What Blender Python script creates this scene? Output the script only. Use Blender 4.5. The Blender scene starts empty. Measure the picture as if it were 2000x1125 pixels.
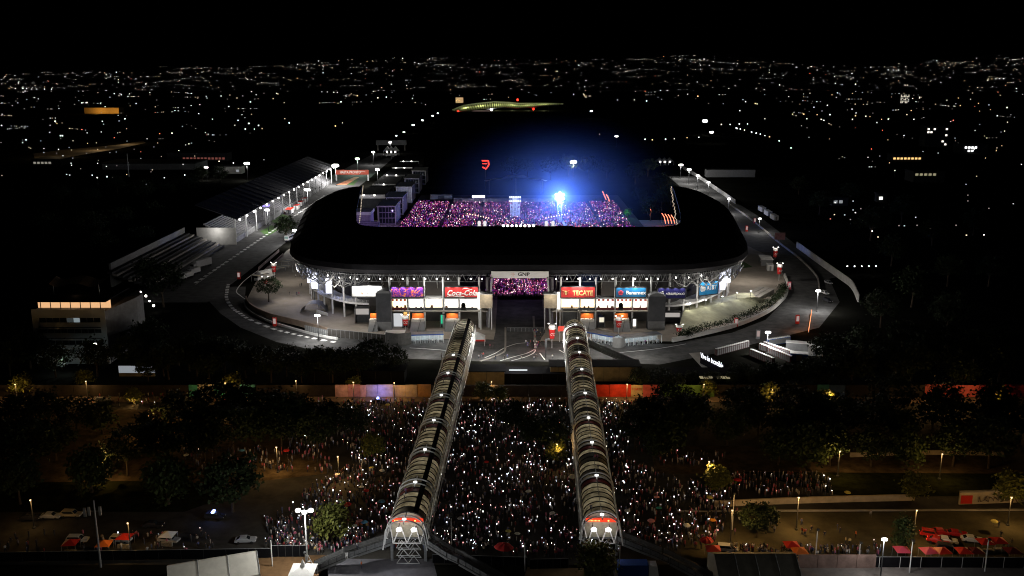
import bpy, math, random
import numpy as np
from mathutils import Vector, Matrix
random.seed(7); RNG = np.random.default_rng(11)
SC = bpy.context.scene; COL = SC.collection
R = math.radians

# ------------------------------------------------------------------ camera
CAMH, FPX = 100.0, 1830.0
PITCH = math.atan(427.5 / FPX)
cam_d = bpy.data.cameras.new('camera'); cam = bpy.data.objects.new('camera', cam_d); COL.objects.link(cam)
cam.location = (0, 0, CAMH); cam.rotation_euler = (math.pi/2 - PITCH, 0, 0)
cam_d.sensor_width = 36; cam_d.lens = 36*FPX/2000; cam_d.clip_start = 1; cam_d.clip_end = 40000
SC.camera = cam
# ------------------------------------------------------------------ night sky and faint moonlight
wd = bpy.data.worlds.new('World'); SC.world = wd; wd.use_nodes = True
wn = wd.node_tree; bg = wn.nodes['Background']
sky = wn.nodes.new('ShaderNodeTexSky'); sky.sky_type = 'NISHITA'; sky.sun_disc = False
sky.sun_elevation = R(-4.0); sky.sun_rotation = R(200)
wn.links.new(sky.outputs[0], bg.inputs[0]); bg.inputs[1].default_value = 0.006
sun_d = bpy.data.lights.new('moon', 'SUN'); sun_d.energy = 0.004; sun_d.angle = R(0.6); sun_d.color = (0.8, 0.88, 1)
sun = bpy.data.objects.new('moon', sun_d); COL.objects.link(sun); sun.rotation_euler = (R(40), 0, R(20))
SC.view_settings.view_transform = 'Standard'; SC.view_settings.look = 'None'
SC.view_settings.exposure = 0; SC.view_settings.gamma = 1
SC.cycles.use_denoising = True
try: SC.cycles.denoiser = 'OPENIMAGEDENOISE'
except Exception: pass
SC.cycles.filter_width = 1.05
SC.cycles.max_bounces = 4; SC.cycles.diffuse_bounces = 1; SC.cycles.glossy_bounces = 2
SC.cycles.transmission_bounces = 2; SC.cycles.volume_bounces = 0; SC.cycles.transparent_max_bounces = 6
SC.cycles.use_light_tree = True; SC.cycles.caustics_reflective = False; SC.cycles.caustics_refractive = False
SC.cycles.sample_clamp_indirect = 3.0
try: SC.cycles.use_adaptive_sampling = True; SC.cycles.adaptive_threshold = 0.01
except Exception: pass

# ------------------------------------------------------------------ surveying: where a sight line meets a level or a plane
sp, cp = math.sin(PITCH), math.cos(PITCH)
def ray(px, py):
    u, v = (px-1000)/FPX, (py-562.5)/FPX
    return Vector((u, cp - v*sp, -sp - v*cp))
def W(px, py, z=0.0):
    r = ray(px, py); t = (z-CAMH)/r.z
    return Vector((r.x*t, r.y*t, z))
def WY(px, py, Y):
    r = ray(px, py); t = Y/r.y
    return Vector((r.x*t, Y, CAMH + r.z*t))

# ------------------------------------------------------------------ materials
MATS = {}
def mat(name, col, rough=0.7, metal=0.0, vary=0.25, scale=0.6, bump=0.0, alpha_var=None, spec=0.3):
    if name in MATS: return MATS[name]
    m = bpy.data.materials.new(name); m.use_nodes = True; n = m.node_tree; b = n.nodes['Principled BSDF']
    b.inputs['Roughness'].default_value = rough; b.inputs['Metallic'].default_value = metal
    try: b.inputs['Specular IOR Level'].default_value = spec
    except Exception: pass
    if vary > 0:
        tc = n.nodes.new('ShaderNodeTexCoord'); nz = n.nodes.new('ShaderNodeTexNoise')
        nz.inputs['Scale'].default_value = scale; nz.inputs['Detail'].default_value = 5; nz.inputs['Roughness'].default_value = .65
        n.links.new(tc.outputs['Object'], nz.inputs['Vector'])
        rp = n.nodes.new('ShaderNodeValToRGB'); e = rp.color_ramp.elements
        e[0].position = .3; e[1].position = .7
        e[0].color = [c*(1-vary) for c in col]+[1]; e[1].color = [min(1, c*(1+vary)) for c in col]+[1]
        n.links.new(nz.outputs['Fac'], rp.inputs[0]); n.links.new(rp.outputs[0], b.inputs['Base Color'])
        if bump > 0:
            bp = n.nodes.new('ShaderNodeBump'); bp.inputs['Strength'].default_value = bump
            n.links.new(nz.outputs['Fac'], bp.inputs['Height']); n.links.new(bp.outputs[0], b.inputs['Normal'])
    else:
        b.inputs['Base Color'].default_value = (*col, 1)
    MATS[name] = m; return m
def emis(name, col, strength, sample=False):
    if name in MATS: return MATS[name]
    m = bpy.data.materials.new(name); m.use_nodes = True; n = m.node_tree
    n.nodes.remove(n.nodes['Principled BSDF']); e = n.nodes.new('ShaderNodeEmission')
    e.inputs[0].default_value = (*col, 1); e.inputs[1].default_value = strength
    n.links.new(e.outputs[0], n.nodes['Material Output'].inputs[0])
    m.cycles.emission_sampling = 'AUTO' if sample else 'NONE'
    MATS[name] = m; return m
def ramp_random(name, cols, rough=0.8, emit=0.0):
    """one material whose colour differs from object to object"""
    if name in MATS: return MATS[name]
    m = bpy.data.materials.new(name); m.use_nodes = True; n = m.node_tree; b = n.nodes['Principled BSDF']
    oi = n.nodes.new('ShaderNodeObjectInfo'); rp = n.nodes.new('ShaderNodeValToRGB'); rp.color_ramp.interpolation = 'CONSTANT'
    el = rp.color_ramp.elements
    while len(el) < len(cols): el.new(0.5)
    for i, c in enumerate(cols): el[i].position = i/len(cols); el[i].color = (*c, 1)
    n.links.new(oi.outputs['Random'], rp.inputs[0]); n.links.new(rp.outputs[0], b.inputs['Base Color'])
    b.inputs['Roughness'].default_value = rough
    MATS[name] = m; return m
def attr_mat(name, rough=0.8):
    """colour of each person's clothes stored on the mesh"""
    if name in MATS: return MATS[name]
    m = bpy.data.materials.new(name); m.use_nodes = True; n = m.node_tree; b = n.nodes['Principled BSDF']
    a = n.nodes.new('ShaderNodeAttribute'); a.attribute_name = 'cloth'
    n.links.new(a.outputs['Color'], b.inputs['Base Color']); b.inputs['Roughness'].default_value = rough
    MATS[name] = m; return m

ASPH = mat('asphalt', (.085, .085, .085), .9, scale=.25, vary=.4, spec=.12)
ASPH2 = mat('avenue_asphalt', (.05, .047, .042), .9, scale=.2, vary=.45, spec=.1)
SOIL = mat('soil', (.085, .062, .038), .95, scale=.3, vary=.6, spec=.05)
GRASS = mat('grass', (.045, .07, .018), .95, scale=.8, vary=.5)
LAWN = mat('lawn', (.05, .11, .025), .95, scale=.8, vary=.4)
CONC = mat('concrete', (.32, .30, .27), .85, scale=.35, vary=.22)
PAVE = mat('paving', (.30, .265, .225), .85, scale=.12, vary=.25)
WALLW = mat('white_wall', (.62, .61, .58), .8, scale=.3, vary=.15)
WHITE = mat('white_paint', (.78, .78, .77), .5, scale=.8, vary=.07)
STEELW = mat('white_steel', (.66, .67, .68), .4, scale=1.5, vary=.1)
STEEL = mat('grey_steel', (.30, .31, .32), .5, .2, scale=1.5, vary=.2)
DSTEEL = mat('dark_steel', (.05, .052, .055), .5, .2, scale=1.5, vary=.25)
BLACK = mat('black_sheet', (.010, .010, .012), .95, scale=.2, vary=.3, spec=.02)
ROOF = mat('canopy_black', (.010, .010, .013), .8, scale=.05, vary=.4)
CREAM = mat('cream_panel', (.50, .46, .36), .65, scale=.9, vary=.22)
DRED = mat('dark_red_panel', (.12, .015, .015), .6)
RED = mat('red_paint', (.55, .03, .02), .45, scale=1, vary=.12)
ORANGE = mat('orange_paint', (.65, .16, .03), .5, scale=1, vary=.12)
BLUE = mat('blue_paint', (.03, .09, .35), .5, scale=1, vary=.12)
GREY = mat('grey_panel', (.22, .225, .23), .7, scale=.6, vary=.15)
DARKB = mat('dark_building', (.035, .036, .04), .8, scale=.2, vary=.3)
GLASS = mat('dark_glass', (.02, .025, .03), .1, vary=0, spec=.6)
RUB = mat('rubber', (.015, .015, .015), .8, vary=0)
BARK = mat('bark', (.06, .045, .03), .95, scale=3, vary=.4)
LAMPW = emis('lamp_white', (1, .97, .92), 12)
LAMPS = emis('lamp_small', (1, .96, .9), 9)
LAMPY = emis('lamp_warm', (1, .78, .42), 14)
LAMPG = emis('lamp_greenish', (.8, 1, .75), 8)
LAMPB = emis('lamp_bluewhite', (.8, .88, 1), 60)
LEDW = emis('led_white', (.86, .87, 1), 2.2)
EMR = emis('emit_red', (1, .04, .02), 3)

# ------------------------------------------------------------------ mesh building
class MB:
    def __init__(s): s.v = []; s.f = []; s.m = []
    def add(s, vs, fs, m=0):
        o = len(s.v); s.v += [tuple(p) for p in vs]; s.f += [tuple(i+o for i in f) for f in fs]; s.m += [m]*len(fs); return s
    def box(s, c, d, rz=0.0, m=0):
        x, y, z = d[0]/2, d[1]/2, d[2]/2; ca, sa = math.cos(rz), math.sin(rz); vs = []
        for k in (-z, z):
            for a, b in ((-x, -y), (x, -y), (x, y), (-x, y)): vs.append((c[0]+a*ca-b*sa, c[1]+a*sa+b*ca, c[2]+k))
        return s.add(vs, [(3, 2, 1, 0), (4, 5, 6, 7), (0, 1, 5, 4), (1, 2, 6, 5), (2, 3, 7, 6), (3, 0, 4, 7)], m)
    def bx(s, x0, x1, y0, y1, z0, z1, m=0):
        return s.box(((x0+x1)/2, (y0+y1)/2, (z0+z1)/2), (abs(x1-x0), abs(y1-y0), abs(z1-z0)), 0, m)
    def hexa(s, p, m=0):
        return s.add(p, [(3, 2, 1, 0), (4, 5, 6, 7), (0, 1, 5, 4), (1, 2, 6, 5), (2, 3, 7, 6), (3, 0, 4, 7)], m)
    def quad(s, a, b, c, d, m=0): return s.add([a, b, c, d], [(0, 1, 2, 3)], m)
    def bar(s, p, q, w, h=None, m=0):
        """square-section bar between two points"""
        h = h or w; p, q = Vector(p), Vector(q); d = (q-p)
        if d.length < 1e-6: return s
        d.normalize(); up = Vector((0, 0, 1)) if abs(d.z) < .95 else Vector((0, 1, 0))
        a = d.cross(up).normalized()*(w/2); b = a.cross(d).normalized()*(h/2)
        return s.hexa([p-a-b, p+a-b, p+a+b, p-a+b, q-a-b, q+a-b, q+a+b, q-a+b], m)
    def tube(s, p, q, r, n=6, m=0, r2=None):
        r2 = r if r2 is None else r2; p, q = Vector(p), Vector(q); d = (q-p).normalized()
        up = Vector((0, 0, 1)) if abs(d.z) < .95 else Vector((0, 1, 0))
        a = d.cross(up).normalized(); b = a.cross(d); vs = []
        for c, rr in ((p, r), (q, r2)):
            for i in range(n):
                t = 2*math.pi*i/n; vs.append(c + a*math.cos(t)*rr + b*math.sin(t)*rr)
        fs = [(i, (i+1) % n, n+(i+1) % n, n+i) for i in range(n)] + [tuple(range(n-1, -1, -1)), tuple(range(n, 2*n))]
        return s.add(vs, fs, m)
    def path(s, pts, r, n=5, m=0):
        for a, b in zip(pts[:-1], pts[1:]): s.tube(a, b, r, n, m)
        return s
    def prism(s, pts, z0, z1, m=0):
        n = len(pts); vs = [(p[0], p[1], z0) for p in pts]+[(p[0], p[1], z1) for p in pts]
        return s.add(vs, [tuple(range(n-1, -1, -1)), tuple(range(n, 2*n))]+[(i, (i+1) % n, n+(i+1) % n, n+i) for i in range(n)], m)
    def lathe(s, prof, n=10, c=(0, 0, 0), m=0):
        vs = []
        for r, z in prof:
            for i in range(n):
                t = 2*math.pi*i/n; vs.append((c[0]+r*math.cos(t), c[1]+r*math.sin(t), c[2]+z))
        fs = []
        for k in range(len(prof)-1):
            for i in range(n): fs.append((k*n+i, k*n+(i+1) % n, (k+1)*n+(i+1) % n, (k+1)*n+i))
        fs += [tuple(range(n-1, -1, -1)), tuple((len(prof)-1)*n+i for i in range(n))]
        return s.add(vs, fs, m)
    def strip(s, A, B, m=0):
        """ribbon between two polylines of equal length"""
        n = len(A); return s.add(list(A)+list(B), [(i, i+1, n+i+1, n+i) for i in range(n-1)], m)
    def wall(s, pts, z0, z1, th, m=0, closed=False):
        """upright wall of thickness th along a plan polyline"""
        pts = [Vector((p[0], p[1], 0)) for p in pts]; L, Rr = offset(pts, th/2), offset(pts, -th/2); n = len(pts)
        vs = [(*p[:2], z0) for p in L]+[(*p[:2], z0) for p in Rr]+[(*p[:2], z1) for p in L]+[(*p[:2], z1) for p in Rr]; fs = []
        for i in range(n-1):
            fs += [(i, i+1, 2*n+i+1, 2*n+i), (n+i+1, n+i, 3*n+i, 3*n+i+1), (2*n+i, 2*n+i+1, 3*n+i+1, 3*n+i), (n+i, n+i+1, i+1, i)]
        fs += [(0, 2*n, 3*n, n), (n-1, 2*n-1, 4*n-1, 3*n-1)]
        return s.add(vs, fs, m)
    def mesh(s, name, mats, smooth=False):
        me = bpy.data.meshes.new(name); me.from_pydata(s.v, [], s.f)
        for mm in (mats if isinstance(mats, (list, tuple)) else [mats]): me.materials.append(mm)
        if any(s.m): me.polygons.foreach_set('material_index', s.m)
        if smooth: me.polygons.foreach_set('use_smooth', [True]*len(s.f))
        me.update(); return me
    def build(s, name, mats, parent=None, smooth=False, local=False):
        return put(name, s.mesh(name, mats, smooth), parent, local)
def offset(pts, d):
    out = []
    for i, p in enumerate(pts):
        a = pts[max(i-1, 0)]; b = pts[min(i+1, len(pts)-1)]; t = (b-a); t.z = 0; t.normalize()
        out.append(p + Vector((-t.y, t.x, 0))*d)
    return out
def put(name, me, parent=None, local=False, loc=None, rz=0.0):
    o = bpy.data.objects.new(name, me); COL.objects.link(o)
    if loc is not None: o.location = loc
    if rz: o.rotation_euler = (0, 0, rz)
    if parent:
        o.parent = parent
        if not local: o.matrix_parent_inverse = (MW(parent)).inverted()
    return o
def MW(o):
    m = Matrix.Translation(o.location) @ o.rotation_euler.to_matrix().to_4x4() @ Matrix.Diagonal((*o.scale, 1))
    return MW(o.parent) @ o.matrix_parent_inverse @ m if o.parent else m
def tag(o, label, cat=None, group=None, kind=None):
    if label: o['label'] = label
    if cat: o['category'] = cat
    if group: o['group'] = group
    if kind: o['kind'] = kind
    return o
def thing(name, label, cat, loc=(0, 0, 0), rz=0.0, group=None):
    o = bpy.data.objects.new(name, None); COL.objects.link(o); o.location = loc; o.rotation_euler = (0, 0, rz); o.empty_display_size = .5
    return tag(o, label, cat, group)
def kids(o): return KID.get(o.name, []) if False else list(o.children)
def clone(src, loc, rz=0.0, sc=1.0, label=None, group=None):
    r = src.copy(); COL.objects.link(r); r.location = loc; r.rotation_euler = (0, 0, rz); r.scale = (sc, sc, sc) if not isinstance(sc, tuple) else sc
    if label: r['label'] = label
    if group: r['group'] = group
    for ch in src.children:
        c = ch.copy(); COL.objects.link(c); c.parent = r
        for g in ch.children:
            d = g.copy(); COL.objects.link(d); d.parent = c
    return r
def struct(o, label=None): return tag(o, label, kind='structure')
def light(name, typ, loc, power, col=(1, 1, 1), size=.3, parent=None, target=None, angle=None, blend=.5):
    d = bpy.data.lights.new(name, typ); d.energy = power; d.color = col
    if typ != 'SUN': d.shadow_soft_size = size
    o = bpy.data.objects.new(name, d); COL.objects.link(o); o.location = loc
    if typ == 'SPOT':
        d.spot_size = R(angle or 90); d.spot_blend = blend
        o.rotation_euler = (Vector(target)-Vector(loc)).to_track_quat('-Z', 'Y').to_euler()
    if parent: o.parent = parent; o.matrix_parent_inverse = MW(parent).inverted()
    return o
_txt = {}
def text(name, body, size, loc, m, parent, rz=0.0, shear=0.0, width=None, bold=0.0, tilt=90, align='CENTER', depth=.04):
    """lettering as a mesh standing upright, facing -Y before rz"""
    cu = bpy.data.curves.new(name, 'FONT'); cu.body = body; cu.size = size; cu.shear = shear; cu.offset = bold; cu.extrude = depth
    cu.align_x = align; cu.align_y = 'CENTER'; cu.resolution_u = 2
    t = bpy.data.objects.new(name, cu); COL.objects.link(t)
    dg = bpy.context.evaluated_depsgraph_get(); dg.update()
    me = bpy.data.meshes.new_from_object(t.evaluated_get(dg)); bpy.data.objects.remove(t)
    if width:
        xs = [v.co.x for v in me.vertices]; w = max(xs)-min(xs); k = width/w
        for v in me.vertices: v.co.x *= k
    me.materials.clear(); me.materials.append(m)
    rot = Matrix.Rotation(rz, 4, 'Z') @ Matrix.Rotation(R(tilt), 4, 'X')
    me.transform(Matrix.Translation(loc) @ rot)
    return put(name, me, parent)
def sheet(name, pts, z, m, label=None):
    """level sheet given by its outline on the ground"""
    b = MB(); b.add([(p[0], p[1], z) for p in pts], [tuple(range(len(pts)))]); return struct(b.build(name, m), label)
def smooth_pts(pts, k=6):
    out = []
    P = [Vector(p) for p in pts]
    for i in range(len(P)-1):
        p0, p1, p2, p3 = P[max(i-1, 0)], P[i], P[i+1], P[min(i+2, len(P)-1)]
        for j in range(k):
            t = j/k; out.append(.5*((2*p1)+(p2-p0)*t+(2*p0-5*p1+4*p2-p3)*t*t+(3*p1-p0-3*p2+p3)*t**3))
    out.append(P[-1]); return out
# ================================================================== THE SETTING
b = MB(); b.add([(-15000, -400, 0), (15000, -400, 0), (15000, 16000, 0), (-15000, 16000, 0)], [(0, 1, 2, 3)])
struct(b.build('ground', mat('dark_ground', (.012, .012, .010), 1.0, scale=.05, vary=.5, spec=.0)), 'dark flat ground of the city')
# far hills: a ridge that rises behind the city, lower on the left
def ridge(a):
    xs = [-.8, -.55, -.36, -.1, .12, .2, .27, .33, .41, .55, .8]; ys = [60, 95, 125, 240, 225, 290, 190, 165, 170, 285, 300]
    return float(np.interp(a, xs, ys))
def hz(a, d):
    t = min(max((d-4200)/5300, 0), 1); t = t*t*(3-2*t)
    return ridge(a)*t + 8*math.sin(a*23+d*.002)*t + 5*math.sin(a*61-d*.003)*t
b = MB(); na, nd = 90, 26
for j in range(nd):
    d = 4200+j*(11500-4200)/(nd-1)
    for i in range(na):
        a = -.8+1.6*i/(na-1); b.v.append((a*d, d, hz(a, d)-1.5))
for j in range(nd-1):
    for i in range(na-1):
        q = j*na+i; b.f.append((q, q+1, q+na+1, q+na)); b.m.append(0)
struct(b.build('hill', mat('hill_earth', (.03, .03, .028), .95, scale=.004, vary=.4), smooth=True), 'dark hillside ridge dotted with lights behind the city')

# --- plan of the circuit and the forecourt
sheet('race_track', [(-174, 400), (-134, 400), (-134, 900), (-138, 1150), (-168, 1150), (-174, 900)], .02, ASPH, 'grey asphalt race track running past the stadium')
sheet('circuit_road', [(130, 430), (161, 452), (172, 640), (175, 900), (150, 900), (140, 640), (128, 520)], .02, ASPH, 'asphalt circuit road right of the stadium')
loop = [W(*p) for p in ((395, 560), (405, 585), (430, 612), (470, 640), (540, 668), (640, 690), (780, 700), (940, 706), (1110, 706), (1290, 712), (1400, 690), (1600, 640), (1640, 590), (1620, 545), (1575, 510), (1540, 540))]
loop += [W(*p) for p in ((1530, 590), (1495, 625), (1430, 650), (1310, 672), (1080, 668), (940, 664), (780, 662), (640, 660), (560, 634), (498, 611), (478, 590), (480, 560))]
sheet('loop_road', [(p.x, p.y) for p in loop], .04, ASPH, 'asphalt loop road curving round the stadium forecourt')
sheet('forecourt', [(p.x, p.y) for p in [W(*q) for q in ((480, 589), (500, 608), (561, 630), (640, 656), (780, 661), (940, 663), (1080, 667), (1310, 667), (1440, 636), (1500, 610), (1537, 574), (1530, 535), (1500, 500), (1440, 470), (1380, 430), (640, 430), (560, 490), (500, 550))]], .06, PAVE, 'beige paved forecourt round the stadium')
sheet('access_road', [(-7.5, 330), (8, 330), (13, 352), (13.5, 440), (-6.5, 440), (-6.5, 352)], .08, ASPH, 'dark road leading through the stadium gate')
sheet('field', [(-74, 424), (-9, 424), (-9, 405), (15, 405), (15, 424), (76, 424), (86, 560), (86, 760), (-74, 760), (-74, 560)], .08, mat('field_cover', (.06, .055, .06), .85), 'covered concert field inside the stadium')
sheet('avenue', [(-300, 176), (300, 176), (300, 276), (-300, 276)], .02, ASPH2, 'wide avenue filled by the waiting crowd')
def region(name, pix, z, m, label): return sheet(name, [(p.x, p.y) for p in [W(*q) for q in pix]], z, m, label)
region('park_ground', ((-60, 800), (330, 800), (640, 872), (640, 925), (420, 950), (-60, 960)), .05, SOIL, 'bare brown park ground under the left trees')
region('park_ground', ((1270, 870), (2060, 880), (2060, 930), (1280, 925)), .05, SOIL, 'bare brown park path under the right trees')
region('grass_verge', ((1450, 922), (2060, 926), (2060, 968), (1800, 970), (1640, 968)), .055, mat('unlit_grass', (.014, .016, .006), 1.0, scale=.5, vary=.6, spec=0), 'grass coloured dark as unlit in the right park')  # the lack of lamp light here is put into the grass colour
region('grass_verge', ((-60, 945), (330, 938), (440, 950), (430, 975), (360, 1000), (-60, 1000)), .055, MATS['unlit_grass'], 'grass coloured dark as unlit in the left park')
region('pavement', ((380, 770), (-60, 772), (-60, 788), (640, 785), (1280, 785), (2060, 790), (2060, 775), (1280, 772)), .12, mat('pavement_slabs', (.16, .12, .09), .9), 'pavement along the painted wall')
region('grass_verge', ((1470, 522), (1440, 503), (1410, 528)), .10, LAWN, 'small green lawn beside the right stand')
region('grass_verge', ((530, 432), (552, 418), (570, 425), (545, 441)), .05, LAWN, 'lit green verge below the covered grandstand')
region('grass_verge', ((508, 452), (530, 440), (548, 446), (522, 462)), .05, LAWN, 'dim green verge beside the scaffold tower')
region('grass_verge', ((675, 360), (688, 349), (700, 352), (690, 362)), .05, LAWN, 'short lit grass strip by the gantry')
region('dirt_lot', ((510, 1085), (640, 1085), (640, 1140), (440, 1140)), .06, mat('dirt', (.16, .09, .04), .95), 'bare orange earth lot behind the fence')
region('dirt_lot', ((1030, 1108), (1140, 1110), (1145, 1140), (1020, 1140)), .06, mat('dirt2', (.22, .16, .09), .95), 'sandy lot below the right skybridge')
region('service_yard', ((650, 1092), (845, 1092), (860, 1150), (600, 1150)), .06, mat('yard', (.13, .13, .15), .8), 'grey concrete yard under the left skybridge')
region('car_park', ((1330, 1000), (2080, 1000), (2080, 1096), (1330, 1096)), .05, mat('lot_asphalt', (.075, .066, .04), .95, scale=.15, vary=.4, spec=.08), 'olive brown asphalt lot with walkers and cars')
region('footway', ((1380, 1098), (2080, 1098), (2080, 1150), (1380, 1150)), .08, mat('footway_slabs', (.18, .16, .15), .9), 'grey footway along the bottom fence')

# --- painted kerb blocks, centre dashes and white lines on the circuit
KB = MB(); KB.box((0, 0, 0), (1.6, 3.4, .10)); kmesh = KB.mesh('kerb_block', WHITE)
trk = bpy.data.objects['race_track']
for i in range(46):
    y = 440+i*7.0; put('kerb_block', kmesh, trk, loc=(-152, y, .07), rz=0)
arc = smooth_pts([W(*p) for p in ((446, 556), (443, 570), (443, 584), (453, 601), (468, 612), (487, 624), (531, 642), (570, 652), (610, 661), (660, 670))], 6)
lp = bpy.data.objects['loop_road']
for i in range(0, len(arc)-1, 2):
    p, q = arc[i], arc[i+1]; m = MB(); m.bar((p.x, p.y, .1), (q.x, q.y, .1), 1.5, .12); m.build('kerb_block', WHITE, lp)
def line(pix, w=.45, z=.10, parent=lp, name='road_line', m=WHITE, k=6):
    pts = smooth_pts([W(*p) for p in pix], k); a, c = offset(pts, w/2), offset(pts, -w/2)
    mb = MB(); mb.strip([(p.x, p.y, z) for p in a], [(p.x, p.y, z) for p in c]); return mb.build(name, m, parent)
line(((977, 705), (1005, 697), (1030, 690), (1045, 682))); line(((999, 705), (1025, 698), (1042, 690), (1046, 683)))
line(((947, 699), (968, 690), (985, 680), (1008, 672), (1028, 670))); line(((1054, 690), (1064, 703))); line(((1092, 684), (1108, 693)))
line(((800, 680), (850, 683), (880, 686))); line(((480, 585), (470, 578), (462, 568), (478, 548), (505, 528)), .5)
line(((1200, 690), (1280, 682), (1340, 672)), .3)
for a, c in (((404, 540), (440, 512)), ((382, 556), (404, 541)), ((566, 500), (585, 482)), ((572, 500), (590, 484))): line((a, c), .3, .06, trk)

# --- retaining walls and kerbs of the forecourt
def low_wall(name, label, pix, z1, th, m, k=5, z0=0.0, cat='wall', group=None):
    pts = smooth_pts([W(*p) for p in pix], k); mb = MB(); mb.wall(pts, z0, z1, th); return tag(mb.build(name, m), label, cat, group)
low_wall('retaining_wall', 'curved beige retaining wall left of the stadium forecourt', ((481, 588), (485, 598), (498, 609), (527, 622), (561, 631), (617, 645), (640, 652)), 2.4, .6, mat('beige_wall', (.33, .25, .19), .85, scale=.3))
low_wall('barrier_wall', 'white concrete barrier curving along the left loop road', ((476, 592), (482, 604), (498, 617), (530, 631), (580, 646), (622, 657), (660, 664)), .9, .5, WHITE)
low_wall('retaining_wall', 'white base wall curving round the right forecourt hedge', ((1313, 668), (1360, 658), (1441, 637), (1500, 611), (1528, 588), (1537, 574), (1538, 556), (1532, 540)), 1.6, .8, WALLW)
low_wall('perimeter_wall', 'tall pale wall along the right edge of the circuit', ((1334, 330), (1370, 352), (1436, 398)), 3.2, .5, mat('pale_wall', (.5, .5, .5), .85, scale=.2), 3)
low_wall('perimeter_wall', 'long white perimeter wall running down right of the road', ((1556, 484), (1600, 516), (1640, 545), (1663, 563), (1676, 590)), 3.6, .5, WALLW, 4)
low_wall('barrier_wall', 'grey concrete barrier on the inner side of the right circuit', ((1420, 397), (1470, 432), (1520, 474), (1560, 505), (1594, 540), (1600, 568)), 1.1, .5, CONC, 4)
low_wall('kerb', 'rounded pale kerb island beside the stadium gate road', ((938, 706), (962, 698), (984, 688), (987, 676), (987, 640)), .2, .7, CONC)
low_wall('kerb', 'straight pale kerb on the right of the gate road', ((1046, 680), (1044, 650), (1042, 620)), .6, .8, CONC)
# hedge on the right retaining wall, as clipped clumps
# ================================================================== PLANTS
def leaf_crown(rx, ry, rz_, n_cl, per, ls, seed, zc):
    g = np.random.default_rng(seed); V = []; Fc = []
    for k in range(n_cl):
        d = g.normal(size=3); d /= np.linalg.norm(d); rr = g.uniform(.45, 1.0)**.6
        c = np.array([d[0]*rx, d[1]*ry, d[2]*rz_])*rr*(1+.18*math.sin(k*1.7)); c[2] += zc
        for j in range(per):
            p = c + g.normal(size=3)*np.array([.75, .75, .5])
            a = g.normal(size=3); a /= np.linalg.norm(a); u = np.cross(a, [0.3, .2, 1]); u /= np.linalg.norm(u)+1e-6; s_ = ls*g.uniform(.6, 1.3)
            o = len(V); V += [p-a*s_*.5-u*s_*.3, p+a*s_*.1-u*s_*.45, p+a*s_*.7, p+a*s_*.1+u*s_*.45]; Fc.append((o, o+1, o+2, o+3))
    return [tuple(v) for v in V], Fc
def leafmat(name, col):
    m = mat(name, col, .75, scale=1.3, vary=.5); return m
LEAF = [leafmat('leaf_dark', (.020, .034, .011)), leafmat('leaf_mid', (.035, .055, .014)), leafmat('leaf_lamplit', (.10, .11, .022))]  # the last one has warm lamp light put into its leaf colour
TREES = []
for i, (rx, ry, rz_, H, lf) in enumerate(((4.6, 4.4, 3.4, 10.5, 0), (5.6, 5.2, 3.6, 11.5, 0), (3.6, 3.6, 3.6, 9.0, 1), (3.0, 2.8, 2.4, 6.5, 2), (2.0, 1.9, 4.0, 9.5, 1))):
    zc = H-rz_
    V, Fc = leaf_crown(rx, ry, rz_, 75 if i < 3 else 55, 26, .62, 50+i, zc)
    b = MB(); b.v = V; b.f = Fc; b.m = [0]*len(Fc); cm = b.mesh('crown', LEAF[lf])
    b = MB(); g = random.Random(90+i); b.tube((0, 0, -.2), (.15, .1, H*.35), .32, 7, 0, .22)
    for k in range(7):
        t = k/7*6.28+g.random(); e = (math.cos(t)*rx*.6, math.sin(t)*ry*.6, zc+g.uniform(-.3, .5)*rz_); s0 = (.15, .1, H*(.25+.12*g.random()))
        mid = tuple((s0[q]+e[q])/2+(0, 0, .5)[q] for q in range(3)); b.tube(s0, mid, .16, 5, 0, .1); b.tube(mid, e, .1, 5, 0, .03)
        for w in range(2):
            e2 = (e[0]+g.uniform(-1.5, 1.5), e[1]+g.uniform(-1.5, 1.5), e[2]+g.uniform(.2, 1.6)); b.tube(mid, e2, .06, 4, 0, .02)
    TREES.append((cm, b.mesh('trunk', BARK)))
def tree(kind, x, y, sc, label, group):
    t = thing('tree', label, 'tree', (x, y, 0), random.random()*6.28, group); t.scale = (sc*random.uniform(.92, 1.08), sc*random.uniform(.92, 1.08), sc)
    put('crown', TREES[kind][0], t, True); put('trunk', TREES[kind][1], t, True); return t
def trees(pix, kinds, s0, s1, label, group):
    for (px, py) in pix:
        p = W(px, py); tree(random.choice(kinds), p.x, p.y, random.uniform(s0, s1), label, group)
trees([(330, 742), (385, 735), (440, 728), (500, 730), (560, 735), (620, 728), (680, 735), (730, 722), (770, 735), (350, 715), (430, 715), (520, 725), (300, 700), (390, 705), (465, 720), (370, 725), (410, 720), (480, 738), (320, 735), (590, 748), (620, 745), (700, 748), (290, 745), (410, 745), (530, 748), (650, 748)], (0, 1, 1), .78, 1.0, 'dark tree in the black belt below the left loop road', 'trees between loop road and painted wall, left')
trees([(1290, 758), (1350, 755), (1430, 758), (1490, 754), (1560, 758), (1600, 752), (1520, 760), (1390, 760), (1250, 765), (1320, 768), (1455, 750), (1540, 748), (1640, 752), (1665, 748), (1580, 742), (1620, 738), (1650, 735), (1500, 742), (1440, 744), (1475, 760), (1600, 765)], (0, 1, 1), .5, .66, 'small dark tree below the lit lettering and cabins', 'small trees below the lit lettering')
trees([(1640, 745), (1700, 752), (1780, 745), (1860, 750), (1950, 748), (1680, 700), (1760, 690), (1850, 700), (1950, 690), (1620, 725), (1720, 725), (1800, 720), (1900, 725), (1980, 720), (1660, 760), (1750, 765), (1880, 765)], (0, 1, 1), .9, 1.2, 'dark tree in the black belt below the right loop road', 'trees between loop road and painted wall, right')
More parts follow.
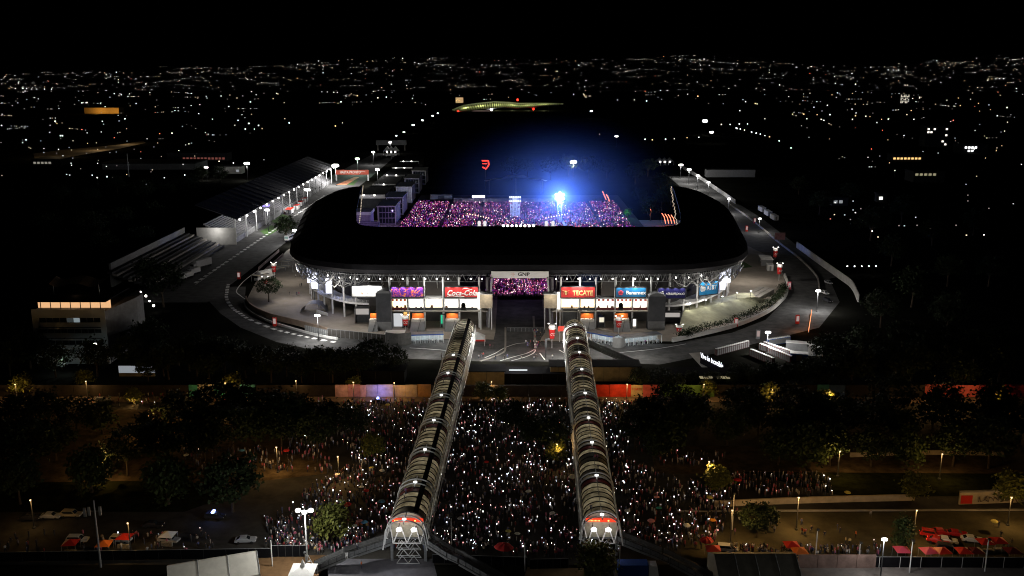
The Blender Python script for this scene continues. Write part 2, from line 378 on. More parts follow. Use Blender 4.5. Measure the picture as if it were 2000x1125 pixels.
trees([(20, 735), (110, 738), (190, 735), (260, 730), (300, 700), (255, 690), (15, 700), (60, 720)], (0, 1), 1.0, 1.3, 'dark tree before the white office block', 'trees before the office block')
trees([(40, 850), (110, 900), (60, 930), (20, 890), (200, 850), (290, 870), (330, 915), (250, 930), (150, 850), (390, 860), (430, 840), (455, 890), (350, 835), (400, 900), (90, 830), (480, 845), (530, 850), (590, 835), (640, 850), (620, 880), (550, 880), (690, 860), (180, 962), (40, 985), (330, 985), (455, 1000), (560, 860), (500, 870)], (0, 1, 2), .95, 1.3, 'dark leafy park tree left of the crowd', 'park trees left of the crowd')
trees([(1260, 850), (1310, 870), (1360, 850), (1420, 870), (1290, 900), (1240, 880), (1480, 850), (1540, 870), (1590, 850), (1640, 870), (1350, 830), (1450, 830), (1540, 830), (1700, 860), (1760, 870), (1820, 855), (1880, 870), (1940, 860), (1990, 870), (1310, 830), (1740, 830), (1840, 820), (1940, 830), (1520, 908), (1700, 912), (1580, 915), (1620, 910), (1770, 915), (1860, 912), (1930, 915)], (0, 1, 2), .95, 1.3, 'dark leafy park tree right of the crowd', 'park trees right of the crowd')
trees([(1040, 870), (1000, 850), (1075, 890)], (0, 2), .9, 1.1, 'dark tree standing in the crowd between the skybridges', 'trees inside the crowd')
for (px, py, k, sc, lab) in ((650, 1062, 3, 1.25, 'lit olive tree beside the floodlight mast and left stair'), (1762, 1078, 4, .85, 'narrow lit tree beside the white floodlight, bottom right'),
        (1478, 1050, 0, .75, 'round dark tree alone on the walkers lot'), (690, 770, 3, .8, 'small tree glowing yellow above the pink wall'), (455, 772, 3, .95, 'bushy tree lit yellow beside the teal wall'),
        (262, 790, 3, .75, 'small golden lit tree at the avenue kiosk'), (165, 755, 3, .8, 'small tree lit yellow below the office block'), (45, 775, 3, 1.0, 'olive tree at the far left of the avenue'),
        (1088, 905, 3, .8, 'yellow lit tree in the crowd left of the right skybridge'), (945, 785, 3, .9, 'leafy tree lit dimly before the low kiosk roof'), (975, 788, 3, .8, 'second leafy tree before the low kiosk roof'),
        (1400, 960, 3, .9, 'olive lit tree in the thin crowd on the right'), (1785, 975, 3, .9, 'olive tree behind the graffiti wall end'), (1975, 985, 3, 1.1, 'yellow olive tree at the right picture edge'),
        (420, 870, 3, .8, 'green lit tree in the left park'), (235, 905, 3, .8, 'low green tree on the lit park lawn'), (730, 895, 3, .9, 'olive tree in the crowd left of the left skybridge'),
        (525, 590, 1, .95, 'broad dark tree on the left forecourt tip'), (1412, 482, 3, 1.3, 'bright green tree behind the right stand'), (1160, 1135, 3, 1.2, 'green shrub tree at the foot of the right skybridge'),
        (1380, 775, 3, .8, 'green lit tree before the green wall'), (1505, 790, 3, .9, 'olive tree by the avenue lamp, right'), (1610, 800, 3, .9, 'olive tree before the teal wall, right'), (1945, 790, 3, .9, 'olive tree before the pink wall, far right'),
        (110, 700, 2, 1.0, 'pointed dark tree before the office windows'), (1500, 1030, 0, .5, 'small dark bush tree among the walkers')):
    p = W(px, py); tree(k, p.x, p.y, sc, lab, None)
# trees behind the field around the far lamp
trees([(1075, 352), (1110, 345), (1150, 350), (1185, 348), (1240, 360), (1265, 345), (1290, 375), (1000, 352), (1030, 345)], (0, 1), 1.4, 1.9, 'big dark tree behind the concert field', 'trees behind the concert field')
trees([(1270, 432), (1292, 412), (1310, 400), (1250, 400), (1265, 418)], (0, 1), 1.0, 1.4, 'dark tree inside the right stand end', 'trees inside the right stand end')
trees([(560, 470), (430, 360), (395, 355), (370, 380), (330, 390), (280, 400), (230, 380), (180, 410), (120, 400), (300, 440), (240, 460), (180, 480), (100, 470), (280, 500), (200, 520), (290, 560), (320, 600)], (0, 1), 1.2, 1.7, 'dark tree in the black ground behind the open bleachers', 'trees left of the circuit')
trees([(1700, 470), (1760, 440), (1740, 520), (1820, 480), (1900, 460), (1850, 560), (1780, 600), (1930, 560), (1720, 640), (1850, 650), (1600, 420), (1660, 400), (1560, 380)], (0, 1), 1.2, 1.7, 'dark tree in the black ground beyond the white perimeter wall', 'trees right of the circuit')
# hedge on the right retaining wall
hp = smooth_pts([W(*p) for p in ((1330, 662), (1365, 652), (1441, 630), (1495, 605), (1522, 585), (1530, 568))], 8)
V, Fc = [], []
g = np.random.default_rng(5)
for p in hp:
    v, f = leaf_crown(1.6, 1.6, .9, 10, 14, .5, int(g.integers(1e6)), 2.1); o = len(V)
    V += [(a[0]+p.x, a[1]+p.y, max(a[2], .1)) for a in v]; Fc += [tuple(i+o for i in q) for q in f]
b = MB(); b.v = V; b.f = Fc; b.m = [0]*len(Fc); tag(b.build('hedge', LEAF[0]), 'dark clipped hedge along the right forecourt wall', 'hedge')
# ================================================================== THE STADIUM
stad = thing('stadium', 'huge black horseshoe stadium with lit ground floor and open field', 'stadium', (3, 362, 0))
oL = [(3, 362), (-30, 362), (-58, 362.5), (-72, 367), (-84, 376), (-92, 390), (-97, 410), (-103, 450), (-109, 490), (-112, 520), (-110, 542)]
iL = [(3, 404), (-30, 404), (-56, 404.5), (-63, 406.5), (-67, 410), (-69.5, 416), (-71, 424), (-76, 455), (-82, 500), (-86, 530), (-88, 549)]
def smooth2(l, k=4): return [(p.x, p.y) for p in smooth_pts([(x, y, 0) for x, y in l], k)]
oS, iS = smooth2(oL), smooth2(iL)
mir = lambda l: [(6-x, y) for x, y in l]
OUT = oS[::-1]+mir(oS)[1:]; INN = iS[::-1]+mir(iS)[1:]
def mixp(a, c, t): return (a[0]+(c[0]-a[0])*t, a[1]+(c[1]-a[1])*t)
SEC = ((.06, 20.6), (-.02, 21.6), (-.055, 23.2), (-.04, 25.2), (.10, 28.0), (.35, 30.8), (.7, 32.6), (1.0, 33.0), (1.0, 31.9), (.55, 29.0), (.2, 24.0))
b = MB(); ns = len(SEC)
for o_, i_ in zip(OUT, INN):
    for t, z in SEC: x, y = mixp(o_, i_, t); b.v.append((x, y, z))
for k in range(len(OUT)-1):
    for s_ in range(ns): a, c = k*ns+s_, k*ns+(s_+1) % ns; b.f.append((a, c, c+ns, a+ns)); b.m.append(0)
b.f.append(tuple(range(ns))); b.m.append(0); b.f.append(tuple((len(OUT)-1)*ns+s_ for s_ in range(ns-1, -1, -1))); b.m.append(0)
roof = b.build('roof', ROOF, stad, smooth=False)
# standing seams on the canopy
for k in range(0, len(OUT), 2):
    m = MB(); m.path([(*mixp(OUT[k], INN[k], t), z+.12) for t, z in SEC[3:8]], .10, 4); m.build('seam', ROOF, roof)
# raked seating, split by the gate
for side, (a, c) in enumerate(((0, len(oS)-4), (len(oS)+3, len(OUT)))):
    b = MB(); n = 14
    for q in range(a, c-1):
        for s_ in range(n):
            t0, t1 = .16+.062*s_, .16+.062*(s_+1); z = 19-1.2*s_
            p = [mixp(OUT[q], INN[q], t0), mixp(OUT[q+1], INN[q+1], t0), mixp(OUT[q+1], INN[q+1], t1), mixp(OUT[q], INN[q], t1)]
            b.hexa([(*v, z-1.4) for v in p]+[(*v, z) for v in p])
    b.build('seating_tier', DARKB, stad)
# dark back wall of the stand behind the concourse
for side in (0, 1):
    ks_ = list(range(0, len(oS)-3) if side == 0 else range(len(oS)+3, len(OUT)))
    def inset(k):
        e = abs(k-(len(oS)-1)); return .17 if e <= 8 else min(.62, .17+.09*(e-8))
    pts = [mixp(OUT[k], INN[k], inset(k)) for k in ks_]
    b = MB(); b.wall([(p[0], p[1]) for p in pts], 0, 20, .6); b.build('back_wall', mat('stand_wall', (.045, .043, .045), .85, scale=.2), stad)
FY = 359.0
def zf(py, Y=FY): return WY(1000, py, Y).z
def xf(px, Y=FY, py=600): return WY(px, py, Y).x
# gate side walls, roof and banner
XG0, XG1 = xf(953), xf(1077)
for x in (XG0, XG1):
    s_ = 1 if x > 0 else -1
    b = MB(); b.bx(x, x+s_*.8, FY+.5, 402, 0, 19.8); b.build('gate_wall', mat('gate_wall', (.16, .15, .17), .8), stad)
    b = MB(); b.bar((x-s_*.2, FY-.1, 0), (x-s_*1.6, FY-.1, 20.4), .7); b.build('gate_post', STEEL, stad)
b = MB(); b.bx(XG0-.8, XG1+.8, FY+.5, FY+1.6, 19.9, 20.5); b.build('gate_beam', DSTEEL, stad)
# concourse deck: straight centre pieces and the two curved ends
dz = 7.4
ringL = smooth_pts([W(*p, 6.9) for p in ((736, 594), (701, 593), (671, 589), (643, 581), (626, 574), (614, 566), (607, 556), (603, 545))], 5)
ringR = smooth_pts([W(*p, 6.9) for p in ((1297, 598), (1329, 596), (1362, 590), (1395, 577), (1410, 568), (1420, 557), (1425, 545))], 5)
for ring, sg, nm in ((ringL, 1, 'l'), (ringR, -1, 'r')):
    inner = offset(ring, -sg*7); b = MB(); n = len(ring)
    b.v = [(p.x, p.y, 6.5) for p in ring]+[(p.x, p.y, 6.5) for p in inner]+[(p.x, p.y, 7.3) for p in ring]+[(p.x, p.y, 7.3) for p in inner]
    for i in range(n-1):
        for f in ((i, i+1, n+i+1, n+i), (2*n+i, 3*n+i, 3*n+i+1, 2*n+i+1), (i, 2*n+i, 2*n+i+1, i+1), (n+i, n+i+1, 3*n+i+1, 3*n+i)): b.f.append(f); b.m.append(0)
    deck = b.build('ring_deck', STEELW, stad)
    m = MB()
    for k in (.4, .8, 1.2): m.path([(p.x, p.y, 7.3+k) for p in ring], .045, 4)
    for p in ring[::1]: m.tube((p.x, p.y, 7.3), (p.x, p.y, 8.5), .05, 4)
    m.build('railing', STEELW, deck)
for a, c in ((735, 953), (1077, 1297)):
    b = MB(); b.bx(xf(a), xf(c), FY-2.0, FY+5.5, 6.9, dz); d_ = b.build('deck', CONC, stad)
    m = MB()
    for k in (.4, 1.1): m.tube((xf(a), FY-1.9, dz+k), (xf(c), FY-1.9, dz+k), .04, 4)
    m.build('railing', DSTEEL, d_)
# columns of the stand
colm = MB(); colm.tube((0, 0, 0), (0, 0, 20.6), .42, 10); colm = colm.mesh('column', STEELW)
def col_at(px, Y=FY): put('column', colm, stad, loc=(xf(px, Y), Y, 0)).matrix_parent_inverse = MW(stad).inverted()
for px in (762, 797, 829, 866, 897, 936, 1095, 1132, 1163, 1201, 1235, 1270): col_at(px)
for q in ringL[2::4]+ringR[2::4]:
    put('column', colm, stad, loc=(q.x, q.y+1.2, 0))
# lattice under the eave, bay by bay
k0, k1 = 10, len(OUT)-11
for k in range(k0, k1):
    A, B_ = OUT[k], OUT[k+1]; Ai, Bi = mixp(OUT[k], INN[k], .17), mixp(OUT[k+1], INN[k+1], .17)
    if max(A[0], B_[0]) > XG0 and min(A[0], B_[0]) < XG1: 
        pass
    m = MB(); zt, zb = 20.7, 17.6
    a0 = mixp(A, Ai, .25); b0 = mixp(B_, Bi, .25); n = 3
    if not (XG0-3 < (A[0]+B_[0])/2 < XG1+3):
        m.tube((*a0, zb), (*b0, zb), .13, 5)
        for j in range(n):
            p, q = mixp(a0, b0, j/n), mixp(a0, b0, (j+1)/n); md = mixp(p, q, .5)
            m.tube((*p, zb), (*md, zt), .09, 4); m.tube((*md, zt), (*q, zb), .09, 4)
        m.tube((*a0, zb), (*Ai, 13.5), .1, 4); m.tube((*A, zt+.4), (*Ai, 15), .12, 4)
    m.tube((*A, zt), (*B_, zt), .13, 5)
    m.build('eave_truss', STEEL, stad)
# organic tubes looping under the curved corners
for side in (1, -1):
    for k in range(26):
        g = random.Random(k+ (0 if side == 1 else 100)); q = (len(oS)-9-int(k*.55)) if side == 1 else (len(oS)+7+int(k*.55))
        q = max(8, min(len(OUT)-10, q)); A = mixp(OUT[q], INN[q], g.uniform(-.02, .1)); q2 = q-side*g.choice((2, 3)); B_ = mixp(OUT[q2], INN[q2], g.uniform(0, .12))
        z0, z1 = g.uniform(18.5, 20.5), g.uniform(16, 20); pts = []
        for j in range(8):
            t = j/7; x, y = mixp(A, B_, t); pts.append((x, y, z0+(z1-z0)*t-3.4*math.sin(math.pi*t)*g.uniform(.7, 1.1)))
        m = MB(); m.path(pts, g.uniform(.12, .26), 5); m.build('pipe_loop', STEELW if k % 3 == 0 else STEEL, stad)
# small downlights along the soffit
lm = MB(); lm.lathe(((.22, -.5), (.25, 0)), 8); lmesh = lm.mesh('downlight', LAMPS)
for px in list(range(700, 950, 22))+list(range(1085, 1300, 22)):
    put('downlight', lmesh, stad, loc=(xf(px, 361), 361.0, 19.6))
for px in (640, 662, 684, 1320, 1345, 1370):
    p = WY(px, 541 if 640 < px < 1360 else 537, 368); put('downlight', lmesh, stad, loc=(p.x, p.y, p.z))
for px in (720, 850, 1130, 1240): light('soffit_light', 'POINT', (xf(px, 358), 355.5, 17.5), 1700, (1, .95, .88), .4, stad)

# --------------------------------------------------------------- billboards on the stand
def billboard(name, label, x0, x1, y0, y1, colmat, Y=FY-1.2, rz=0.0, lamps=4, power=95, lampcol=(1, .97, .92), cat='billboard'):
    A, B_ = WY(x0, y1, Y), WY(x1, y1, Y); zt, zb = WY(x0, y0, Y).z, A.z; cx = (A.x+B_.x)/2; w = abs(B_.x-A.x)/max(.3, math.cos(rz))
    t = thing(name, label, cat, (cx, Y, zb), rz)
    b = MB(); b.bx(-w/2, w/2, 0, .35, 0, zt-zb); b.build('panel', colmat, t, local=True)
    b = MB()
    for (p, q) in (((-w/2, 0), (w/2, 0)), ((-w/2, zt-zb), (w/2, zt-zb)), ((-w/2, 0), (-w/2, zt-zb)), ((w/2, 0), (w/2, zt-zb))): b.bar((p[0], .17, p[1]), (q[0], .17, q[1]), .45, .45)
    b.build('frame', DSTEEL, t, local=True)
    h = zt-zb
    for i in range(lamps):
        x = -w/2+w*(i+.5)/lamps; b = MB(); b.bar((x, .2, h+.3), (x, -1.0, h+.55), .08); b.box((x, -1.1, h+.45), (.5, .3, .2)); b.build('lamp_arm', DSTEEL, t, local=True)
        rot = Matrix.Rotation(rz, 3, 'Z'); L = Vector((cx, Y, zb))+rot @ Vector((x, -1.1, h+.25)); T = Vector((cx, Y, zb))+rot @ Vector((x, 0, h*.45))
        light('sign_light', 'SPOT', L, power, lampcol, .15, t, T, 120, .6)
    return t, cx, Y, zb, w, h
SW = mat('sign_white', (.85, .84, .82), .4, vary=.03); SR = mat('sign_red', (.62, .03, .03), .4, vary=.04); SB = mat('sign_blue', (.015, .13, .30), .4, vary=.05)
SN = mat('sign_navy', (.02, .02, .10), .4, vary=.05); SC2 = mat('sign_azure', (.02, .22, .50), .4, vary=.05); SG = mat('sign_gold', (.75, .55, .22), .5, vary=.05); SK = mat('sign_black', (.03, .03, .03), .5, vary=0)
SO = mat('sign_orange', (.85, .25, .03), .5, vary=.05); SPK = mat('sign_pink', (.85, .10, .16), .5, vary=.05)
# white board with the insurer's name
t, cx, Y, zb, w, h = billboard('billboard', 'white lit billboard reading GNP on the left end of the stand', 687, 747, 558, 580, SW, lamps=4, power=750)
text('lettering', 'GNP', 1.5, (cx+1.1, Y-.06, zb+h*.38), mat('sign_grey', (.30, .30, .33), .5, vary=0), t, bold=.01)
text('lettering', 'estadio', .8, (cx+.8, Y-.06, zb+h*.68), MATS['sign_grey'], t)
b = MB()
for k in range(6): a = k*math.pi/3; b.bar((cx-1.9+.2*math.cos(a), Y-.06, zb+h*.38+.2*math.sin(a)), (cx-1.9+.7*math.cos(a), Y-.06, zb+h*.38+.7*math.sin(a)), .2, .05)
b.build('emblem', SO, t)
# purple poster with an abstract orange design
pm = bpy.data.materials.new('poster_print'); pm.use_nodes = True; n = pm.node_tree; bs = n.nodes['Principled BSDF']
tc = n.nodes.new('ShaderNodeTexCoord'); wv = n.nodes.new('ShaderNodeTexNoise'); wv.inputs['Scale'].default_value = .55; wv.inputs['Detail'].default_value = 4; wv.inputs['Distortion'].default_value = 2.5
rp = n.nodes.new('ShaderNodeValToRGB'); e = rp.color_ramp.elements; e[0].color = (.07, .02, .20, 1); e[0].position = .40; e[1].color = (.9, .45, .08, 1); e[1].position = .66
e2 = e.new(.50); e2.color = (.25, .04, .38, 1); e3 = e.new(.57); e3.color = (.75, .12, .06, 1)
n.links.new(tc.outputs['Object'], wv.inputs[0]); n.links.new(wv.outputs[0], rp.inputs[0]); n.links.new(rp.outputs[0], bs.inputs['Base Color'])
billboard('billboard', 'purple and orange concert poster billboard on the stand', 763, 828, 560, 581, pm, lamps=4, power=650, lampcol=(.85, .8, 1))
# red script board
t, cx, Y, zb, w, h = billboard('billboard', 'red billboard with white Coca-Cola script on the stand', 868, 935, 560, 581.5, SR, lamps=4, power=420)
text('lettering', 'Coca-Cola', 3.0, (cx, Y-.06, zb+h*.42), SW, t, shear=.35, width=w*.86, bold=.06)
b = MB(); P_ = [(-.42+.5*s_/9, .13+.05*math.sin(s_*.7)) for s_ in range(10)]
b.path([(cx+w*x, Y-.08, zb+h*z) for x, z in P_], .14, 5); b.path([(cx+w*(.02+.06*j), Y-.08, zb+h*(.78+.06*math.sin(j*.9))) for j in range(6)], .11, 5); b.build('swash', SW, t)
# beer board
t, cx, Y, zb, w, h = billboard('billboard', 'red billboard reading TECATE right of the stadium gate', 1095, 1163, 560, 582, SR, lamps=4, power=330)
text('lettering', 'TECATE', 2.7, (cx+w*.13, Y-.06, zb+h*.42), SG, t, width=w*.58, bold=.07)
b = MB()
for s_ in (-1, 1):
    for k in range(3): b.bar((cx-w*.35+s_*.25, Y-.06, zb+h*.6-.15*k), (cx-w*.35+s_*(1.5-.25*k), Y-.06, zb+h*.62-.75*k+.3), .42, .05)
b.box((cx-w*.35, Y-.06, zb+h*.45), (.55, .06, 1.7)); b.build('emblem', SG, t)
# bank board
t, cx, Y, zb, w, h = billboard('billboard', 'blue billboard reading Banamex with pink emblem', 1202, 1262, 561, 581, SB, lamps=4, power=300)
text('lettering', 'Banamex', 2.1, (cx+w*.16, Y-.06, zb+h*.46), SW, t, width=w*.64, bold=.03)
b = MB()
for k in range(5): a = k*2*math.pi/5+.3; b.lathe(((.01, -.03), (.48, -.03), (.48, .03), (.01, .03)), 10, (0, 0, 0)) if False else b.tube((cx-w*.33+.52*math.cos(a), Y-.12, zb+h*.46+.52*math.sin(a)), (cx-w*.33+.52*math.cos(a), Y-.02, zb+h*.46+.52*math.sin(a)), .5, 10)
b.build('emblem', SPK, t)
# airline board
t, cx, Y, zb, w, h = billboard('billboard', 'navy billboard reading AEROMEXICO beside the dark stair tower', 1284, 1339, 562, 583, SN, lamps=4, power=340)
text('lettering', 'AEROMEXICO', 1.3, (cx+w*.12, Y-.06, zb+h*.42), SW, t, width=w*.68, bold=.02)
b = MB(); b.tube((cx-w*.36, Y-.10, zb+h*.42), (cx-w*.36, Y-.02, zb+h*.42), .95, 12); b.bar((cx-w*.36-.3, Y-.12, zb+h*.62), (cx-w*.36+.9, Y-.12, zb+h*.72), .5, .05); b.build('emblem', SW, t)
# telephone board on the curved right end
q = W(1384, 583, 6.9)
t, cx, Y, zb, w, h = billboard('billboard', 'bright blue billboard reading AT&T on the curved right end', 1363, 1404, 549, 576, SC2, Y=q.y-1, rz=R(24), lamps=3, power=400)
rot = Matrix.Rotation(R(24), 3, 'Z'); o0 = Vector((cx, Y, zb))
text('lettering', 'AT&T', 2.7, o0+rot @ Vector((w*.16, -.06, h*.5)), SW, t, rz=R(24), width=w*.52, bold=.04)
b = MB(); cc = Vector((-w*.30, 0, h*.5))
for k in range(5):
    zz = -1.0+.5*k; hw = math.sqrt(max(.1, 1.35**2-zz*zz)); b.bar(o0+rot @ (cc+Vector((-hw, -.06, zz))), o0+rot @ (cc+Vector((hw, -.06, zz))), .06, .34)
b.build('emblem', SW, t)
# gate banner
b = MB(); z0, z1 = zf(543, FY+.3), zf(531, FY+.3); t = thing('banner', 'white GNP banner across the top of the stadium gate', 'banner', (3, FY+.3, z0))
b.bx(XG0+1.4, XG1-1.2, FY+.2, FY+.35, z0, z1+.2); b.build('panel', SW, t)
text('lettering', 'GNP', 1.9, (4.6, FY+.16, (z0+z1)/2+.25), SK, t, width=4.6, bold=.04)
b = MB()
for k in range(6): a = k*math.pi/3; b.bar((.3+.2*math.cos(a), FY+.16, z0+1.4+.2*math.sin(a)), (.3+.9*math.cos(a), FY+.16, z0+1.4+.9*math.sin(a)), .22, .05)
b.build('emblem', SO, t); light('banner_light', 'POINT', (3, FY-4, 16.5), 260, (1, .95, .9), .4, t)
# tall white video columns on both curved ends
SCL = light
for (px, y0, y1, wd_, Yq, lab) in ((605, 522, 552, 2.0, 0, 'tall white video column at the far left corner of the stand'), (615, 532, 564, 2.6, 0, 'broad white video column on the left curved end'), (643, 542, 573, 2.5, 0, 'lone white video column nearest the left billboard'),
        (1421, 520, 552, 2.4, 1, 'tall white video column at the far right corner of the stand'), (1411, 530, 566, 2.2, 1, 'white video column beside the bright blue billboard')):
    ring = ringL if Yq == 0 else ringR
    q = min(ring, key=lambda p: abs((1000+FPX*p.x/(p.y*cp+(CAMH-p.z)*sp))-px)); Yp = q.y-2.2
    t = thing('video_column', lab, 'screen', (WY(px, y1, Yp).x, Yp, WY(px, y1, Yp).z))
    zt, zb, x = WY(px, y0, Yp).z, WY(px, y1, Yp).z, WY(px, y1, Yp).x
    b = MB(); b.bx(x-wd_/2, x+wd_/2, Yp-.25, Yp-.2, zb+.1, zt-.1); sc_ = b.build('screen', emis('led_column', (.85, .87, 1), 2.6, True), t)
    b = MB(); b.bx(x-wd_/2-.15, x+wd_/2+.15, Yp-.19, Yp+.4, zb, zt); b.build('casing', DSTEEL, t)
    light('screen_light', 'POINT', (x, Yp-2.5, (zb+zt)/2), 900, (.5, .56, 1), 1.0, t)

# --------------------------------------------------------------- lit food counters on the deck
sil = MB(); sil.box((0, 0, .55), (.42, .28, 1.1)); sil.lathe(((.06, 1.08), (.16, 1.15), (.17, 1.3), (.08, 1.42)), 7); silm = sil.mesh('server', mat('dark_cloth', (.03, .025, .03), .9))
ST = (((763, 797), (1, .74, .42), 'orange fascia food counter under the concert poster'), ((797, 829), (1, .92, .80), 'white food counter right of the concert poster'), ((829, 867), (1, .86, .62), 'cream food counter between poster and red script board'),
      ((867, 936), (1, .93, .82), 'long bright food counter under the red script board'), ((1095, 1163), (1, .90, .72), 'long cream food counter under the red beer board'), ((1163, 1201), (1, .80, .66), 'striped awning food counter between beer and bank boards'),
      ((1201, 1235), (1, .72, .42), 'orange food counter with dark doorway under the bank board'), ((1235, 1265), (1, .70, .44), 'narrow orange food counter beside the dark stair tower'))
for i, ((a, c), colr, lab) in enumerate(ST):
    x0, x1 = xf(a)+.25, xf(c)-.25; t = thing('food_counter', lab, 'food stall', ((x0+x1)/2, FY+1, dz)); zt = zf(583)
    b = MB(); b.bx(x0, x1, FY+3.4, FY+3.6, dz, zt); b.build('back_panel', emis('stall_glow_%d' % (i % 4), colr, 2.6, True), t)
    b = MB(); b.bx(x0, x1, FY-1.2, FY+3.6, zt, zt+.25); b.build('canopy', WHITE, t)
    b = MB(); b.bx(x0, x1, FY-.9, FY-.3, dz, dz+.95); b.build('counter', DRED if i in (0, 5, 6, 7) else DSTEEL, t)
    for x in (x0, x1): b = MB(); b.bx(x-.1, x+.1, FY-.8, FY+3.3, dz, zt); b.build('side_wall', WHITE, t)
    b = MB(); n = int((x1-x0)/1.5)
    for k in range(n): 
        xx = x0+(k+.5)*(x1-x0)/n; hh = random.uniform(.3, 1.1)
        if random.random() < .6: b.box((xx, FY-.6, dz+.95+hh/2), (random.uniform(.4, 1.1), .4, hh))
    if b.v: b.build('counter_goods', mat('goods', (.16, .08, .04), .7, scale=2, vary=.6), t)
    if i in (0, 5, 6, 7):
        for k in range(n): b = MB(); b.box((x0+(k+.5)*(x1-x0)/n, FY-1.25, zt-.35), ((x1-x0)/n*.55, .06, .7)); b.build('awning_strip', SR if i != 5 else RED, t)
    if i in (3, 6):
        b = MB(); xx = x0+(x1-x0)*(.56 if i == 3 else .3); b.bx(xx-.9, xx+.9, FY-1.35, FY-1.22, dz, dz+2.2); b.tube((xx, FY-1.35, dz+2.2), (xx, FY-1.22, dz+2.2), .9, 12); b.build('doorway', BLACK, t)
    light('stall_light', 'POINT', ((x0+x1)/2, FY+1.0, zt-.5), 420 if i != 3 else 600, colr, .6, t)
# cream end boxes either side of the gate
for (a, c, lab) in ((938, 962, 'cream lit cabin on the deck left of the gate'), (1062, 1088, 'cream lit cabin on the deck right of the gate')):
    x0, x1 = xf(a), xf(c); z0, z1 = zf(598), zf(572); t = thing('deck_cabin', lab, 'cabin', ((x0+x1)/2, FY-2, 0))
    b = MB(); b.bx(x0, x1, FY-3.2, FY+2.0, z0, z1); b.build('shell', mat('cabin_cream', (.55, .48, .38), .7), t)
    b = MB(); b.bx(x0-.2, x1+.2, FY-3.4, FY+2.2, z1, z1+.18); b.build('roof', WHITE, t)
    xe = x0 if a < 1000 else x1; s_ = -1 if a < 1000 else 1
    b = MB(); b.bx(xe+s_*.02, xe+s_*.9, FY-3.0, FY-1.0, z0-.5, z1+.6); b.build('sign_fin', emis('fin_glow', (1, .93, .82), 2.5, True), t)
    for x in (x0+.3, x1-.3): b = MB(); b.tube((x, FY-3, 0), (x, FY-3, z0), .2, 8); b.build('leg', STEELW, t)
    light('cabin_light', 'POINT', ((x0+x1)/2-s_*3*0, FY-6.0, z1-.5), 300, (1, .85, .62), .4, t)
# grey entrance blocks with orange headers at ground level
for (a, c, lab) in ((721, 737, 'grey entrance block half hidden by the left stair tower'), (803, 829, 'grey entrance block with orange header under the poster'), (870, 896, 'grey entrance block with orange header under the red script board'),
                    (1133, 1161, 'grey entrance block with orange header under the beer board'), (1200, 1229, 'grey entrance block with orange header under the bank board')):
    x0, x1 = xf(a, FY-3), xf(c, FY-3); t = thing('entrance_block', lab, 'entrance', ((x0+x1)/2, FY-2, 0))
    b = MB(); y0 = FY-6.5; b.hexa([(x0-.3, y0, 0), (x1+.3, y0, 0), (x1, FY-1, 0), (x0, FY-1, 0), (x0, y0+2.2, 3.6), (x1, y0+2.2, 3.6), (x1, FY-1, 3.6), (x0, FY-1, 3.6)]); b.build('ramp_panel', GREY, t)
    b = MB(); b.bx(x0, x1, FY-4.2, FY-1.2, 3.62, 4.5); b.build('lintel', WALLW, t)
    b = MB(); b.bx(x0+.3, x1-.3, FY-2.7, FY-2.5, 4.6, 6.5); b.build('header', ORANGE, t)
    b = MB(); b.bar(((x0+x1)/2, y0-.05, .05), ((x0+x1)/2+1.2, FY-4.3, 4.4), .12); b.build('rail', DSTEEL, t)
    light('header_light', 'SPOT', ((x0+x1)/2, FY-4.2, 6.75), 420, (1, .72, .45), .2, t, ((x0+x1)/2, FY-2.5, 5.0), 130, .6)
# ground floor openings
def opening(a, c, y0, y1, m, lab, Y=FY-.6):
    x0, x1 = xf(a, Y), xf(c, Y); z1, z0 = WY(1000, y0, Y+2.1).z, max(.05, WY(1000, y1, Y+2.1).z); t = thing('kiosk', lab, 'kiosk', ((x0+x1)/2, Y, 0))
    b = MB(); b.bx(x0-.2, x1+.2, Y-.3, Y+2.4, z1, z1+.3); b.build('roof', DSTEEL, t)
    b = MB(); b.bx(x0, x1, Y+2.0, Y+2.2, z0, z1); b.build('back_panel', m, t)
    for x in (x0-.1, x1+.1): b = MB(); b.bx(x-.1, x+.1, Y-.2, Y+2.2, 0.05, z1); b.build('side_wall', GREY, t)
    if z0 > .3: b = MB(); b.bx(x0, x1, Y+1.2, Y+2.2, .05, z0-.02); b.build('base', DSTEEL, t)
    return t, (x0+x1)/2, z1
GLK = emis('kiosk_glow', (.95, .97, 1), .62, True); GLO = emis('kiosk_orange', (1, .50, .14), 1.3, True); GLW = emis('door_glow', (1, .95, .86), 1.8, True); GLG = emis('kiosk_green', (.05, .8, .42), .8, True)
opening(767, 785, 609, 640, GLK, 'pale lit passage beside the left stair tower'); opening(787, 800, 606, 625, GLO, 'glowing orange kiosk behind the red cup lantern')
opening(860, 868, 612, 632, GLG, 'narrow green lit booth under the concourse'); opening(1171, 1181, 617, 629, emis('room_glow', (1, .93, .72), .9, True), 'small cream lit window booth under the concourse')
opening(1237, 1244, 620, 637, GLW, 'bright white doorway under the bank board'); opening(693, 720, 600, 614, emis('cafe_glow', (1, .92, .85), .4, True), 'white lit cafe counter behind the left ring columns', FY+6)
opening(1300, 1330, 608, 619, MATS['cafe_glow'], 'white lit cafe counter behind the right ring columns', FY+5); opening(1100, 1128, 602, 608, emis('led_text', (.9, .25, .05), .8, True), 'orange dotted LED board above the right skybridge mouth', FY-2.5)
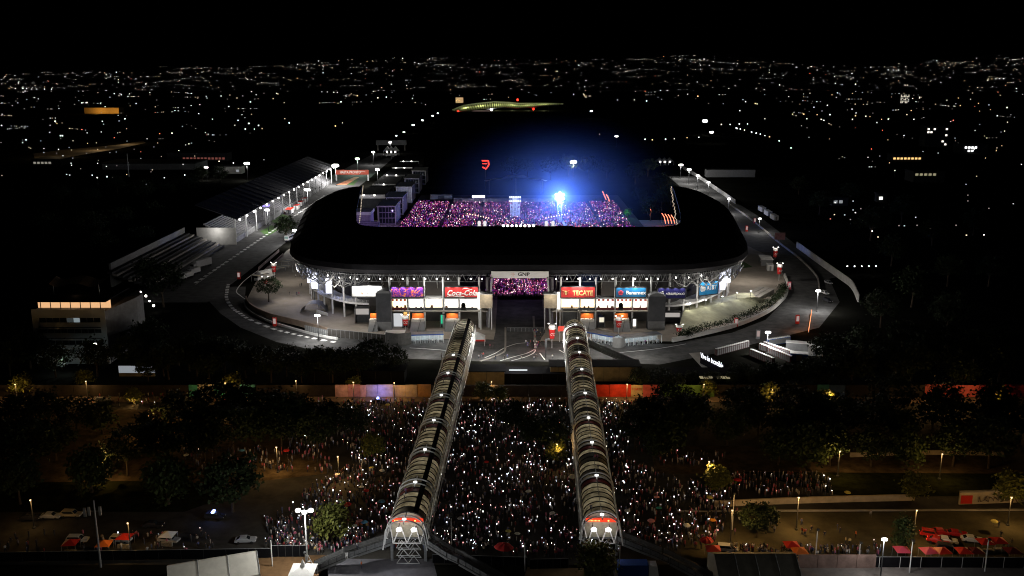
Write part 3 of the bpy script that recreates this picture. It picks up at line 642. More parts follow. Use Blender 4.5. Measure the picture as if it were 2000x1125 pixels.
# the two dark stair towers
for (a, c, y0, y1, lab) in ((736, 765, 573, 646, 'dark windowless stair tower left of the concert poster'), (1265, 1298, 579, 645, 'dark windowless stair tower right of the bank board')):
    Yt = W(1000, y1).y; x0, x1 = WY(a, y1, Yt).x, WY(c, y1, Yt).x; z1 = WY(a, y0, Yt).z; t = thing('stair_tower', lab, 'tower', ((x0+x1)/2, Yt, 0))
    b = MB(); b.bx(x0, x1, Yt, Yt+5, 0, z1); b.build('shaft', mat('tower_grey', (.07, .072, .08), .7, scale=.3), t)
    b = MB(); n = 8; pts = [(x0+(x1-x0)*k/n, z1+1.1*math.sin(math.pi*k/n)**.5 if 0 < k < n else z1) for k in range(n+1)]
    b.v = [(x, Yt-.1, z+.02) for x, z in pts]+[(x, Yt+5.1, z+.02) for x, z in pts]; b.f = [(i, i+1, n+2+i, n+1+i) for i in range(n)]+[tuple(range(n, -1, -1)), tuple(range(n+1, 2*n+2))]; b.m = [0]*len(b.f); b.build('roof_cap', GREY, t)
    b = MB(); b.bx(x0+.02, x1-.02, Yt-.03, Yt-.01, 0, 3.6); b.build('base_panel', GREY, t)
# ramps and sloping embankment on the right with uplights
t = thing('embankment', 'smooth pale embankment lit from above right of the stand', 'embankment', (75, 372, 0))
ep = smooth_pts([W(*p) for p in ((1322, 652), (1380, 640), (1440, 622), (1490, 598), (1505, 585))], 5); et = smooth_pts([W(*p, 4.2) for p in ((1335, 608), (1370, 601), (1410, 592), (1445, 583), (1475, 580))], 5)
b = MB(); b.strip(ep, et); n = len(ep); b.strip([(p.x, p.y, 4.2) for p in et], [(p.x+1, p.y+9, 4.2) for p in et]); b.build('slope', mat('slope_plaster', (.34, .34, .24), .85, scale=.25), t)
for q in et[2::4]:
    m = MB(); m.tube((q.x, q.y, 4.2), (q.x, q.y, 7.2), .07, 6); m.build('lamp_pole', DSTEEL, t); m = MB(); m.box((q.x, q.y-.4, 7.2), (.5, .7, .2)); m.build('lamp', LAMPS, t); light('ramp_light', 'POINT', (q.x, q.y-1.2, 6.4), 300, (1, .97, .8), .2, t)
t = thing('ramp', 'long striped pedestrian ramp block on the right forecourt', 'ramp', W(1470, 572))
p0, p1 = W(1470, 590), W(1512, 575); b = MB(); d = (p1-p0); nrm = Vector((-d.y, d.x, 0)).normalized()
for k in range(3): o_ = nrm*(k*2.6); b.hexa([p0+o_, p1+o_, p1+o_+nrm*2.3, p0+o_+nrm*2.3, p0+o_+Vector((0, 0, .4)), p1+o_+Vector((0, 0, 2.6)), p1+o_+nrm*2.3+Vector((0, 0, 2.6)), p0+o_+nrm*2.3+Vector((0, 0, .4))], 0)
b.build('ramp_slab', CONC, t)
# left spiral ramp beside the ring
t = thing('ramp', 'small curved dark ramp canopy under the left ring deck', 'ramp', W(612, 610)); q = W(612, 612)
b = MB(); n = 12; pr = [(math.cos(math.pi*k/n)*5.5, math.sin(math.pi*k/n)*4.0) for k in range(n+1)]
b.v = [(q.x+x, q.y, .1+z) for x, z in pr]+[(q.x+x*.9, q.y+7, .1+z) for x, z in pr]; b.f = [(i, i+1, n+2+i, n+1+i) for i in range(n)]; b.m = [0]*n; b.build('shell', mat('ramp_dark', (.12, .12, .125), .6), t)
b = MB(); b.bar((q.x+2, q.y-2.5, 1.6), (q.x+7.0, q.y-4.8, .8), .5, 1.2); b.build('handrail_panel', STEELW, t)

# --------------------------------------------------------------- turnstile canopies at the forecourt edge
def turnstile(pa, pb, lab, wall=True, n=7):
    A, B_ = W(*pa), W(*pb); d = (B_-A); L = d.length; rz = math.atan2(d.y, d.x); t = thing('turnstile_canopy', lab, 'turnstiles', (A+B_)/2, rz)
    b = MB(); b.box((0, 1.2, 3.3), (L, 4.4, .22)); b.build('roof', mat('canopy_slate', (.08, .09, .12), .5), t, local=True)
    b = MB(); b.box((0, -1.05, 3.3), (L+.2, .15, .45)); b.build('fascia', BLUE if n == 7 else STEEL, t, local=True)
    for k in range(n+1): x = -L/2+L*k/n; b = MB(); b.box((x, -.8, 1.6), (.16, .16, 3.2)); b.build('post', STEELW, t, local=True)
    for k in range(n): x = -L/2+L*(k+.5)/n; b = MB(); b.box((x, 0, .6), (.28, 1.3, 1.2)); b.tube((x+.15, 0, .9), (x+.75, 0, .9), .05, 5); b.tube((x+.15, .2, .7), (x+.7, .3, .6), .05, 5); b.build('turnstile', STEEL, t, local=True)
    b = MB(); b.box((0, 3.3, 1.6), (L, .15, 3.2)); b.build('rear_screen', mat('screen_pale', (.45, .5, .52), .6), t, local=True)
    for k in range(3):
        x = -L/3+L*k/3; b = MB(); b.box((x, 0, 3.12), (1.4, .2, .08)); b.build('strip_lamp', LAMPS, t, local=True)
        P_ = Matrix.Rotation(rz, 3, 'Z') @ Vector((x, .4, 2.8))+(A+B_)/2; light('canopy_light', 'POINT', P_, 200, (.86, .95, 1), .3, t)
    return t
turnstile((803, 670), (866, 668), 'turnstile canopy with blue fascia left of the gate road'); turnstile((1148, 664), (1200, 674), 'turnstile canopy with blue fascia beside the right skybridge'); turnstile((1216, 676), (1290, 668), 'turnstile canopy with bright interior right of the curved screen', n=8)
q = W(1208, 678); t = thing('screen_wall', 'curved grey screen wall between the right turnstiles', 'wall', q); b = MB(); b.wall([(q.x-2.2+4.4*k/8, q.y-1.2*math.sin(math.pi*k/8)) for k in range(9)], 0, 4, .25); b.build('panel', GREY, t)
q = W(780, 672); t = thing('screen_wall', 'curved dark screen wall left of the left turnstiles', 'wall', q); b = MB(); b.wall([(q.x-5+9.5*k/8, q.y-1.8*math.sin(math.pi*k/8)) for k in range(9)], 0, 4.6, .25); b.build('panel', mat('screen_dark', (.09, .09, .09), .8), t)
q = W(772, 664); t = thing('booth', 'low white roofed booth below the left stair tower', 'booth', q); b = MB(); b.box((q.x, q.y, 1.5), (7, 5, 3)); b.build('walls', GREY, t); b = MB(); b.box((q.x, q.y, 3.1), (7.4, 5.4, .2)); b.build('roof', WHITE, t)
# ================================================================== THE TWO SKYBRIDGES
VAULT = bpy.data.materials.new('vault_membrane'); VAULT.use_nodes = True; nv_ = VAULT.node_tree; pb_ = nv_.nodes['Principled BSDF']; pb_.inputs['Roughness'].default_value = .75
tv_ = nv_.nodes.new('ShaderNodeBsdfTranslucent'); xv_ = nv_.nodes.new('ShaderNodeMixShader'); xv_.inputs[0].default_value = .6; cv_ = nv_.nodes.new('ShaderNodeTexCoord'); zv_ = nv_.nodes.new('ShaderNodeTexNoise'); zv_.inputs['Scale'].default_value = .55; zv_.inputs['Detail'].default_value = 6
oi_ = nv_.nodes.new('ShaderNodeObjectInfo'); av_ = nv_.nodes.new('ShaderNodeVectorMath'); av_.operation = 'ADD'; nv_.links.new(cv_.outputs['Object'], av_.inputs[0]); nv_.links.new(oi_.outputs['Location'], av_.inputs[1]); nv_.links.new(av_.outputs[0], zv_.inputs[0])
rv_ = nv_.nodes.new('ShaderNodeValToRGB'); rv_.color_ramp.elements[0].position = .32; rv_.color_ramp.elements[1].position = .62; rv_.color_ramp.elements[0].color = (.15, .13, .085, 1); rv_.color_ramp.elements[1].color = (.52, .48, .38, 1)
nv_.links.new(zv_.outputs['Fac'], rv_.inputs[0]); nv_.links.new(rv_.outputs[0], pb_.inputs['Base Color']); nv_.links.new(rv_.outputs[0], tv_.inputs[0]); nv_.links.new(pb_.outputs[0], xv_.inputs[1]); nv_.links.new(tv_.outputs[0], xv_.inputs[2]); nv_.links.new(xv_.outputs[0], nv_.nodes['Material Output'].inputs[0])
def stair(parent, pts, w, railm, side, name='stair'):
    """flights through world points (top to bottom) with steps, stringers and panel railings"""
    b = MB()
    for p, q in zip(pts[:-1], pts[1:]):
        p, q = Vector(p), Vector(q); d = q-p; hor = Vector((d.x, d.y, 0)); n = max(2, int(abs(d.z)/.19)); nr = Vector((-hor.y, hor.x, 0)).normalized()*(w/2)
        if abs(d.z) < .3: b.hexa([p-nr-Vector((0, 0, .2)), q-nr-Vector((0, 0, .2)), q+nr-Vector((0, 0, .2)), p+nr-Vector((0, 0, .2)), p-nr, q-nr, q+nr, p+nr]); continue
        rz = math.atan2(hor.y, hor.x)
        for k in range(n): c = p+d*((k+.5)/n); b.box((c.x, c.y, c.z-.06), (hor.length/n*1.02, w, .12), rz)
        for s_ in (-1, 1): b.bar(p+nr*s_-Vector((0, 0, .2)), q+nr*s_-Vector((0, 0, .2)), .15, .45)
    st = b.build(name, mat('stair_steel', (.20, .205, .21), .6, scale=1), parent)
    for s_ in (-1, 1):
        b = MB(); b2 = MB()
        for p, q in zip(pts[:-1], pts[1:]):
            p, q = Vector(p), Vector(q); d = q-p; hor = Vector((d.x, d.y, 0)); nr = Vector((-hor.y, hor.x, 0)).normalized()*(w/2)*s_; up = Vector((0, 0, 1))
            a, c = p+nr, q+nr; b.bar(a+up*1.25, c+up*1.25, .09); b.bar(a+up*.15, c+up*.15, .09); n = max(2, int(d.length/1.6))
            for k in range(n+1): e = a.lerp(c, k/n); b.bar(e, e+up*1.25, .09)
            off = nr.normalized()*.06; th = nr.normalized()*.03
            lo0, hi0, lo1, hi1 = a+up*.2-off, a+up*1.15-off, c+up*.2-off, c+up*1.15-off
            b2.hexa([lo0-th, lo1-th, lo1+th, lo0+th, hi0-th, hi1-th, hi1+th, hi0+th])
        rl = b.build('railing', DSTEEL, st); b2.build('railing_panel', railm, st)
    return st
def skybridge(pa, pb, lab, wid, stripe, lampys, stairs):
    ZD, ZS, ZC = 5.6, 8.6, 11.2              # deck, springing, crown
    A, B_ = W(*pa, ZC), W(*pb, ZC); A = Vector((A.x, A.y, 0)); B_ = Vector((B_.x, B_.y, 0)); d = B_-A; L = d.length; rz = math.atan2(d.y, d.x)-math.pi/2
    t = thing('skybridge', lab, 'footbridge', A, rz); hw = wid/2
    def arcp(r_extra=0.0, n=10, zx=0.0):
        return [(-(hw+r_extra)*math.cos(math.pi*k/n), ZS+zx+(ZC-ZS+r_extra)*math.sin(math.pi*k/n)) for k in range(n+1)]
    SP = 2.35; N = int(L/SP); pa_ = arcp()
    b = MB(); n = len(pa_); v0 = [(x, .07, z) for x, z in pa_]; v1 = [(x, SP-.07, z) for x, z in pa_]; mid = [(x*1.012, SP/2, z+.10) for x, z in pa_]
    b.strip(v0, mid); b.strip(mid, v1); pm_ = b.mesh('roof_panel', VAULT, True)
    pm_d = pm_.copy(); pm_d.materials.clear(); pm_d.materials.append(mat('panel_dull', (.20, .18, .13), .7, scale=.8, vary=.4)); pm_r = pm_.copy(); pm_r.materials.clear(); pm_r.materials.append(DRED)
    b = MB(); ra = arcp(.05)
    for (x0, z0), (x1, z1) in zip(ra[:-1], ra[1:]): b.bar((x0, 0, z0), (x1, 0, z1), .15, .26)
    rm = b.mesh('rib', mat('rib_black', (.02, .02, .02), .7))
    dirv = d.normalized(); lamps = []
    for y in lampys:
        s_ = [(W(pa[0]+(pb[0]-pa[0])*k/200, y, ZC+.5)) for k in (0,)][0]; lamps.append((s_.y-A.y)/dirv.y)
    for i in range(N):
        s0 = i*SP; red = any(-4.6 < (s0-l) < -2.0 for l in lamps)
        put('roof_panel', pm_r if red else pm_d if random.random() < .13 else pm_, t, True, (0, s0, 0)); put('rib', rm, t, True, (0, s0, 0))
    b = MB(); b.bx(-hw, hw, 0, L, ZD-.5, ZD); b.build('deck', GREY, t, local=True)
    # frames: twin white hoops joined by ridge ties, with a lamp on top
    b = MB(); fa = arcp(.45, 12, .1)
    for yy in (-1.1, 1.1):
        for (x0, z0), (x1, z1) in zip(fa[:-1], fa[1:]): b.tube((x0, yy, z0), (x1, yy, z1), .15, 6)
        for s_ in (-1, 1): b.tube((s_*(hw+.45), yy, ZS+.1), (s_*(hw+1.0), yy, ZD-.4), .13, 6)
    b.tube((0, -2.6, fa[6][1]), (0, 2.6, fa[6][1]), .14, 6)
    for k in (2, 10): b.tube((fa[k][0], -1.1, fa[k][1]), (fa[k][0], 1.1, fa[k][1]), .1, 5)
    fm = b.mesh('hoop_frame', STEELW)
    b = MB(); b.box((-.2, 0, .2), (.36, .22, .34), .4); b.box((.2, 0, .2), (.36, .22, .34), -.4); b.tube((0, 0, -.15), (0, 0, .2), .07, 5); lmh = b.mesh('lamp', emis('hoop_lamp', (1, .98, .95), 2.6))
    b = MB()
    for l in lamps:
        f = put('hoop_frame', fm, t, True, (0, l, 0)); put('lamp', lmh, f, True, (0, -1.1, fa[6][1]+.12))
        P_ = A+Matrix.Rotation(rz, 3, 'Z') @ Vector((0, l-1.1, ZC+1.9)); light('hoop_light', 'POINT', P_, 38, (1, .97, .9), .2, t)
    for l, l2 in zip(lamps, lamps[1:]+[lamps[-1]+18]):
        for sy in (.36, .72):
            P_ = A+Matrix.Rotation(rz, 3, 'Z') @ Vector((0, l+(l2-l)*sy, ZC-2.3)); light('deck_light', 'POINT', P_, 165, (1, .9, .68), .9, t)
    # side lattices
    for s_ in (-1, 1):
        b = MB(); x0, x1 = s_*(hw+.12), s_*(hw+.75); m_ = int(L/2.35)
        for z, x in ((ZD-.3, x1), (ZS+.1, x0+s_*.25)): b.tube((x, 0, z), (x, L, z), .12, 5)
        for k in range(m_):
            y0, y1 = k*2.35, (k+1)*2.35; ym = (y0+y1)/2; b.tube((x1, y0, ZD-.3), (x0+s_*.25, ym, ZS+.1), .07, 4); b.tube((x0+s_*.25, ym, ZS+.1), (x1, y1, ZD-.3), .07, 4)
        b.build('side_truss', STEELW, t, local=True)
        b = MB(); b.bx(s_*(hw-.05), s_*(hw-.15), 0, L, ZD, ZD+1.3); b.build('side_rail', DSTEEL, t, local=True)
    if stripe:
        b = MB(); ga = arcp(.16, 20)
        k0, k1 = 12, 14
        b.strip([(x, 0, z+.06) for x, z in ga[k0:k1+1]], [(x, L, z+.06) for x, z in ga[k0:k1+1]]); b.build('stripe', BLACK, t, local=True)  # black stripe laid lengthwise over the vault
    else:
        b = MB(); b.tube((0, 0, ZC+.22), (0, L, ZC+.22), .07, 4); b.build('ridge_cable', DSTEEL, t, local=True)
    # piers
    for s0 in (10, 46, 82, 118, L-14):
        if s0 < L-8:
            b = MB()
            for s_ in (-1, 1): b.tube((s_*hw*.8, s0, 0), (s_*hw*.8, s0, ZD-.4), .35, 8)
            b.bx(-hw, hw, s0-.4, s0+.4, ZD-1.1, ZD-.5); b.build('pier', CONC, t, local=True)
    # near end: gable wall, LED ticker, W-shaped truss, floodlights
    b = MB(); ea = arcp(-.1, 12); vs = [(x, -.05, z) for x, z in ea]+[(hw-.1, -.05, ZD), (-hw+.1, -.05, ZD)]
    b.add(vs, [tuple(range(len(vs)))]); b.build('end_wall', CREAM, t, local=True)
    b = MB(); b.bx(-hw*.92, hw*.92, -.5, -.15, 9.2, 9.85); led = b.build('led_sign', emis('led_sign', (.85, .05, .02), 1.4), t, local=True)
    b = MB()
    for k in range(9): b.box((-hw*.75+k*.28, -.53, 9.52), (.16, .05, .3))
    b.tube((hw*.45, -.55, 9.52), (hw*.45, -.5, 9.52), .2, 8); b.build('lettering', emis('led_amber', (1, .55, .15), 2.0), led, local=True)
    b = MB(); zt, zb_ = 8.2, 5.2; y_ = -2.0
    for (p, q) in (((-hw*1.05, 0, zt), (-hw*.8, y_, zb_)), ((-hw*.8, y_, zb_), (-hw*.45, 0, zt)), ((-hw*.45, 0, zt), (0, y_, zb_)), ((0, y_, zb_), (hw*.45, 0, zt)), ((hw*.45, 0, zt), (hw*.8, y_, zb_)), ((hw*.8, y_, zb_), (hw*1.05, 0, zt)),
                   ((-hw*.8, y_, zb_), (hw*.8, y_, zb_)), ((-hw*1.3, 0, zb_+.1), (-hw*.8, y_, zb_)), ((hw*1.3, 0, zb_+.1), (hw*.8, y_, zb_)), ((-hw*1.05, 0, zt), (-hw*1.3, 0, zb_)), ((hw*1.05, 0, zt), (hw*1.3, 0, zb_))): b.tube(p, q, .13, 6)
    b.build('end_truss', STEELW, t, local=True)
    b = MB()
    for (p, q) in (((-hw*.5, 0, ZS), (-hw*.5, -1.8, ZS-.3)), ((hw*.5, 0, ZS), (hw*.5, -1.8, ZS-.3))): b.tube(p, q, .08, 5)
    b.build('lamp_bracket', DSTEEL, t, local=True)
    for s_ in (-.45, .42):
        b = MB(); b.lathe(((.2, -.3), (.55, -.25), (.6, .1), (.3, .3)), 10, (hw*s_, -1.9, ZS-.35)); b.build('floodlight', emis('flood_face', (1, .97, .92), 7), t, local=True)
        P_ = A+Matrix.Rotation(rz, 3, 'Z') @ Vector((hw*s_, -4.2, ZS-.2)); light('flood_light', 'POINT', P_, 45, (1, .97, .9), .3, t)
    # lattice leg under the near end
    b = MB()
    for yy in (-1.0, 1.5):
        for k in range(3):
            z0, z1 = k*1.75+.1, (k+1)*1.75+.1
            for s_ in range(2):
                xa, xb = -2.4+s_*2.4, -2.4+(s_+1)*2.4; xm = (xa+xb)/2; b.tube((xa, yy, z0), (xm, yy, z1), .07, 5); b.tube((xm, yy, z1), (xb, yy, z0), .07, 5)
            b.tube((-2.4, yy, z0), (2.4, yy, z0), .07, 5)
    b.build('support_lattice', STEELW, t, local=True)
    for s_ in (-1, 1): b = MB(); b.box((s_*hw, .2, 2.6), (.55, .55, 5.2)); b.build('end_column', STEEL, t, local=True)
    for pts in stairs: stair(t, pts, 2.6, mat('mesh_panel', (.17, .175, .18), .8, scale=2, vary=.3), 1)
    return t, A, rz, L
def P3(px, py, z): return W(px, py, z)
LYS = (1003, 927, 863, 815, 767, 721, 688, 660, 634)
sb1 = skybridge((796, 1000), (908, 622), 'left covered skybridge with cream vault and black ridge gutter', 7.0, True, (1012, 940, 877, 820, 771, 728, 693), [(P3(765, 1055, 5.4), P3(700, 1077, 3.4), P3(676, 1085, 3.2), P3(612, 1112, .2)), (P3(826, 1050, 5.4), P3(880, 1085, 3.2), P3(902, 1095, 3.1), P3(985, 1142, .2))])
sb2 = skybridge((1174, 1000), (1122, 622), 'right covered skybridge with cream vault and centre ridge cable', 6.8, False, LYS, [(P3(1208, 1052, 5.4), P3(1290, 1085, 3.2), P3(1312, 1095, 3.0), P3(1395, 1138, .2)), (P3(1140, 668, 6), P3(1190, 690, 3.2), P3(1245, 714, .3))])
# ================================================================== PEOPLE
SKIN = mat('skin', (.42, .26, .18), .6, vary=.05); HAIR = mat('hair', (.02, .015, .012), .7, vary=0)
SHIRT = ramp_random('shirt', [(.05, .05, .06), (.6, .6, .6), (.35, .04, .04), (.03, .03, .04), (.08, .1, .25), (.5, .45, .4), (.04, .04, .05), (.6, .15, .25), (.25, .25, .27), (.02, .02, .03), (.5, .5, .55), (.3, .1, .3)])
JEAN = ramp_random('trousers', [(.03, .03, .04), (.05, .07, .13), (.02, .02, .025), (.12, .11, .1), (.04, .05, .09)])
def person_mesh(name, pose):
    J = dict(pel=(0, 0, .95), chest=(0, .01, 1.3), neck=(0, .01, 1.5), head=(0, -.02, 1.62), top=(0, -.01, 1.74))
    st = .0 if pose != 'walk' else .26
    for s_, n_ in ((-1, 'l'), (1, 'r')):
        f = st*s_; J['hip'+n_] = (.1*s_, 0, .9); J['kn'+n_] = (.11*s_, -.03-f*.6, .5); J['an'+n_] = (.12*s_, .02-f, .08); J['to'+n_] = (.13*s_, -.16-f, .04)
        J['sh'+n_] = (.2*s_, .01, 1.43)
        if pose == 'phone' and s_ == 1: J['el'+n_] = (.27*s_, -.22, 1.35); J['wr'+n_] = (.2*s_, -.38, 1.6); J['ha'+n_] = (.18*s_, -.40, 1.72)
        elif pose == 'up': J['el'+n_] = (.3*s_, -.08, 1.62); J['wr'+n_] = (.22*s_, -.16, 1.86); J['ha'+n_] = (.2*s_, -.18, 1.98)
        else: J['el'+n_] = (.28*s_, .03+f*.3, 1.14); J['wr'+n_] = (.27*s_, -.06+f*.7, .9); J['ha'+n_] = (.27*s_, -.08+f*.7, .8)
    E = [('pel', 'chest'), ('chest', 'neck'), ('neck', 'head'), ('head', 'top')]
    for n_ in 'lr': E += [('pel', 'hip'+n_), ('hip'+n_, 'kn'+n_), ('kn'+n_, 'an'+n_), ('an'+n_, 'to'+n_), ('chest', 'sh'+n_), ('sh'+n_, 'el'+n_), ('el'+n_, 'wr'+n_), ('wr'+n_, 'ha'+n_)]
    rad = dict(pel=.15, chest=.17, neck=.065, head=.115, top=.085, hip=.1, kn=.065, an=.045, to=.04, sh=.075, el=.05, wr=.035, ha=.045)
    ks = list(J); me = bpy.data.meshes.new(name); me.from_pydata([J[k] for k in ks], [(ks.index(a), ks.index(c)) for a, c in E], [])
    o = bpy.data.objects.new(name, me); COL.objects.link(o); md = o.modifiers.new('s', 'SKIN'); me.skin_vertices.new() if not me.skin_vertices else None
    for i, k in enumerate(ks):
        r_ = rad.get(k) or rad[k[:-1]]; me.skin_vertices[0].data[i].radius = (r_, r_)
    me.skin_vertices[0].data[0].use_root = True; md.use_smooth_shade = True
    o.modifiers.new('d', 'SUBSURF').levels = 1
    dg = bpy.context.evaluated_depsgraph_get(); dg.update(); out = bpy.data.meshes.new_from_object(o.evaluated_get(dg)); bpy.data.objects.remove(o)
    out.materials.clear()
    for m in (SHIRT, JEAN, SKIN, HAIR): out.materials.append(m)
    for p in out.polygons:
        z, y, x = p.center.z, p.center.y, abs(p.center.x)
        p.material_index = 3 if (z > 1.66 and x < .16 and y > -.12 and pose != 'up') or (1.55 < z < 1.75 and y > .02 and x < .13) else 2 if (1.47 < z < 1.8 and x < .13) or (z > 1.8) or (x > .2 and z < .95 and z > .7) else 1 if z < .98 else 0
    return out
PM = {k: person_mesh('person_'+k, k) for k in ('stand', 'phone', 'up', 'walk')}
NP = [0]
def person(x, y, z, rz, pose, label, group, sc=1.0):
    o = put('person', PM[pose], None, loc=(x, y, z), rz=rz); o.scale = (sc, sc, sc); tag(o, label, 'person', group); NP[0] += 1; return o
# --- the crowd on the avenue: where people stand and how densely
ZONES = [([(650, 786), (1225, 786), (1235, 840), (1225, 900), (1300, 935), (1420, 965), (1440, 1005), (1385, 1072), (1215, 1085), (1010, 1092), (860, 1080), (650, 1078), (540, 1085), (530, 1020), (600, 960), (690, 910), (660, 850)], 4300, 1.0),
         ([(520, 800), (660, 800), (660, 880), (560, 880)], 170, .5), ([(1225, 790), (1320, 800), (1330, 890), (1230, 890)], 170, .6),
         ([(350, 880), (640, 880), (650, 925), (380, 925)], 150, .25), ([(1390, 930), (1620, 930), (1625, 972), (1400, 972)], 260, .45), ([(1280, 890), (1420, 890), (1400, 912), (1285, 912)], 60, .4),
         ([(190, 765), (640, 775), (640, 800), (190, 795)], 110, .35), ([(0, 1040), (420, 1050), (430, 1085), (0, 1085)], 60, .2), ([(1390, 1072), (1720, 1074), (1720, 1090), (1390, 1090)], 130, .2), ([(520, 1020), (700, 1020), (700, 1085), (520, 1085)], 200, .25)]
def inpoly(x, y, P_):
    c = False; j = len(P_)-1
    for i in range(len(P_)):
        if (P_[i][1] > y) != (P_[j][1] > y) and x < (P_[j][0]-P_[i][0])*(y-P_[i][1])/(P_[j][1]-P_[i][1])+P_[i][0]: c = not c
        j = i
    return c
pts = []
for poly, n, lit in ZONES:
    wp = [W(*p)[:2] for p in poly]; xs = [p[0] for p in wp]; ys = [p[1] for p in wp]; k = 0; tries = 0
    while k < n and tries < n*20:
        tries += 1; x, y = random.uniform(min(xs), max(xs)), random.uniform(min(ys), max(ys))
        if inpoly(x, y, wp) and random.random() < .62+.38*math.sin(x*.33+1.3*math.sin(y*.17))*math.sin(y*.29+x*.07): pts.append((x, y, lit)); k += 1
pts.sort(key=lambda p: p[1])
near = pts[:700]; random.shuffle(near); ind = near[:270]; rest = near[270:]+pts[700:]
PHONE = MB(); PHONE.box((0, 0, 0), (.11, .03, .2)); phm = [PHONE.mesh('phone', emis('phone_%d' % k, c, 3)) for k, c in enumerate(((1, 1, 1), (.75, .85, 1), (1, .8, .7)))]
for (x, y, lit) in ind:
    ph = random.random() < .42*max(lit, .4); pose = random.choice(('phone', 'up')) if ph else random.choice(('stand', 'stand', 'walk')); rz = random.gauss(0, .7)+math.pi; sc = random.uniform(.92, 1.06)
    person(x, y, .05, rz, pose, 'standing concertgoer in the packed avenue crowd', 'concertgoers at the near side of the avenue crowd', sc)
    if ph:
        h = Vector((.18, -.43, 1.80)) if pose == 'phone' else Vector((.2, -.2, 2.08)); P_ = Matrix.Rotation(rz, 3, 'Z') @ (h*sc)+Vector((x, y, .05))
        o = put('phone', random.choice(phm), None, loc=P_, rz=rz); tag(o, 'lit phone held up in the packed avenue crowd', 'phone', 'lit phones in the avenue crowd')
# the rest of the crowd as one mass of small figures
def low_person():
    b = MB(); b.lathe(((.13, 0), (.15, .5), (.2, .9), (.19, 1.15), (.24, 1.4), (.09, 1.48), (.06, 1.52), (.11, 1.6), (.11, 1.7), (.04, 1.76)), 6); return np.array(b.v), b.f
LPv, LPf = low_person(); LPv[:, 1] *= .7
LIDX = np.array([[i for i in f] for f in LPf if len(f) == 4]); 
def crowd_mesh(name, P_, cols, parent=None, sc=1.0, zbase=.05):
    n = len(P_); nv = len(LPv); P_ = np.array(P_); ang = RNG.uniform(0, 6.28, n); s_ = RNG.uniform(.9, 1.06, n)*sc
    V = LPv[None]*s_[:, None, None]; ca, sa = np.cos(ang)[:, None], np.sin(ang)[:, None]
    X = V[:, :, 0]*ca-V[:, :, 1]*sa+P_[:, 0:1]; Y_ = V[:, :, 0]*sa+V[:, :, 1]*ca+P_[:, 1:2]; Z = V[:, :, 2]+zbase
    VV = np.stack([X, Y_, Z], -1).reshape(-1, 3); Fc = (LIDX[None]+(np.arange(n)*nv)[:, None, None]).reshape(-1, 4)
    me = bpy.data.meshes.new(name); me.vertices.add(len(VV)); me.vertices.foreach_set('co', VV.ravel()); me.loops.add(Fc.size); me.loops.foreach_set('vertex_index', Fc.ravel().astype(np.int32))
    me.polygons.add(len(Fc)); me.polygons.foreach_set('loop_start', np.arange(0, Fc.size, 4, dtype=np.int32)); me.polygons.foreach_set('loop_total', np.full(len(Fc), 4, np.int32))
    shirts = np.array(cols)[RNG.integers(0, len(cols), n)]; tro = np.array([(.03, .03, .04), (.05, .06, .1), (.02, .02, .02)])[RNG.integers(0, 3, n)]; lev = LPv[:, 2]
    C = np.zeros((n, nv, 4)); C[..., 3] = 1
    for i in range(nv): C[:, i, :3] = tro if lev[i] < .6 else shirts if lev[i] < 1.5 else np.array((.36, .22, .15)) if lev[i] < 1.65 else np.array((.03, .02, .02))
    me.update(); at = me.color_attributes.new('cloth', 'FLOAT_COLOR', 'POINT'); at.data.foreach_set('color', C.reshape(-1)); me.materials.append(attr_mat('crowd_cloth')); me.update(); me.validate()
    return put(name, me, parent)
SH = [(.05, .05, .06), (.5, .5, .5), (.3, .05, .05), (.04, .04, .05), (.08, .1, .2), (.4, .35, .3), (.03, .03, .04), (.45, .12, .2), (.2, .2, .22), (.03, .03, .03)]
cr = tag(crowd_mesh('avenue_crowd', [p[:2] for p in rest], SH), 'dense night crowd filling the avenue between the trees', 'crowd', kind='stuff')
def specks(name, P_, mats, probs, size, parent):
    n = len(P_); cube = np.array([(-1, -1, -1), (1, -1, -1), (1, 1, -1), (-1, 1, -1), (-1, -1, 1), (1, -1, 1), (1, 1, 1), (-1, 1, 1)])*.5
    fc = np.array([(3, 2, 1, 0), (4, 5, 6, 7), (0, 1, 5, 4), (1, 2, 6, 5), (2, 3, 7, 6), (3, 0, 4, 7)]); P_ = np.array(P_); s_ = np.array(size)*np.ones(n)
    VV = (cube[None]*s_[:, None, None]+P_[:, None, :]).reshape(-1, 3); Fc = (fc[None]+(np.arange(n)*8)[:, None, None]).reshape(-1, 4)
    me = bpy.data.meshes.new(name); me.from_pydata(VV.tolist(), [], Fc.tolist()); mi = np.repeat(RNG.choice(len(mats), n, p=probs), 6)
    for m in mats: me.materials.append(m)
    me.polygons.foreach_set('material_index', mi.astype(np.int32)); me.update(); o = put(name, me, parent); return o
ps = []; sz = []
for (x, y, lit) in rest:
    if random.random() < .58*lit*(.6+.4*math.sin(x*.25+y*.2)*math.sin(y*.31-x*.11))*(.5+.5*min(1, max(0, 1-abs(x-4)/60))): ps.append((x+random.uniform(-.3, .3), y-.3, random.uniform(1.3, 2.0))); sz.append(random.choice((.07, .09, .11, .13, .17, .22)))
o = specks('phone_lights', ps, [emis('phone_a', (1, 1, 1), 4.5), emis('phone_b', (.72, .8, 1), 4), emis('phone_c', (1, .45, .42), 1.3), emis('phone_d', (.9, .9, 1), .7)], (.30, .18, .18, .34), sz, cr); tag(o, 'tiny lit phones over the avenue crowd', kind='stuff')

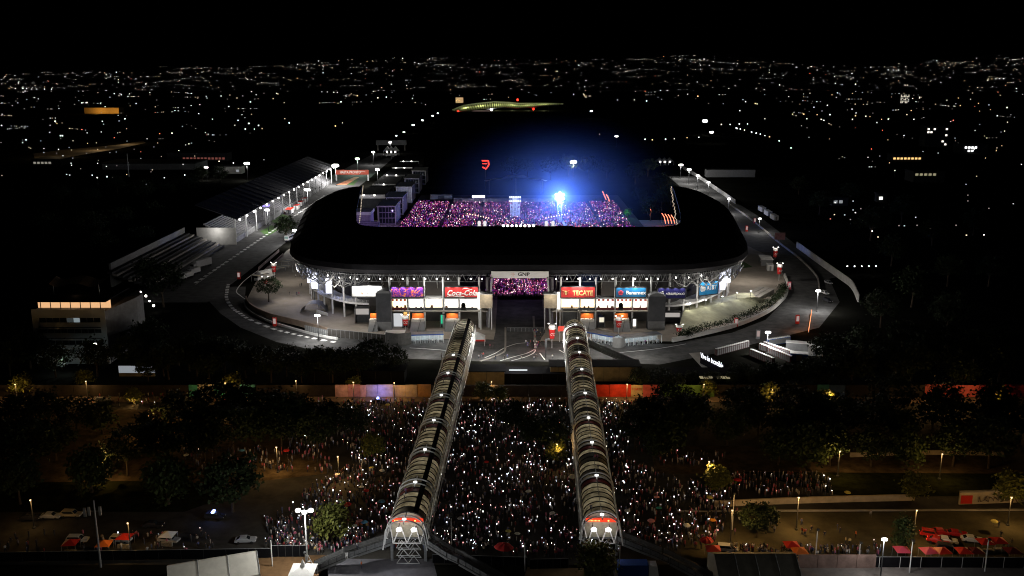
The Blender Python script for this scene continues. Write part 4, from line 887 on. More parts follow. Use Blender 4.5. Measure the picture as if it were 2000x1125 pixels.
# --- umbrellas carried in the crowd
um = MB(); n = 10
um.lathe(((.02, .0), (.0201, .9)), 6, (0, 0, 0)); shaft = um.mesh('shaft', DSTEEL)
def umb_mesh(m):
    b = MB(); prof = ((.72, 1.0), (.66, 1.10), (.48, 1.22), (.25, 1.3), (.02, 1.34)); vs = []
    for r_, z in prof:
        for i in range(16): a = i*math.pi/8; rr = r_*(1 if i % 2 == 0 else .93); vs.append((rr*math.cos(a), rr*math.sin(a), z-(0 if i % 2 == 0 else .03)))
    fs = [(k*16+i, k*16+(i+1) % 16, (k+1)*16+(i+1) % 16, (k+1)*16+i) for k in range(4) for i in range(16)]; b.add(vs, fs); return b.mesh('canopy', m)
UMB = {c: umb_mesh(mat('umbrella_'+c, v, .7, vary=.05)) for c, v in dict(white=(.75, .75, .7), red=(.6, .03, .03), pink=(.75, .3, .28), yellow=(.7, .6, .15), teal=(.05, .35, .3), orange=(.75, .3, .04), blue=(.1, .3, .5), pale=(.6, .6, .45)).items()}
for (px, py, c, s_, lab) in ((1118, 932, 'pale', 1.5, 'large pale umbrella left of the right skybridge'), (1033, 959, 'white', 1.1, 'white umbrella in the middle of the crowd'), (1272, 1018, 'pink', 1.3, 'salmon pink umbrella at the crowd edge'), (1392, 1016, 'orange', 1.2, 'yellow orange umbrella on the walkers lot'),
        (1287, 992, 'teal', 1.1, 'teal umbrella right of the right skybridge'), (1225, 995, 'white', 1.0, 'small cream umbrella beside the right skybridge'), (1283, 970, 'pink', 1.0, 'dull pink umbrella right of the crowd'), (1385, 970, 'yellow', 1.1, 'yellow umbrella below the white low wall'),
        (1340, 1025, 'white', 1.2, 'grey white umbrella on the walkers lot'), (1440, 940, 'red', 1.5, 'red umbrella in the thin right crowd'), (1380, 1064, 'red', 2.2, 'big dark red parasol near the bottom fence'), (982, 1085, 'red', 3.0, 'big red parasol by the barrier between the skybridges'),
        (992, 1036, 'yellow', 1.0, 'lime umbrella between the skybridges'), (1010, 1041, 'white', 1.0, 'white umbrella between the skybridges'), (712, 1020, 'blue', 1.2, 'pale blue umbrella beside the left skybridge'), (703, 1018, 'pink', 1.2, 'pink umbrella beside the left skybridge'),
        (692, 1025, 'white', 1.0, 'white umbrella above the left stair'), (706, 950, 'white', 1.0, 'white umbrella in the crowd left of the left skybridge'), (715, 956, 'red', 1.0, 'red umbrella in the crowd left of the left skybridge'), (746, 917, 'white', 1.0, 'cream umbrella left of the left skybridge'),
        (726, 912, 'yellow', 1.0, 'lemon umbrella left of the left skybridge'), (560, 880, 'red', 1.3, 'red umbrella under the left park trees'), (472, 880, 'blue', 1.2, 'blue umbrella under the left park trees'), (745, 980, 'blue', 1.3, 'teal blue umbrella beside the left skybridge roof'),
        (364, 888, 'white', 1.1, 'white umbrella at the left park path'), (1655, 962, 'yellow', 1.2, 'pale yellow umbrella above the white low wall'), (1942, 1018, 'yellow', 1.2, 'pale yellow umbrella on the right lot'), (705, 811, 'red', 1.0, 'red umbrella near the pink wall'),
        (757, 790, 'yellow', 1.1, 'yellow umbrella near the orange wall'), (1330, 895, 'white', 1.0, 'white umbrella on the right park path'), (660, 925, 'white', 1.0, 'white umbrella at the left crowd edge'), (1080, 1000, 'white', 1.0, 'white umbrella right of the crowd centre'), (900, 1010, 'white', 1.0, 'white umbrella close to the left skybridge end'),
        (1222, 800, 'white', .9, 'white umbrella by the red wall'), (950, 900, 'red', .9, 'red umbrella near the crowd centre'), (680, 985, 'red', 1.3, 'dark red umbrella in the dim left crowd')):
    p = W(px, py, 2.3); t = thing('umbrella', lab, 'umbrella', (p.x, p.y, 1.15), random.random()); t.rotation_euler = (random.uniform(-.15, .15), random.uniform(-.15, .15), random.random()); t.scale = (s_*.95,)*3; put('canopy', UMB[c], t, True); put('shaft', shaft, t, True)
# --- walkers with places of their own
def group_people(pix, label, group, poses=('stand', 'walk'), z=.06, zz=None):
    for (px, py) in pix:
        p = W(px, py, z); person(p.x, p.y, z, random.random()*6.28, random.choice(poses), label, group)
group_people([(940, 698), (944, 697), (968, 702), (985, 703), (991, 700), (1018, 704), (1043, 704), (1047, 701), (1079, 701), (957, 680), (963, 682), (935, 701)], 'person crossing the road before the stadium gate', 'people on the gate road')
group_people([(1027, 672), (1031, 676), (1036, 672), (1030, 680), (1035, 679)], 'person in the group on the gate road centre', 'group of people on the gate road')
group_people([(578, 542), (582, 542), (586, 541), (586, 560), (589, 559), (580, 577), (584, 577), (566, 576), (1418, 538), (1422, 538), (1432, 528), (1400, 548)], 'person strolling on the paved forecourt beside the stand', 'strollers on the forecourt')
group_people([(771, 625), (775, 625), (812, 634), (900, 640), (845, 670), (838, 670), (1222, 674), (1260, 672), (1266, 671), (1244, 673), (1228, 674)], 'person at the turnstiles and kiosks', 'people at the turnstiles')
group_people([(1048+random.uniform(-6, 8), 664+random.uniform(-14, 20)) for _ in range(16)], 'person in the red lit queue beside the gate road', 'red lit queue')
group_people([(1440, 1010), (1444, 1022), (1435, 1045), (1505, 1030), (1512, 1040), (1565, 1025), (1566, 1043), (1572, 1045), (1584, 1040), (1610, 1050), (1635, 1035), (1640, 1042), (1360, 1050), (1700, 1010), (1950, 1030), (1955, 1050), (1960, 1070), (1968, 1075), (1975, 1066), (1430, 1010), (1460, 1000)], 'walker on the olive brown lot', 'walkers on the right lot', ('walk', 'stand'))
for (px, py, cx, lab) in ((1571, 1046, ORANGE, 'steward in orange vest walking on the lot'), (1651, 1062, SG, 'guard in yellow jacket by the bottom fence'), (1659, 1064, SG, 'second guard in yellow jacket by the bottom fence'), (1671, 1050, ORANGE, 'man in orange shirt near the bottom fence'),
        (695, 1032, ORANGE, 'steward in orange vest on the left stair landing, left'), (700, 1034, ORANGE, 'steward in orange vest on the left stair landing, middle'), (706, 1033, ORANGE, 'steward in orange vest on the left stair landing, right'), (717, 1034, SG, 'steward in yellow vest by the left stair'), (616, 1080, SG, 'person in yellow jacket by the bottom left fence'), (625, 1082, SPK, 'person in pink jacket by the bottom left fence'), (706, 1110, ORANGE, 'worker in orange under the left skybridge'), (557, 1065, LAWN, 'person in green jacket near the floodlight mast'), (696, 1056, ORANGE, 'worker in orange vest descending the left stair')):
    p = W(px, py, .06); o = person(p.x, p.y, .06, random.random()*6, 'stand', lab, None); me = PM['stand'].copy(); me.materials[0] = cx; o.data = me
for (px, py, z) in ((862, 740, 11.3), (866, 748, 11.2), (827, 843, 11.0), (831, 842, 11.1), (793, 965, 11.2), (790, 975, 11.2), (862, 700, 11.2)):  # figures set on the roof in place of shadows of walkers inside
    p = W(px, py, z); person(p.x, p.y, z-.05, random.random()*6, 'stand', 'figure on the left skybridge roof for the shadow of a walker inside', 'figures for shadows on the left skybridge roof')
for (px, py, z) in ((1129, 760, 11.3), (1123, 722, 11.3), (1162, 899, 11.3), (1167, 899, 11.3), (1168, 919, 11.3), (1154, 998, 11.2)):  # again figures standing for shadows cast on the roof from within
    p = W(px, py, z); person(p.x, p.y, z-.05, random.random()*6, 'stand', 'figure on the right skybridge roof for the shadow of a walker inside', 'figures for shadows on the right skybridge roof')
# ================================================================== LAMP POSTS AND LIGHT
def mast(px, py, h, power, label, colr=(1, .96, .9), heads=4, size=1.0, m=None, group=None, name='lamp_post', spread=.5, cat='lamp post', soft=.5):
    p = W(px, py, h); t = thing(name, label, cat, (p.x, p.y, 0), 0, group); m = m or LAMPW
    b = MB(); b.tube((0, 0, 0), (0, 0, h), .16*max(1, h/12), 8, 0, .09); b.lathe(((.4, 0), (.4, .35), (.2, .5)), 8); b.build('pole', DSTEEL, t, local=True)
    b = MB(); b.bar((-spread*size, 0, h+.15), (spread*size, 0, h+.15), .12); b.build('arm', STEEL, t, local=True)
    for k in range(heads):
        x = spread*size*(2*(k+.5)/heads-1); b = MB(); b.lathe(((.12*size, -.38*size), (.38*size, -.3*size), (.42*size, .05*size), (.2*size, .25*size)), 8, (x, -.2, h+.1)); b.build('lamp_head', m, t, local=True)
    if power: light('lamp_light', 'POINT', (p.x, p.y-1.0, h-.9*size), power, colr, soft, t)
    return t
WHT = (1, .97, .93)
for (px, py, h, pw, sz, lab) in ((655, 323, 18, 60000, 2.6, 'brightest floodlight mast by the red gantry'), (600, 370, 16, 26000, 1.9, 'floodlight mast above the covered grandstand edge'), (522, 410, 14, 14000, 1.3, 'floodlight beside the scaffold tower'), (576, 450, 9, 9000, 1.2, 'floodlight beside the white bus at the track'),
        (737, 331, 14, 22000, 1.6, 'floodlight mast right of the red gantry'), (698, 310, 16, 16000, 1.8, 'greenish floodlight mast beyond the red gantry'), (729, 297, 14, 9000, 1.4, 'floodlight mast before the peaked white tents'), (482, 319, 16, 5000, 2.2, 'lone floodlight behind the covered grandstand'),
        (403, 327, 12, 2500, 1.5, 'small floodlight far left of the covered grandstand'), (620, 616, 10, 9500, .9, 'bright lamp post on the left forecourt wall'), (920, 653, 7, 2800, .65, 'bright lamp beside the small white tent'),
        (1330, 322, 13, 14000, 1.7, 'first white lamp at the top of the right circuit wall'), (1346, 331, 13, 12000, 1.6, 'second white lamp on the right circuit wall'), (1363, 343, 12, 9000, 1.3, 'third white lamp on the right circuit wall'), (1384, 356, 12, 8000, 1.1, 'fourth white lamp on the right circuit wall'), (1424, 388, 11, 6000, 1.0, 'fifth white lamp on the right circuit wall'), (1484, 427, 9, 3500, .8, 'small lamp at the bend of the right circuit wall'),
        (1377, 236, 22, 0, 5.2, 'very bright floodlight mast far behind the right stand'), (1390, 258, 16, 0, 3.4, 'warm floodlight below the very bright far mast'), (1120, 316, 15, 14000, 2.6, 'floodlight among the trees behind the field'), (1204, 266, 14, 0, 2.6, 'yellowish floodlight beyond the field trees'), (1598, 568, 9, 7000, .9, 'lamp post beside the parked vans on the right road'),
        (1500, 649, 8, 7000, .85, 'lamp post over the blue cabins at right'), (1155, 217, 16, 0, 3.2, 'floodlight right of the far white roofed arena'), (807, 244, 14, 0, 2.4, 'track floodlight below the far arena, third'), (825, 235, 14, 0, 2.2, 'track floodlight below the far arena, second'), (845, 226, 14, 0, 2.3, 'track floodlight below the far arena, nearest it'), (789, 258, 14, 0, 1.9, 'green tinted track floodlight'), (762, 278, 14, 4000, 1.6, 'track floodlight above the peaked white tents'), (774, 265, 12, 0, 1.4, 'small track lamp between tents and arena'),
        (855, 221, 14, 0, 1.8, 'farthest track floodlight left of the arena')):
    sz *= 1.5 if pw else 1.05
    mast(px, py, h, pw, lab, WHT if 'green' not in lab else (.75, 1, .8), 4 if sz > 1 else 3, sz, LAMPG if 'green' in lab else LAMPW)
# near floodlight masts
p = W(595, 997, 13); t = thing('floodlight_mast', 'tall lattice footed floodlight mast in the left crowd', 'floodlight', (p.x, p.y, 0))
b = MB(); b.tube((0, 0, 1.5), (0, 0, 13), .17, 8, 0, .12); b.build('pole', STEELW, t, local=True)
b = MB()
for a in (0, 2.1, 4.2): 
    b.tube((1.5*math.cos(a), 1.5*math.sin(a), 0), (0, 0, 3.4), .08, 5); b.tube((1.5*math.cos(a), 1.5*math.sin(a), .1), (1.5*math.cos(a+2.1), 1.5*math.sin(a+2.1), .1), .06, 5); b.tube((.75*math.cos(a), .75*math.sin(a), 1.7), (.75*math.cos(a+2.1), .75*math.sin(a+2.1), 1.7), .06, 5)
b.build('tripod_base', STEELW, t, local=True)
b = MB(); b.bar((-1.5, 0, 13), (1.5, 0, 13), .14); b.build('cross_arm', STEEL, t, local=True)
for x, z in ((-1.3, 13.2), (0, 12.8), (1.3, 13.2)): b = MB(); b.lathe(((.2, -.35), (.5, -.28), (.55, .1), (.25, .3)), 10, (x, -.25, z)); b.build('lamp_head', LAMPW, t, local=True)
light('mast_light', 'POINT', (p.x, p.y-.6, 11.8), 7500, (1, .98, .92), .5, t)
mast(1727, 1053, 9, 2200, 'white floodlight post at the bottom fence on the right', WHT, 3, .8, LAMPW)
# warm street lamps
k = 0
for (px, py, h, pw, lab) in ((168, 739, 8, 900, 'warm street lamp below the office block'), (578, 738, 8, 500, 'warm street lamp above the teal wall end'), (690, 735, 9, 900, 'warm street lamp over the small yellow tree'), (770, 742, 8, 900, 'warm street lamp over the orange wall'), (440, 742, 8, 1300, 'warm street lamp by the teal wall'), (263, 768, 5, 700, 'low warm lamp at the avenue kiosk'),
        (30, 745, 8, 900, 'warm street lamp at the far left'), (1088, 862, 8, 700, 'warm lamp in the crowd left of the right skybridge'), (1375, 745, 8, 900, 'warm lamp over the green wall'), (1508, 755, 8, 1000, 'warm street lamp by the right avenue trees'), (1620, 760, 8, 1200, 'warm street lamp over the teal wall, right'), (1835, 758, 8, 1600, 'warm street lamp over the red wall, right'), (1945, 757, 8, 1900, 'warm street lamp over the pink wall, far right'),
        (1385, 890, 9, 1100, 'warm lamp on the right park path'), (1640, 870, 9, 1200, 'warm lamp at the middle of the right park path'), (1840, 875, 9, 1100, 'warm lamp at the right end of the park path'), (1225, 745, 8, 1500, 'warm lamp over the red wall beside the right skybridge'), (960, 740, 7, 700, 'warm lamp over the low kiosk between the skybridges'),
        (540, 862, 9, 1300, 'warm lamp over the people in the left park'), (200, 880, 9, 1700, 'warm lamp over the bare left park ground'), (290, 800, 8, 1300, 'warm lamp over the far left avenue'), (395, 770, 8, 1200, 'warm lamp by the white lettered wall'), (660, 880, 9, 1400, 'warm lamp at the left crowd edge'),
        (1560, 960, 10, 2300, 'warm lamp over the walkers lot, left'), (1430, 985, 10, 1500, 'warm lamp pole beside the walkers lot tree'), (1790, 985, 10, 1000, 'warm lamp over the parked cars'), (1975, 960, 9, 1300, 'warm lamp by the graffiti wall'), (60, 965, 9, 420, 'warm lamp over the left street with cars'), (250, 1010, 9, 450, 'warm lamp over the left parked cars')):
    t = mast(px, py+12 if h >= 9 else py+6, h-2.2, pw*1.15, lab, (1, .56, .18), 1, .42, emis('lamp_dim', (1, .72, .36), 2.5), name='street_lamp', soft=.4, cat='street lamp')
# small lamps along the edge of the covered grandstand and other rows: emissive globes
globe = MB(); globe.lathe(((.1, -.7), (.55, -.4), (.7, 0), (.55, .4), (.1, .7)), 8); globe = globe.mesh('globe_lamp', LAMPS)
def globe_lamp(P_, label, group, s_=1.0):
    o = put('globe_lamp', globe, None, loc=P_); o.scale = (s_,)*3; return tag(o, label, 'lamp', group)
# ================================================================== LEFT OF THE TRACK
t = thing('grandstand', 'long covered grandstand with dark roof beside the race track', 'grandstand', (-170, 690, 0))
y0, y1 = 540, 850
b = MB(); b.hexa([(-160, y0, 14.6), (-160, y1, 14.6), (-184, y1, 23.0), (-184, y0, 23.0), (-160, y0, 15.0), (-160, y1, 15.0), (-184, y1, 23.5), (-184, y0, 23.5)]); rf = b.build('roof', mat('stand_roof', (.028, .028, .032), .8, scale=.1), t)
sm = MB(); sm.bar((-160, 0, 15.1), (-184, 0, 23.6), .3); smm = sm.mesh('seam', DSTEEL)
for k in range(26): o = put('seam', smm, rf, loc=(0, y0+3+k*12, 0))
b = MB()
for k in range(14): z = 2.5+k*.75; b.bx(-164-k*1.15, -165.2-k*1.15, y0+1, y1-1, z-1.0, z)
b.build('seating_tier', mat('seat_concrete', (.2, .2, .21), .85), t)
cm_ = MB(); cm_.bar((0, 0, 0), (0, 0, 15), .5); cm_ = cm_.mesh('column', STEELW)
for k in range(14): put('column', cm_, t, loc=(-162, y0+2+k*23, 0)); 
b = MB(); b.bx(-184, -161, y0-.4, y0, 0, 10); b.build('end_wall', WALLW, t)
b = MB(); b.bx(-163.2, -163.0, y0, y1, 0, 3.2); b.build('front_wall', mat('ribbed', (.28, .28, .29), .8, scale=.6), t)
light('stand_light', 'POINT', (-172, y0-6, 9), 1500, WHT, .5, t)
for k in range(20):
    px_ = y0+4+k*15.6
    globe_lamp((-159.6, px_, 14.2), 'round lamp on the roof edge of the covered grandstand', 'lamps on the covered grandstand edge', .9)
    if k % 4 == 1: light('edge_light', 'POINT', (-157.5, px_, 12.5), 1500, WHT, .4, t)
t = thing('bleachers', 'open dark bleachers with pale rows left of the covered grandstand', 'bleachers', (-175, 480, 0))
for k in range(9):
    b = MB(); x = -166-k*2.4; z = 1.2+k*.9; b.bx(x, x-2.3, 424, 532, z-.9, z); b.build('row', CONC if k % 3 == 1 else DARKB, t)
b = MB(); b.bx(-189, -188, 430, 532, 0, 11.5); b.build('rear_wall', GREY, t)
t = thing('gantry', 'red gantry banner reading HASTA PRONTO over the race track', 'gantry', (-149, 862, 0)); Yg = 862
gx0, gx1 = WY(655, 340, Yg).x, WY(720, 340, Yg).x; gz0, gz1 = WY(680, 341, Yg).z, WY(680, 332, Yg).z
b = MB(); b.bx(gx0, gx1, Yg, Yg+2, gz0, gz1); b.build('banner', mat('gantry_red', (.40, .07, .04), .6), t)
for x in (gx0+.6, gx1-.6): b = MB(); b.bx(x-.6, x+.6, Yg+.2, Yg+1.8, 0, gz0); b.build('leg', STEELW, t)
text('lettering', 'HASTA PRONTO', 3.2, ((gx0+gx1)/2-1.5, Yg-.06, (gz0+gz1)/2), emis('gantry_letters', (1, .9, .8), .8), t, width=(gx1-gx0)*.62, bold=.06)
text('lettering', 'MEXICO', 1.2, (gx1-5.2, Yg-.06, (gz0+gz1)/2+.6), MATS['gantry_letters'], t); light('gantry_light', 'POINT', ((gx0+gx1)/2, Yg-8, 7), 900, WHT, .5, t)
sheet('paddock_mat', [(-156, 830), (-147, 830), (-145, 890), (-150, 890)], .06, mat('orange_mat', (.55, .22, .12), .8), 'orange strip on the track under the gantry')
def boxy(name, label, cat, pa, size, rz, m, extra=None, z=0.0):
    p = W(*pa); t = thing(name, label, cat, (p.x, p.y, z), rz); b = MB(); b.box((0, 0, size[2]/2), size); b.build('body', m, t, local=True)
    b = MB(); b.box((0, 0, size[2]+.08), (size[0]+.3, size[1]+.3, .16)); b.build('roof', extra or WHITE, t, local=True)
    b = MB(); b.box((0, -size[1]/2-.03, size[2]*.45), (size[0]*.3, .06, size[2]*.8)); b.build('door', GREY, t, local=True); return t
boxy('kiosk', 'white kiosk with red lit roof beside the track', 'kiosk', (566, 416), (4, 7, 3.2), 0, WHITE, EMR)
for i, (px, py) in enumerate(((580, 408), (588, 401), (596, 394))): boxy('container', ['white container nearest the red roofed kiosk', 'middle white container behind the red roofed kiosk', 'last white container before the stand roof'][i], 'container', (px, py), (3, 8, 3), 0, WHITE, RED)
p = W(522, 438); t = thing('scaffold_tower', 'white lattice scaffold tower at the grandstand corner', 'tower', (p.x, p.y, 0))
b = MB()
for x in (-1.6, 1.6):
    for y in (-1.6, 1.6): b.tube((x, y, 0), (x, y, 12), .12, 5)
b.build('legs_frame', STEELW, t, local=True)
for k in range(5):
    b = MB(); z = k*2.4
    for (a, c) in (((-1.6, -1.6), (1.6, -1.6)), ((1.6, -1.6), (1.6, 1.6)), ((1.6, 1.6), (-1.6, 1.6)), ((-1.6, 1.6), (-1.6, -1.6))): b.tube((*a, z), (*c, z+2.4), .08, 4); b.tube((*c, z), (*a, z+2.4), .08, 4); b.tube((*a, z+2.4), (*c, z+2.4), .08, 4)
    b.build('brace', STEELW, t, local=True)
b = MB(); b.box((0, 0, 12.4), (4, 4, .8)); b.build('screen', emis('blue_head', (.4, .3, 1), 1.5), t, local=True)
# trucks and bus
def truck(label, pa, rz, L=12, cab=True, m=None, name='truck', cat='truck', hgt=3.4):
    p = W(*pa); t = thing(name, label, cat, (p.x, p.y, 0), rz)
    b = MB(); b.box((0, 0, 1.0+hgt/2), (2.5, L, hgt)); b.build('cargo_box', m or WHITE, t, local=True)
    b = MB(); b.box((0, 0, .85), (2.1, L+1.5, .3)); b.build('chassis', DSTEEL, t, local=True)
    if cab:
        b = MB(); y = -L/2-1.3; b.hexa([(-1.2, y-.9, .6), (1.2, y-.9, .6), (1.2, y+1.2, .6), (-1.2, y+1.2, .6), (-1.15, y-.5, 3.1), (1.15, y-.5, 3.1), (1.15, y+1.2, 3.1), (-1.15, y+1.2, 3.1)]); b.build('cab', WHITE, t, local=True)
        b = MB(); b.hexa([(-1.05, y-.85, 1.9), (1.05, y-.85, 1.9), (1.05, y-.75, 1.9), (-1.05, y-.75, 1.9), (-1.0, y-.66, 2.85), (1.0, y-.66, 2.85), (1.0, y-.5, 2.85), (-1.0, y-.5, 2.85)]); b.build('windscreen', GLASS, t, local=True)
    w = MB(); w.tube((-.15, 0, 0), (.15, 0, 0), .5, 10); wm = w.mesh('wheel', RUB)
    for y in (-L/2-1.2 if cab else -L/2+1, L/2-1, L/2-2.3):
        for x in (-1.1, 1.1): put('wheel', wm, t, True, (x, y, .5))
    return t
truck('white lorry parked by the far left bleachers', (396, 522), R(-25), 11); truck('white lorry beside the striped canopy on the left forecourt', (520, 545), R(-28), 10)
truck('small white van truck below the far left lorry', (368, 543), R(-20), 5, True, hgt=2.2); truck('white box truck among the lit bushes, far left', (382, 535), R(-20), 5, True, hgt=2.4)
t = truck('white bus beside the track next to the stadium corner', (566, 470), R(-12), 9, False, WHITE, 'bus', 'bus', 2.6); b = MB(); b.box((0, -4.55, 2.6), (2.2, .06, 1.3)); b.build('windscreen', emis('bus_glass', (.5, .75, .7), .35), t, local=True); b = MB(); b.box((1.27, 0, 2.7), (.05, 7.5, .9)); b.build('window_band', GLASS, t, local=True)
# striped canopies on the left forecourt
for i, (pa, L) in enumerate((((545, 535), 16), ((510, 548), 9), ((568, 520), 10))):
    p = W(*pa); t = thing('striped_canopy', ['long striped market canopy on the left forecourt', 'short striped canopy at the forecourt tip', 'striped canopy nearest the stadium corner'][i], 'canopy', (p.x, p.y, 0), R(-28))
    for k in range(int(L/2)): b = MB(); b.box((0, -L/2+2*k+1, 3.3), (5, 1.9, .15)); b.build('roof_strip', CREAM if k % 2 == 0 else GREY, t, local=True)
    for y in (-L/2+.5, L/2-.5):
        for x in (-2.3, 2.3): b = MB(); b.tube((x, y, 0), (x, y, 3.2), .08, 5); b.build('post', STEELW, t, local=True)
for (pa, pb, lab) in (((505, 527), (545, 492), 'long pale barrier panel between track and striped canopies'), ((515, 533), (553, 500), 'second pale barrier panel nearer the striped canopies')):
    low_wall('barrier_panel', lab, (pa, pb), 1.4, .3, mat('panel_pink', (.5, .4, .4), .8), 2)
# cup lanterns: lamp posts carrying a red cup sign
def cup(px, py, h, lab, pw=350, s_=1.0):
    pw *= .45
    p = W(px, py); t = thing('cup_lantern', lab, 'lantern', (p.x, p.y, 0)); t.scale = (s_,)*3
    b = MB(); b.tube((0, 0, 0), (0, 0, h), .11, 7); b.build('pole', STEELW, t, local=True)
    b = MB(); b.lathe(((.85, h*.42), (1.25, h*.82), (1.0, h*.83)), 12); b.build('cup', SR, t, local=True)
    b = MB(); b.lathe(((1.28, h*.82), (1.35, h*.9), (1.0, h*.98), (.3, h*1.0)), 12); b.build('lid', WHITE, t, local=True)
    text('lettering', 'CC', 1.3, (p.x, p.y-1.3*s_, h*.62*s_), SW, t, shear=.3, depth=.02)
    b = MB(); b.bar((-1.3, 0, h+.5), (1.3, 0, h+.5), .1); b.tube((0, 0, h), (0, 0, h+.5), .08, 5); b.build('lamp_arm', DSTEEL, t, local=True)
    for x in (-1.3, 1.3): b = MB(); b.box((x, -.2, h+.4), (.55, .35, .15)); b.build('lamp', LAMPS, t, local=True)
    light('cup_light', 'POINT', (p.x, p.y-2.5*s_, h*s_+.8), pw, (1, .9, .8), .3, t); return t
cup(536, 543, 7.5, 'red cup lantern above the striped canopies'); cup(792, 648, 6.5, 'red cup lantern before the orange kiosk', 260); cup(1208, 653, 7.0, 'red cup lantern before the right entrance blocks', 260); cup(1513, 515, 8.5, 'red cup lantern at the top of the right loop', 500); cup(1521, 549, 8.5, 'red cup lantern at the right forecourt tip', 500); cup(519, 562, 5, 'white topped lantern on the left loop bend', 150)
cup(1078, 680, 9, 'cup lantern beside the gate road with red flag board', 200); cup(1326, 655, 4, 'small red cup lantern on the right hedge wall', 60)
# dark totems on the roads
def totem(px, py, lab, m=RED, h=3.6, glow=True):
    p = W(px, py); t = thing('totem', lab, 'totem', (p.x, p.y, 0)); b = MB(); b.box((0, 0, h/2), (1.5, .8, h)); b.build('body', m, t, local=True)
    b = MB(); b.box((0, -.43, h*.6), (1.1, .06, h*.6)); b.build('face', emis('totem_face', (1, .75, .7), .35), t, local=True)
for (px, py, lab, m) in ((467, 545, 'red totem beside the left track bend', RED), (537, 637, 'red totem on the lower left loop road', RED), (1541, 565, 'pink totem on the right loop road', SPK), (1557, 632, 'red lit totem on the orange lit right road', RED), (1480, 662, 'grey lit totem beside the right lamp post', GREY), (1437, 638, 'dark totem on the hedge wall', RED), (1458, 452, 'small red totem by the right circuit barrier', RED), (1474, 436, 'white red totem at the right circuit bend', SPK)):
    totem(px, py, lab, m)
# ================================================================== INSIDE THE STADIUM
# pavilions in a row behind the left stand
for i, (Yp, w) in enumerate(((686, 19), (752, 19), (818, 19), (882, 19), (945, 18))):
    t = thing('pavilion', ['flat roofed pavilion with pale fascia nearest the left stand end', 'second flat roofed pavilion from the left stand end', 'third flat roofed pavilion from the left stand end', 'fourth flat roofed pavilion from the left stand end', 'farthest flat roofed pavilion with two lamps'][i], 'pavilion', (-103, Yp, 0))
    b = MB(); b.bx(-112, -94, Yp+.4, Yp+58, 0, 9.5); b.build('walls', DARKB, t)
    b = MB(); b.bx(-112.5, -93.5, Yp+.1, Yp+58.5, 9.5, 9.8); b.build('roof', BLACK, t)
    b = MB(); b.bx(-112.5, -93.5, Yp-.2, Yp+.1, 7.4, 10.2); b.build('fascia', WALLW, t)
    for x in ((-109, -101) if i != 1 else (-103,)): b = MB(); b.box((x, Yp-.4, 9.9), (.9, .4, .8)); b.build('lamp', LAMPS, t)
    light('fascia_light', 'POINT', (-103, Yp-9, 7), 330, (.75, .72, 1), .5, t)
    light('fascia_light', 'POINT', (-106, Yp-3, 11.5), 120, (.9, .9, 1), .5, t)
for i, (Yp, mat_, lt) in enumerate(((612, 0, 900), (655, 0, 300), (715, 1, 900), (772, 1, 160), (832, 0, 60))):
    t = thing('suite_block', ['purple lit suite block at the front of the side row', 'dark glazed suite block second in the side row', 'pale gridded suite block third in the side row', 'dim gridded suite block fourth in the side row', 'farthest dim suite block of the side row'][i], 'building', (-82, Yp, 0))
    b = MB(); b.bx(-88, -77, Yp, Yp+30, 0, 12); b.build('walls', mat('suite_wall', (.28, .26, .30), .7), t)
    b = MB(); b.bx(-89, -76.6, Yp-.3, Yp+31, 12, 12.5); b.build('roof', WALLW, t)
    for k in range(3):
        for j in range(5): b = MB(); b.bx(-87.4+j*2.1, -85.6+j*2.1, Yp-.15, Yp-.02, 1+k*3.7, 4.1+k*3.7); b.build('window', GLASS if i != 2 else mat('blind', (.35, .35, .38), .7), t)
    for x in (-88.2, -76.8): b = MB(); b.bx(x-.3, x+.3, Yp-.5, Yp-.2, 0, 12); b.build('corner_post', WALLW, t)
    light('suite_light', 'POINT', (-80, Yp-9, 8), lt, (.6, .42, 1) if i < 2 else (.85, .85, 1), .5, t)
t = thing('side_stand', 'small purple lit stand with white roof inside the left stand end', 'grandstand', (-96, 575, 0))
b = MB(); b.bx(-104, -90, 590, 604, 0, 10); b.build('walls', mat('violet_lit_wall', (.30, .24, .36), .7), t); b = MB(); b.bx(-105, -89.5, 588, 605, 10, 12); b.build('roof', WALLW, t)  # violet lamp light is also put into the wall and row colours
for k in range(7): b = MB(); b.bx(-102, -84, 586-k*2, 588-k*2, 0, 6-k*.8); b.build('row', mat('violet_lit_row', (.22, .18, .28), .7), t)
light('stand_light', 'POINT', (-93, 572, 14), 2300, (.5, .35, 1), .6, t)
# field crowd with glowing wristbands
fp = []
for k in range(14000):
    r_ = random.random()
    if r_ < .70: x, y = random.uniform(-72, 78), random.uniform(585, 716)
    elif r_ < .92: x, y = random.uniform(-12, 18), random.uniform(409, 475)
    else: x, y = random.uniform(-64, 70), random.uniform(530, 590)
    if -62 < x < 60 and y > 712: continue
    if min(abs(x+46), abs(x+22), abs(x-34), abs(x-58)) < 1.1 or abs(y-652) < 1.5: continue
    if random.random() > .72+.28*math.sin(x*.21+y*.05)*math.sin(y*.13): continue
    fp.append((x, y))
fc = tag(crowd_mesh('concert_crowd', fp, [(.3, .2, .3), (.12, .1, .14), (.5, .4, .5), (.2, .1, .2)], zbase=.1), 'violet lit concert crowd packed on the stadium field', 'crowd', kind='stuff')  # violet of the stage lamps is tinted into the clothes
wp, ws = [], []
for (x, y) in fp:
    if random.random() < .85:
        wp.append((x+random.uniform(-.3, .3), y-.3, random.uniform(1.4, 2.2))); ws.append(random.choice((.16, .2, .26, .34, .5)) if y > 500 else random.choice((.16, .22, .3)))
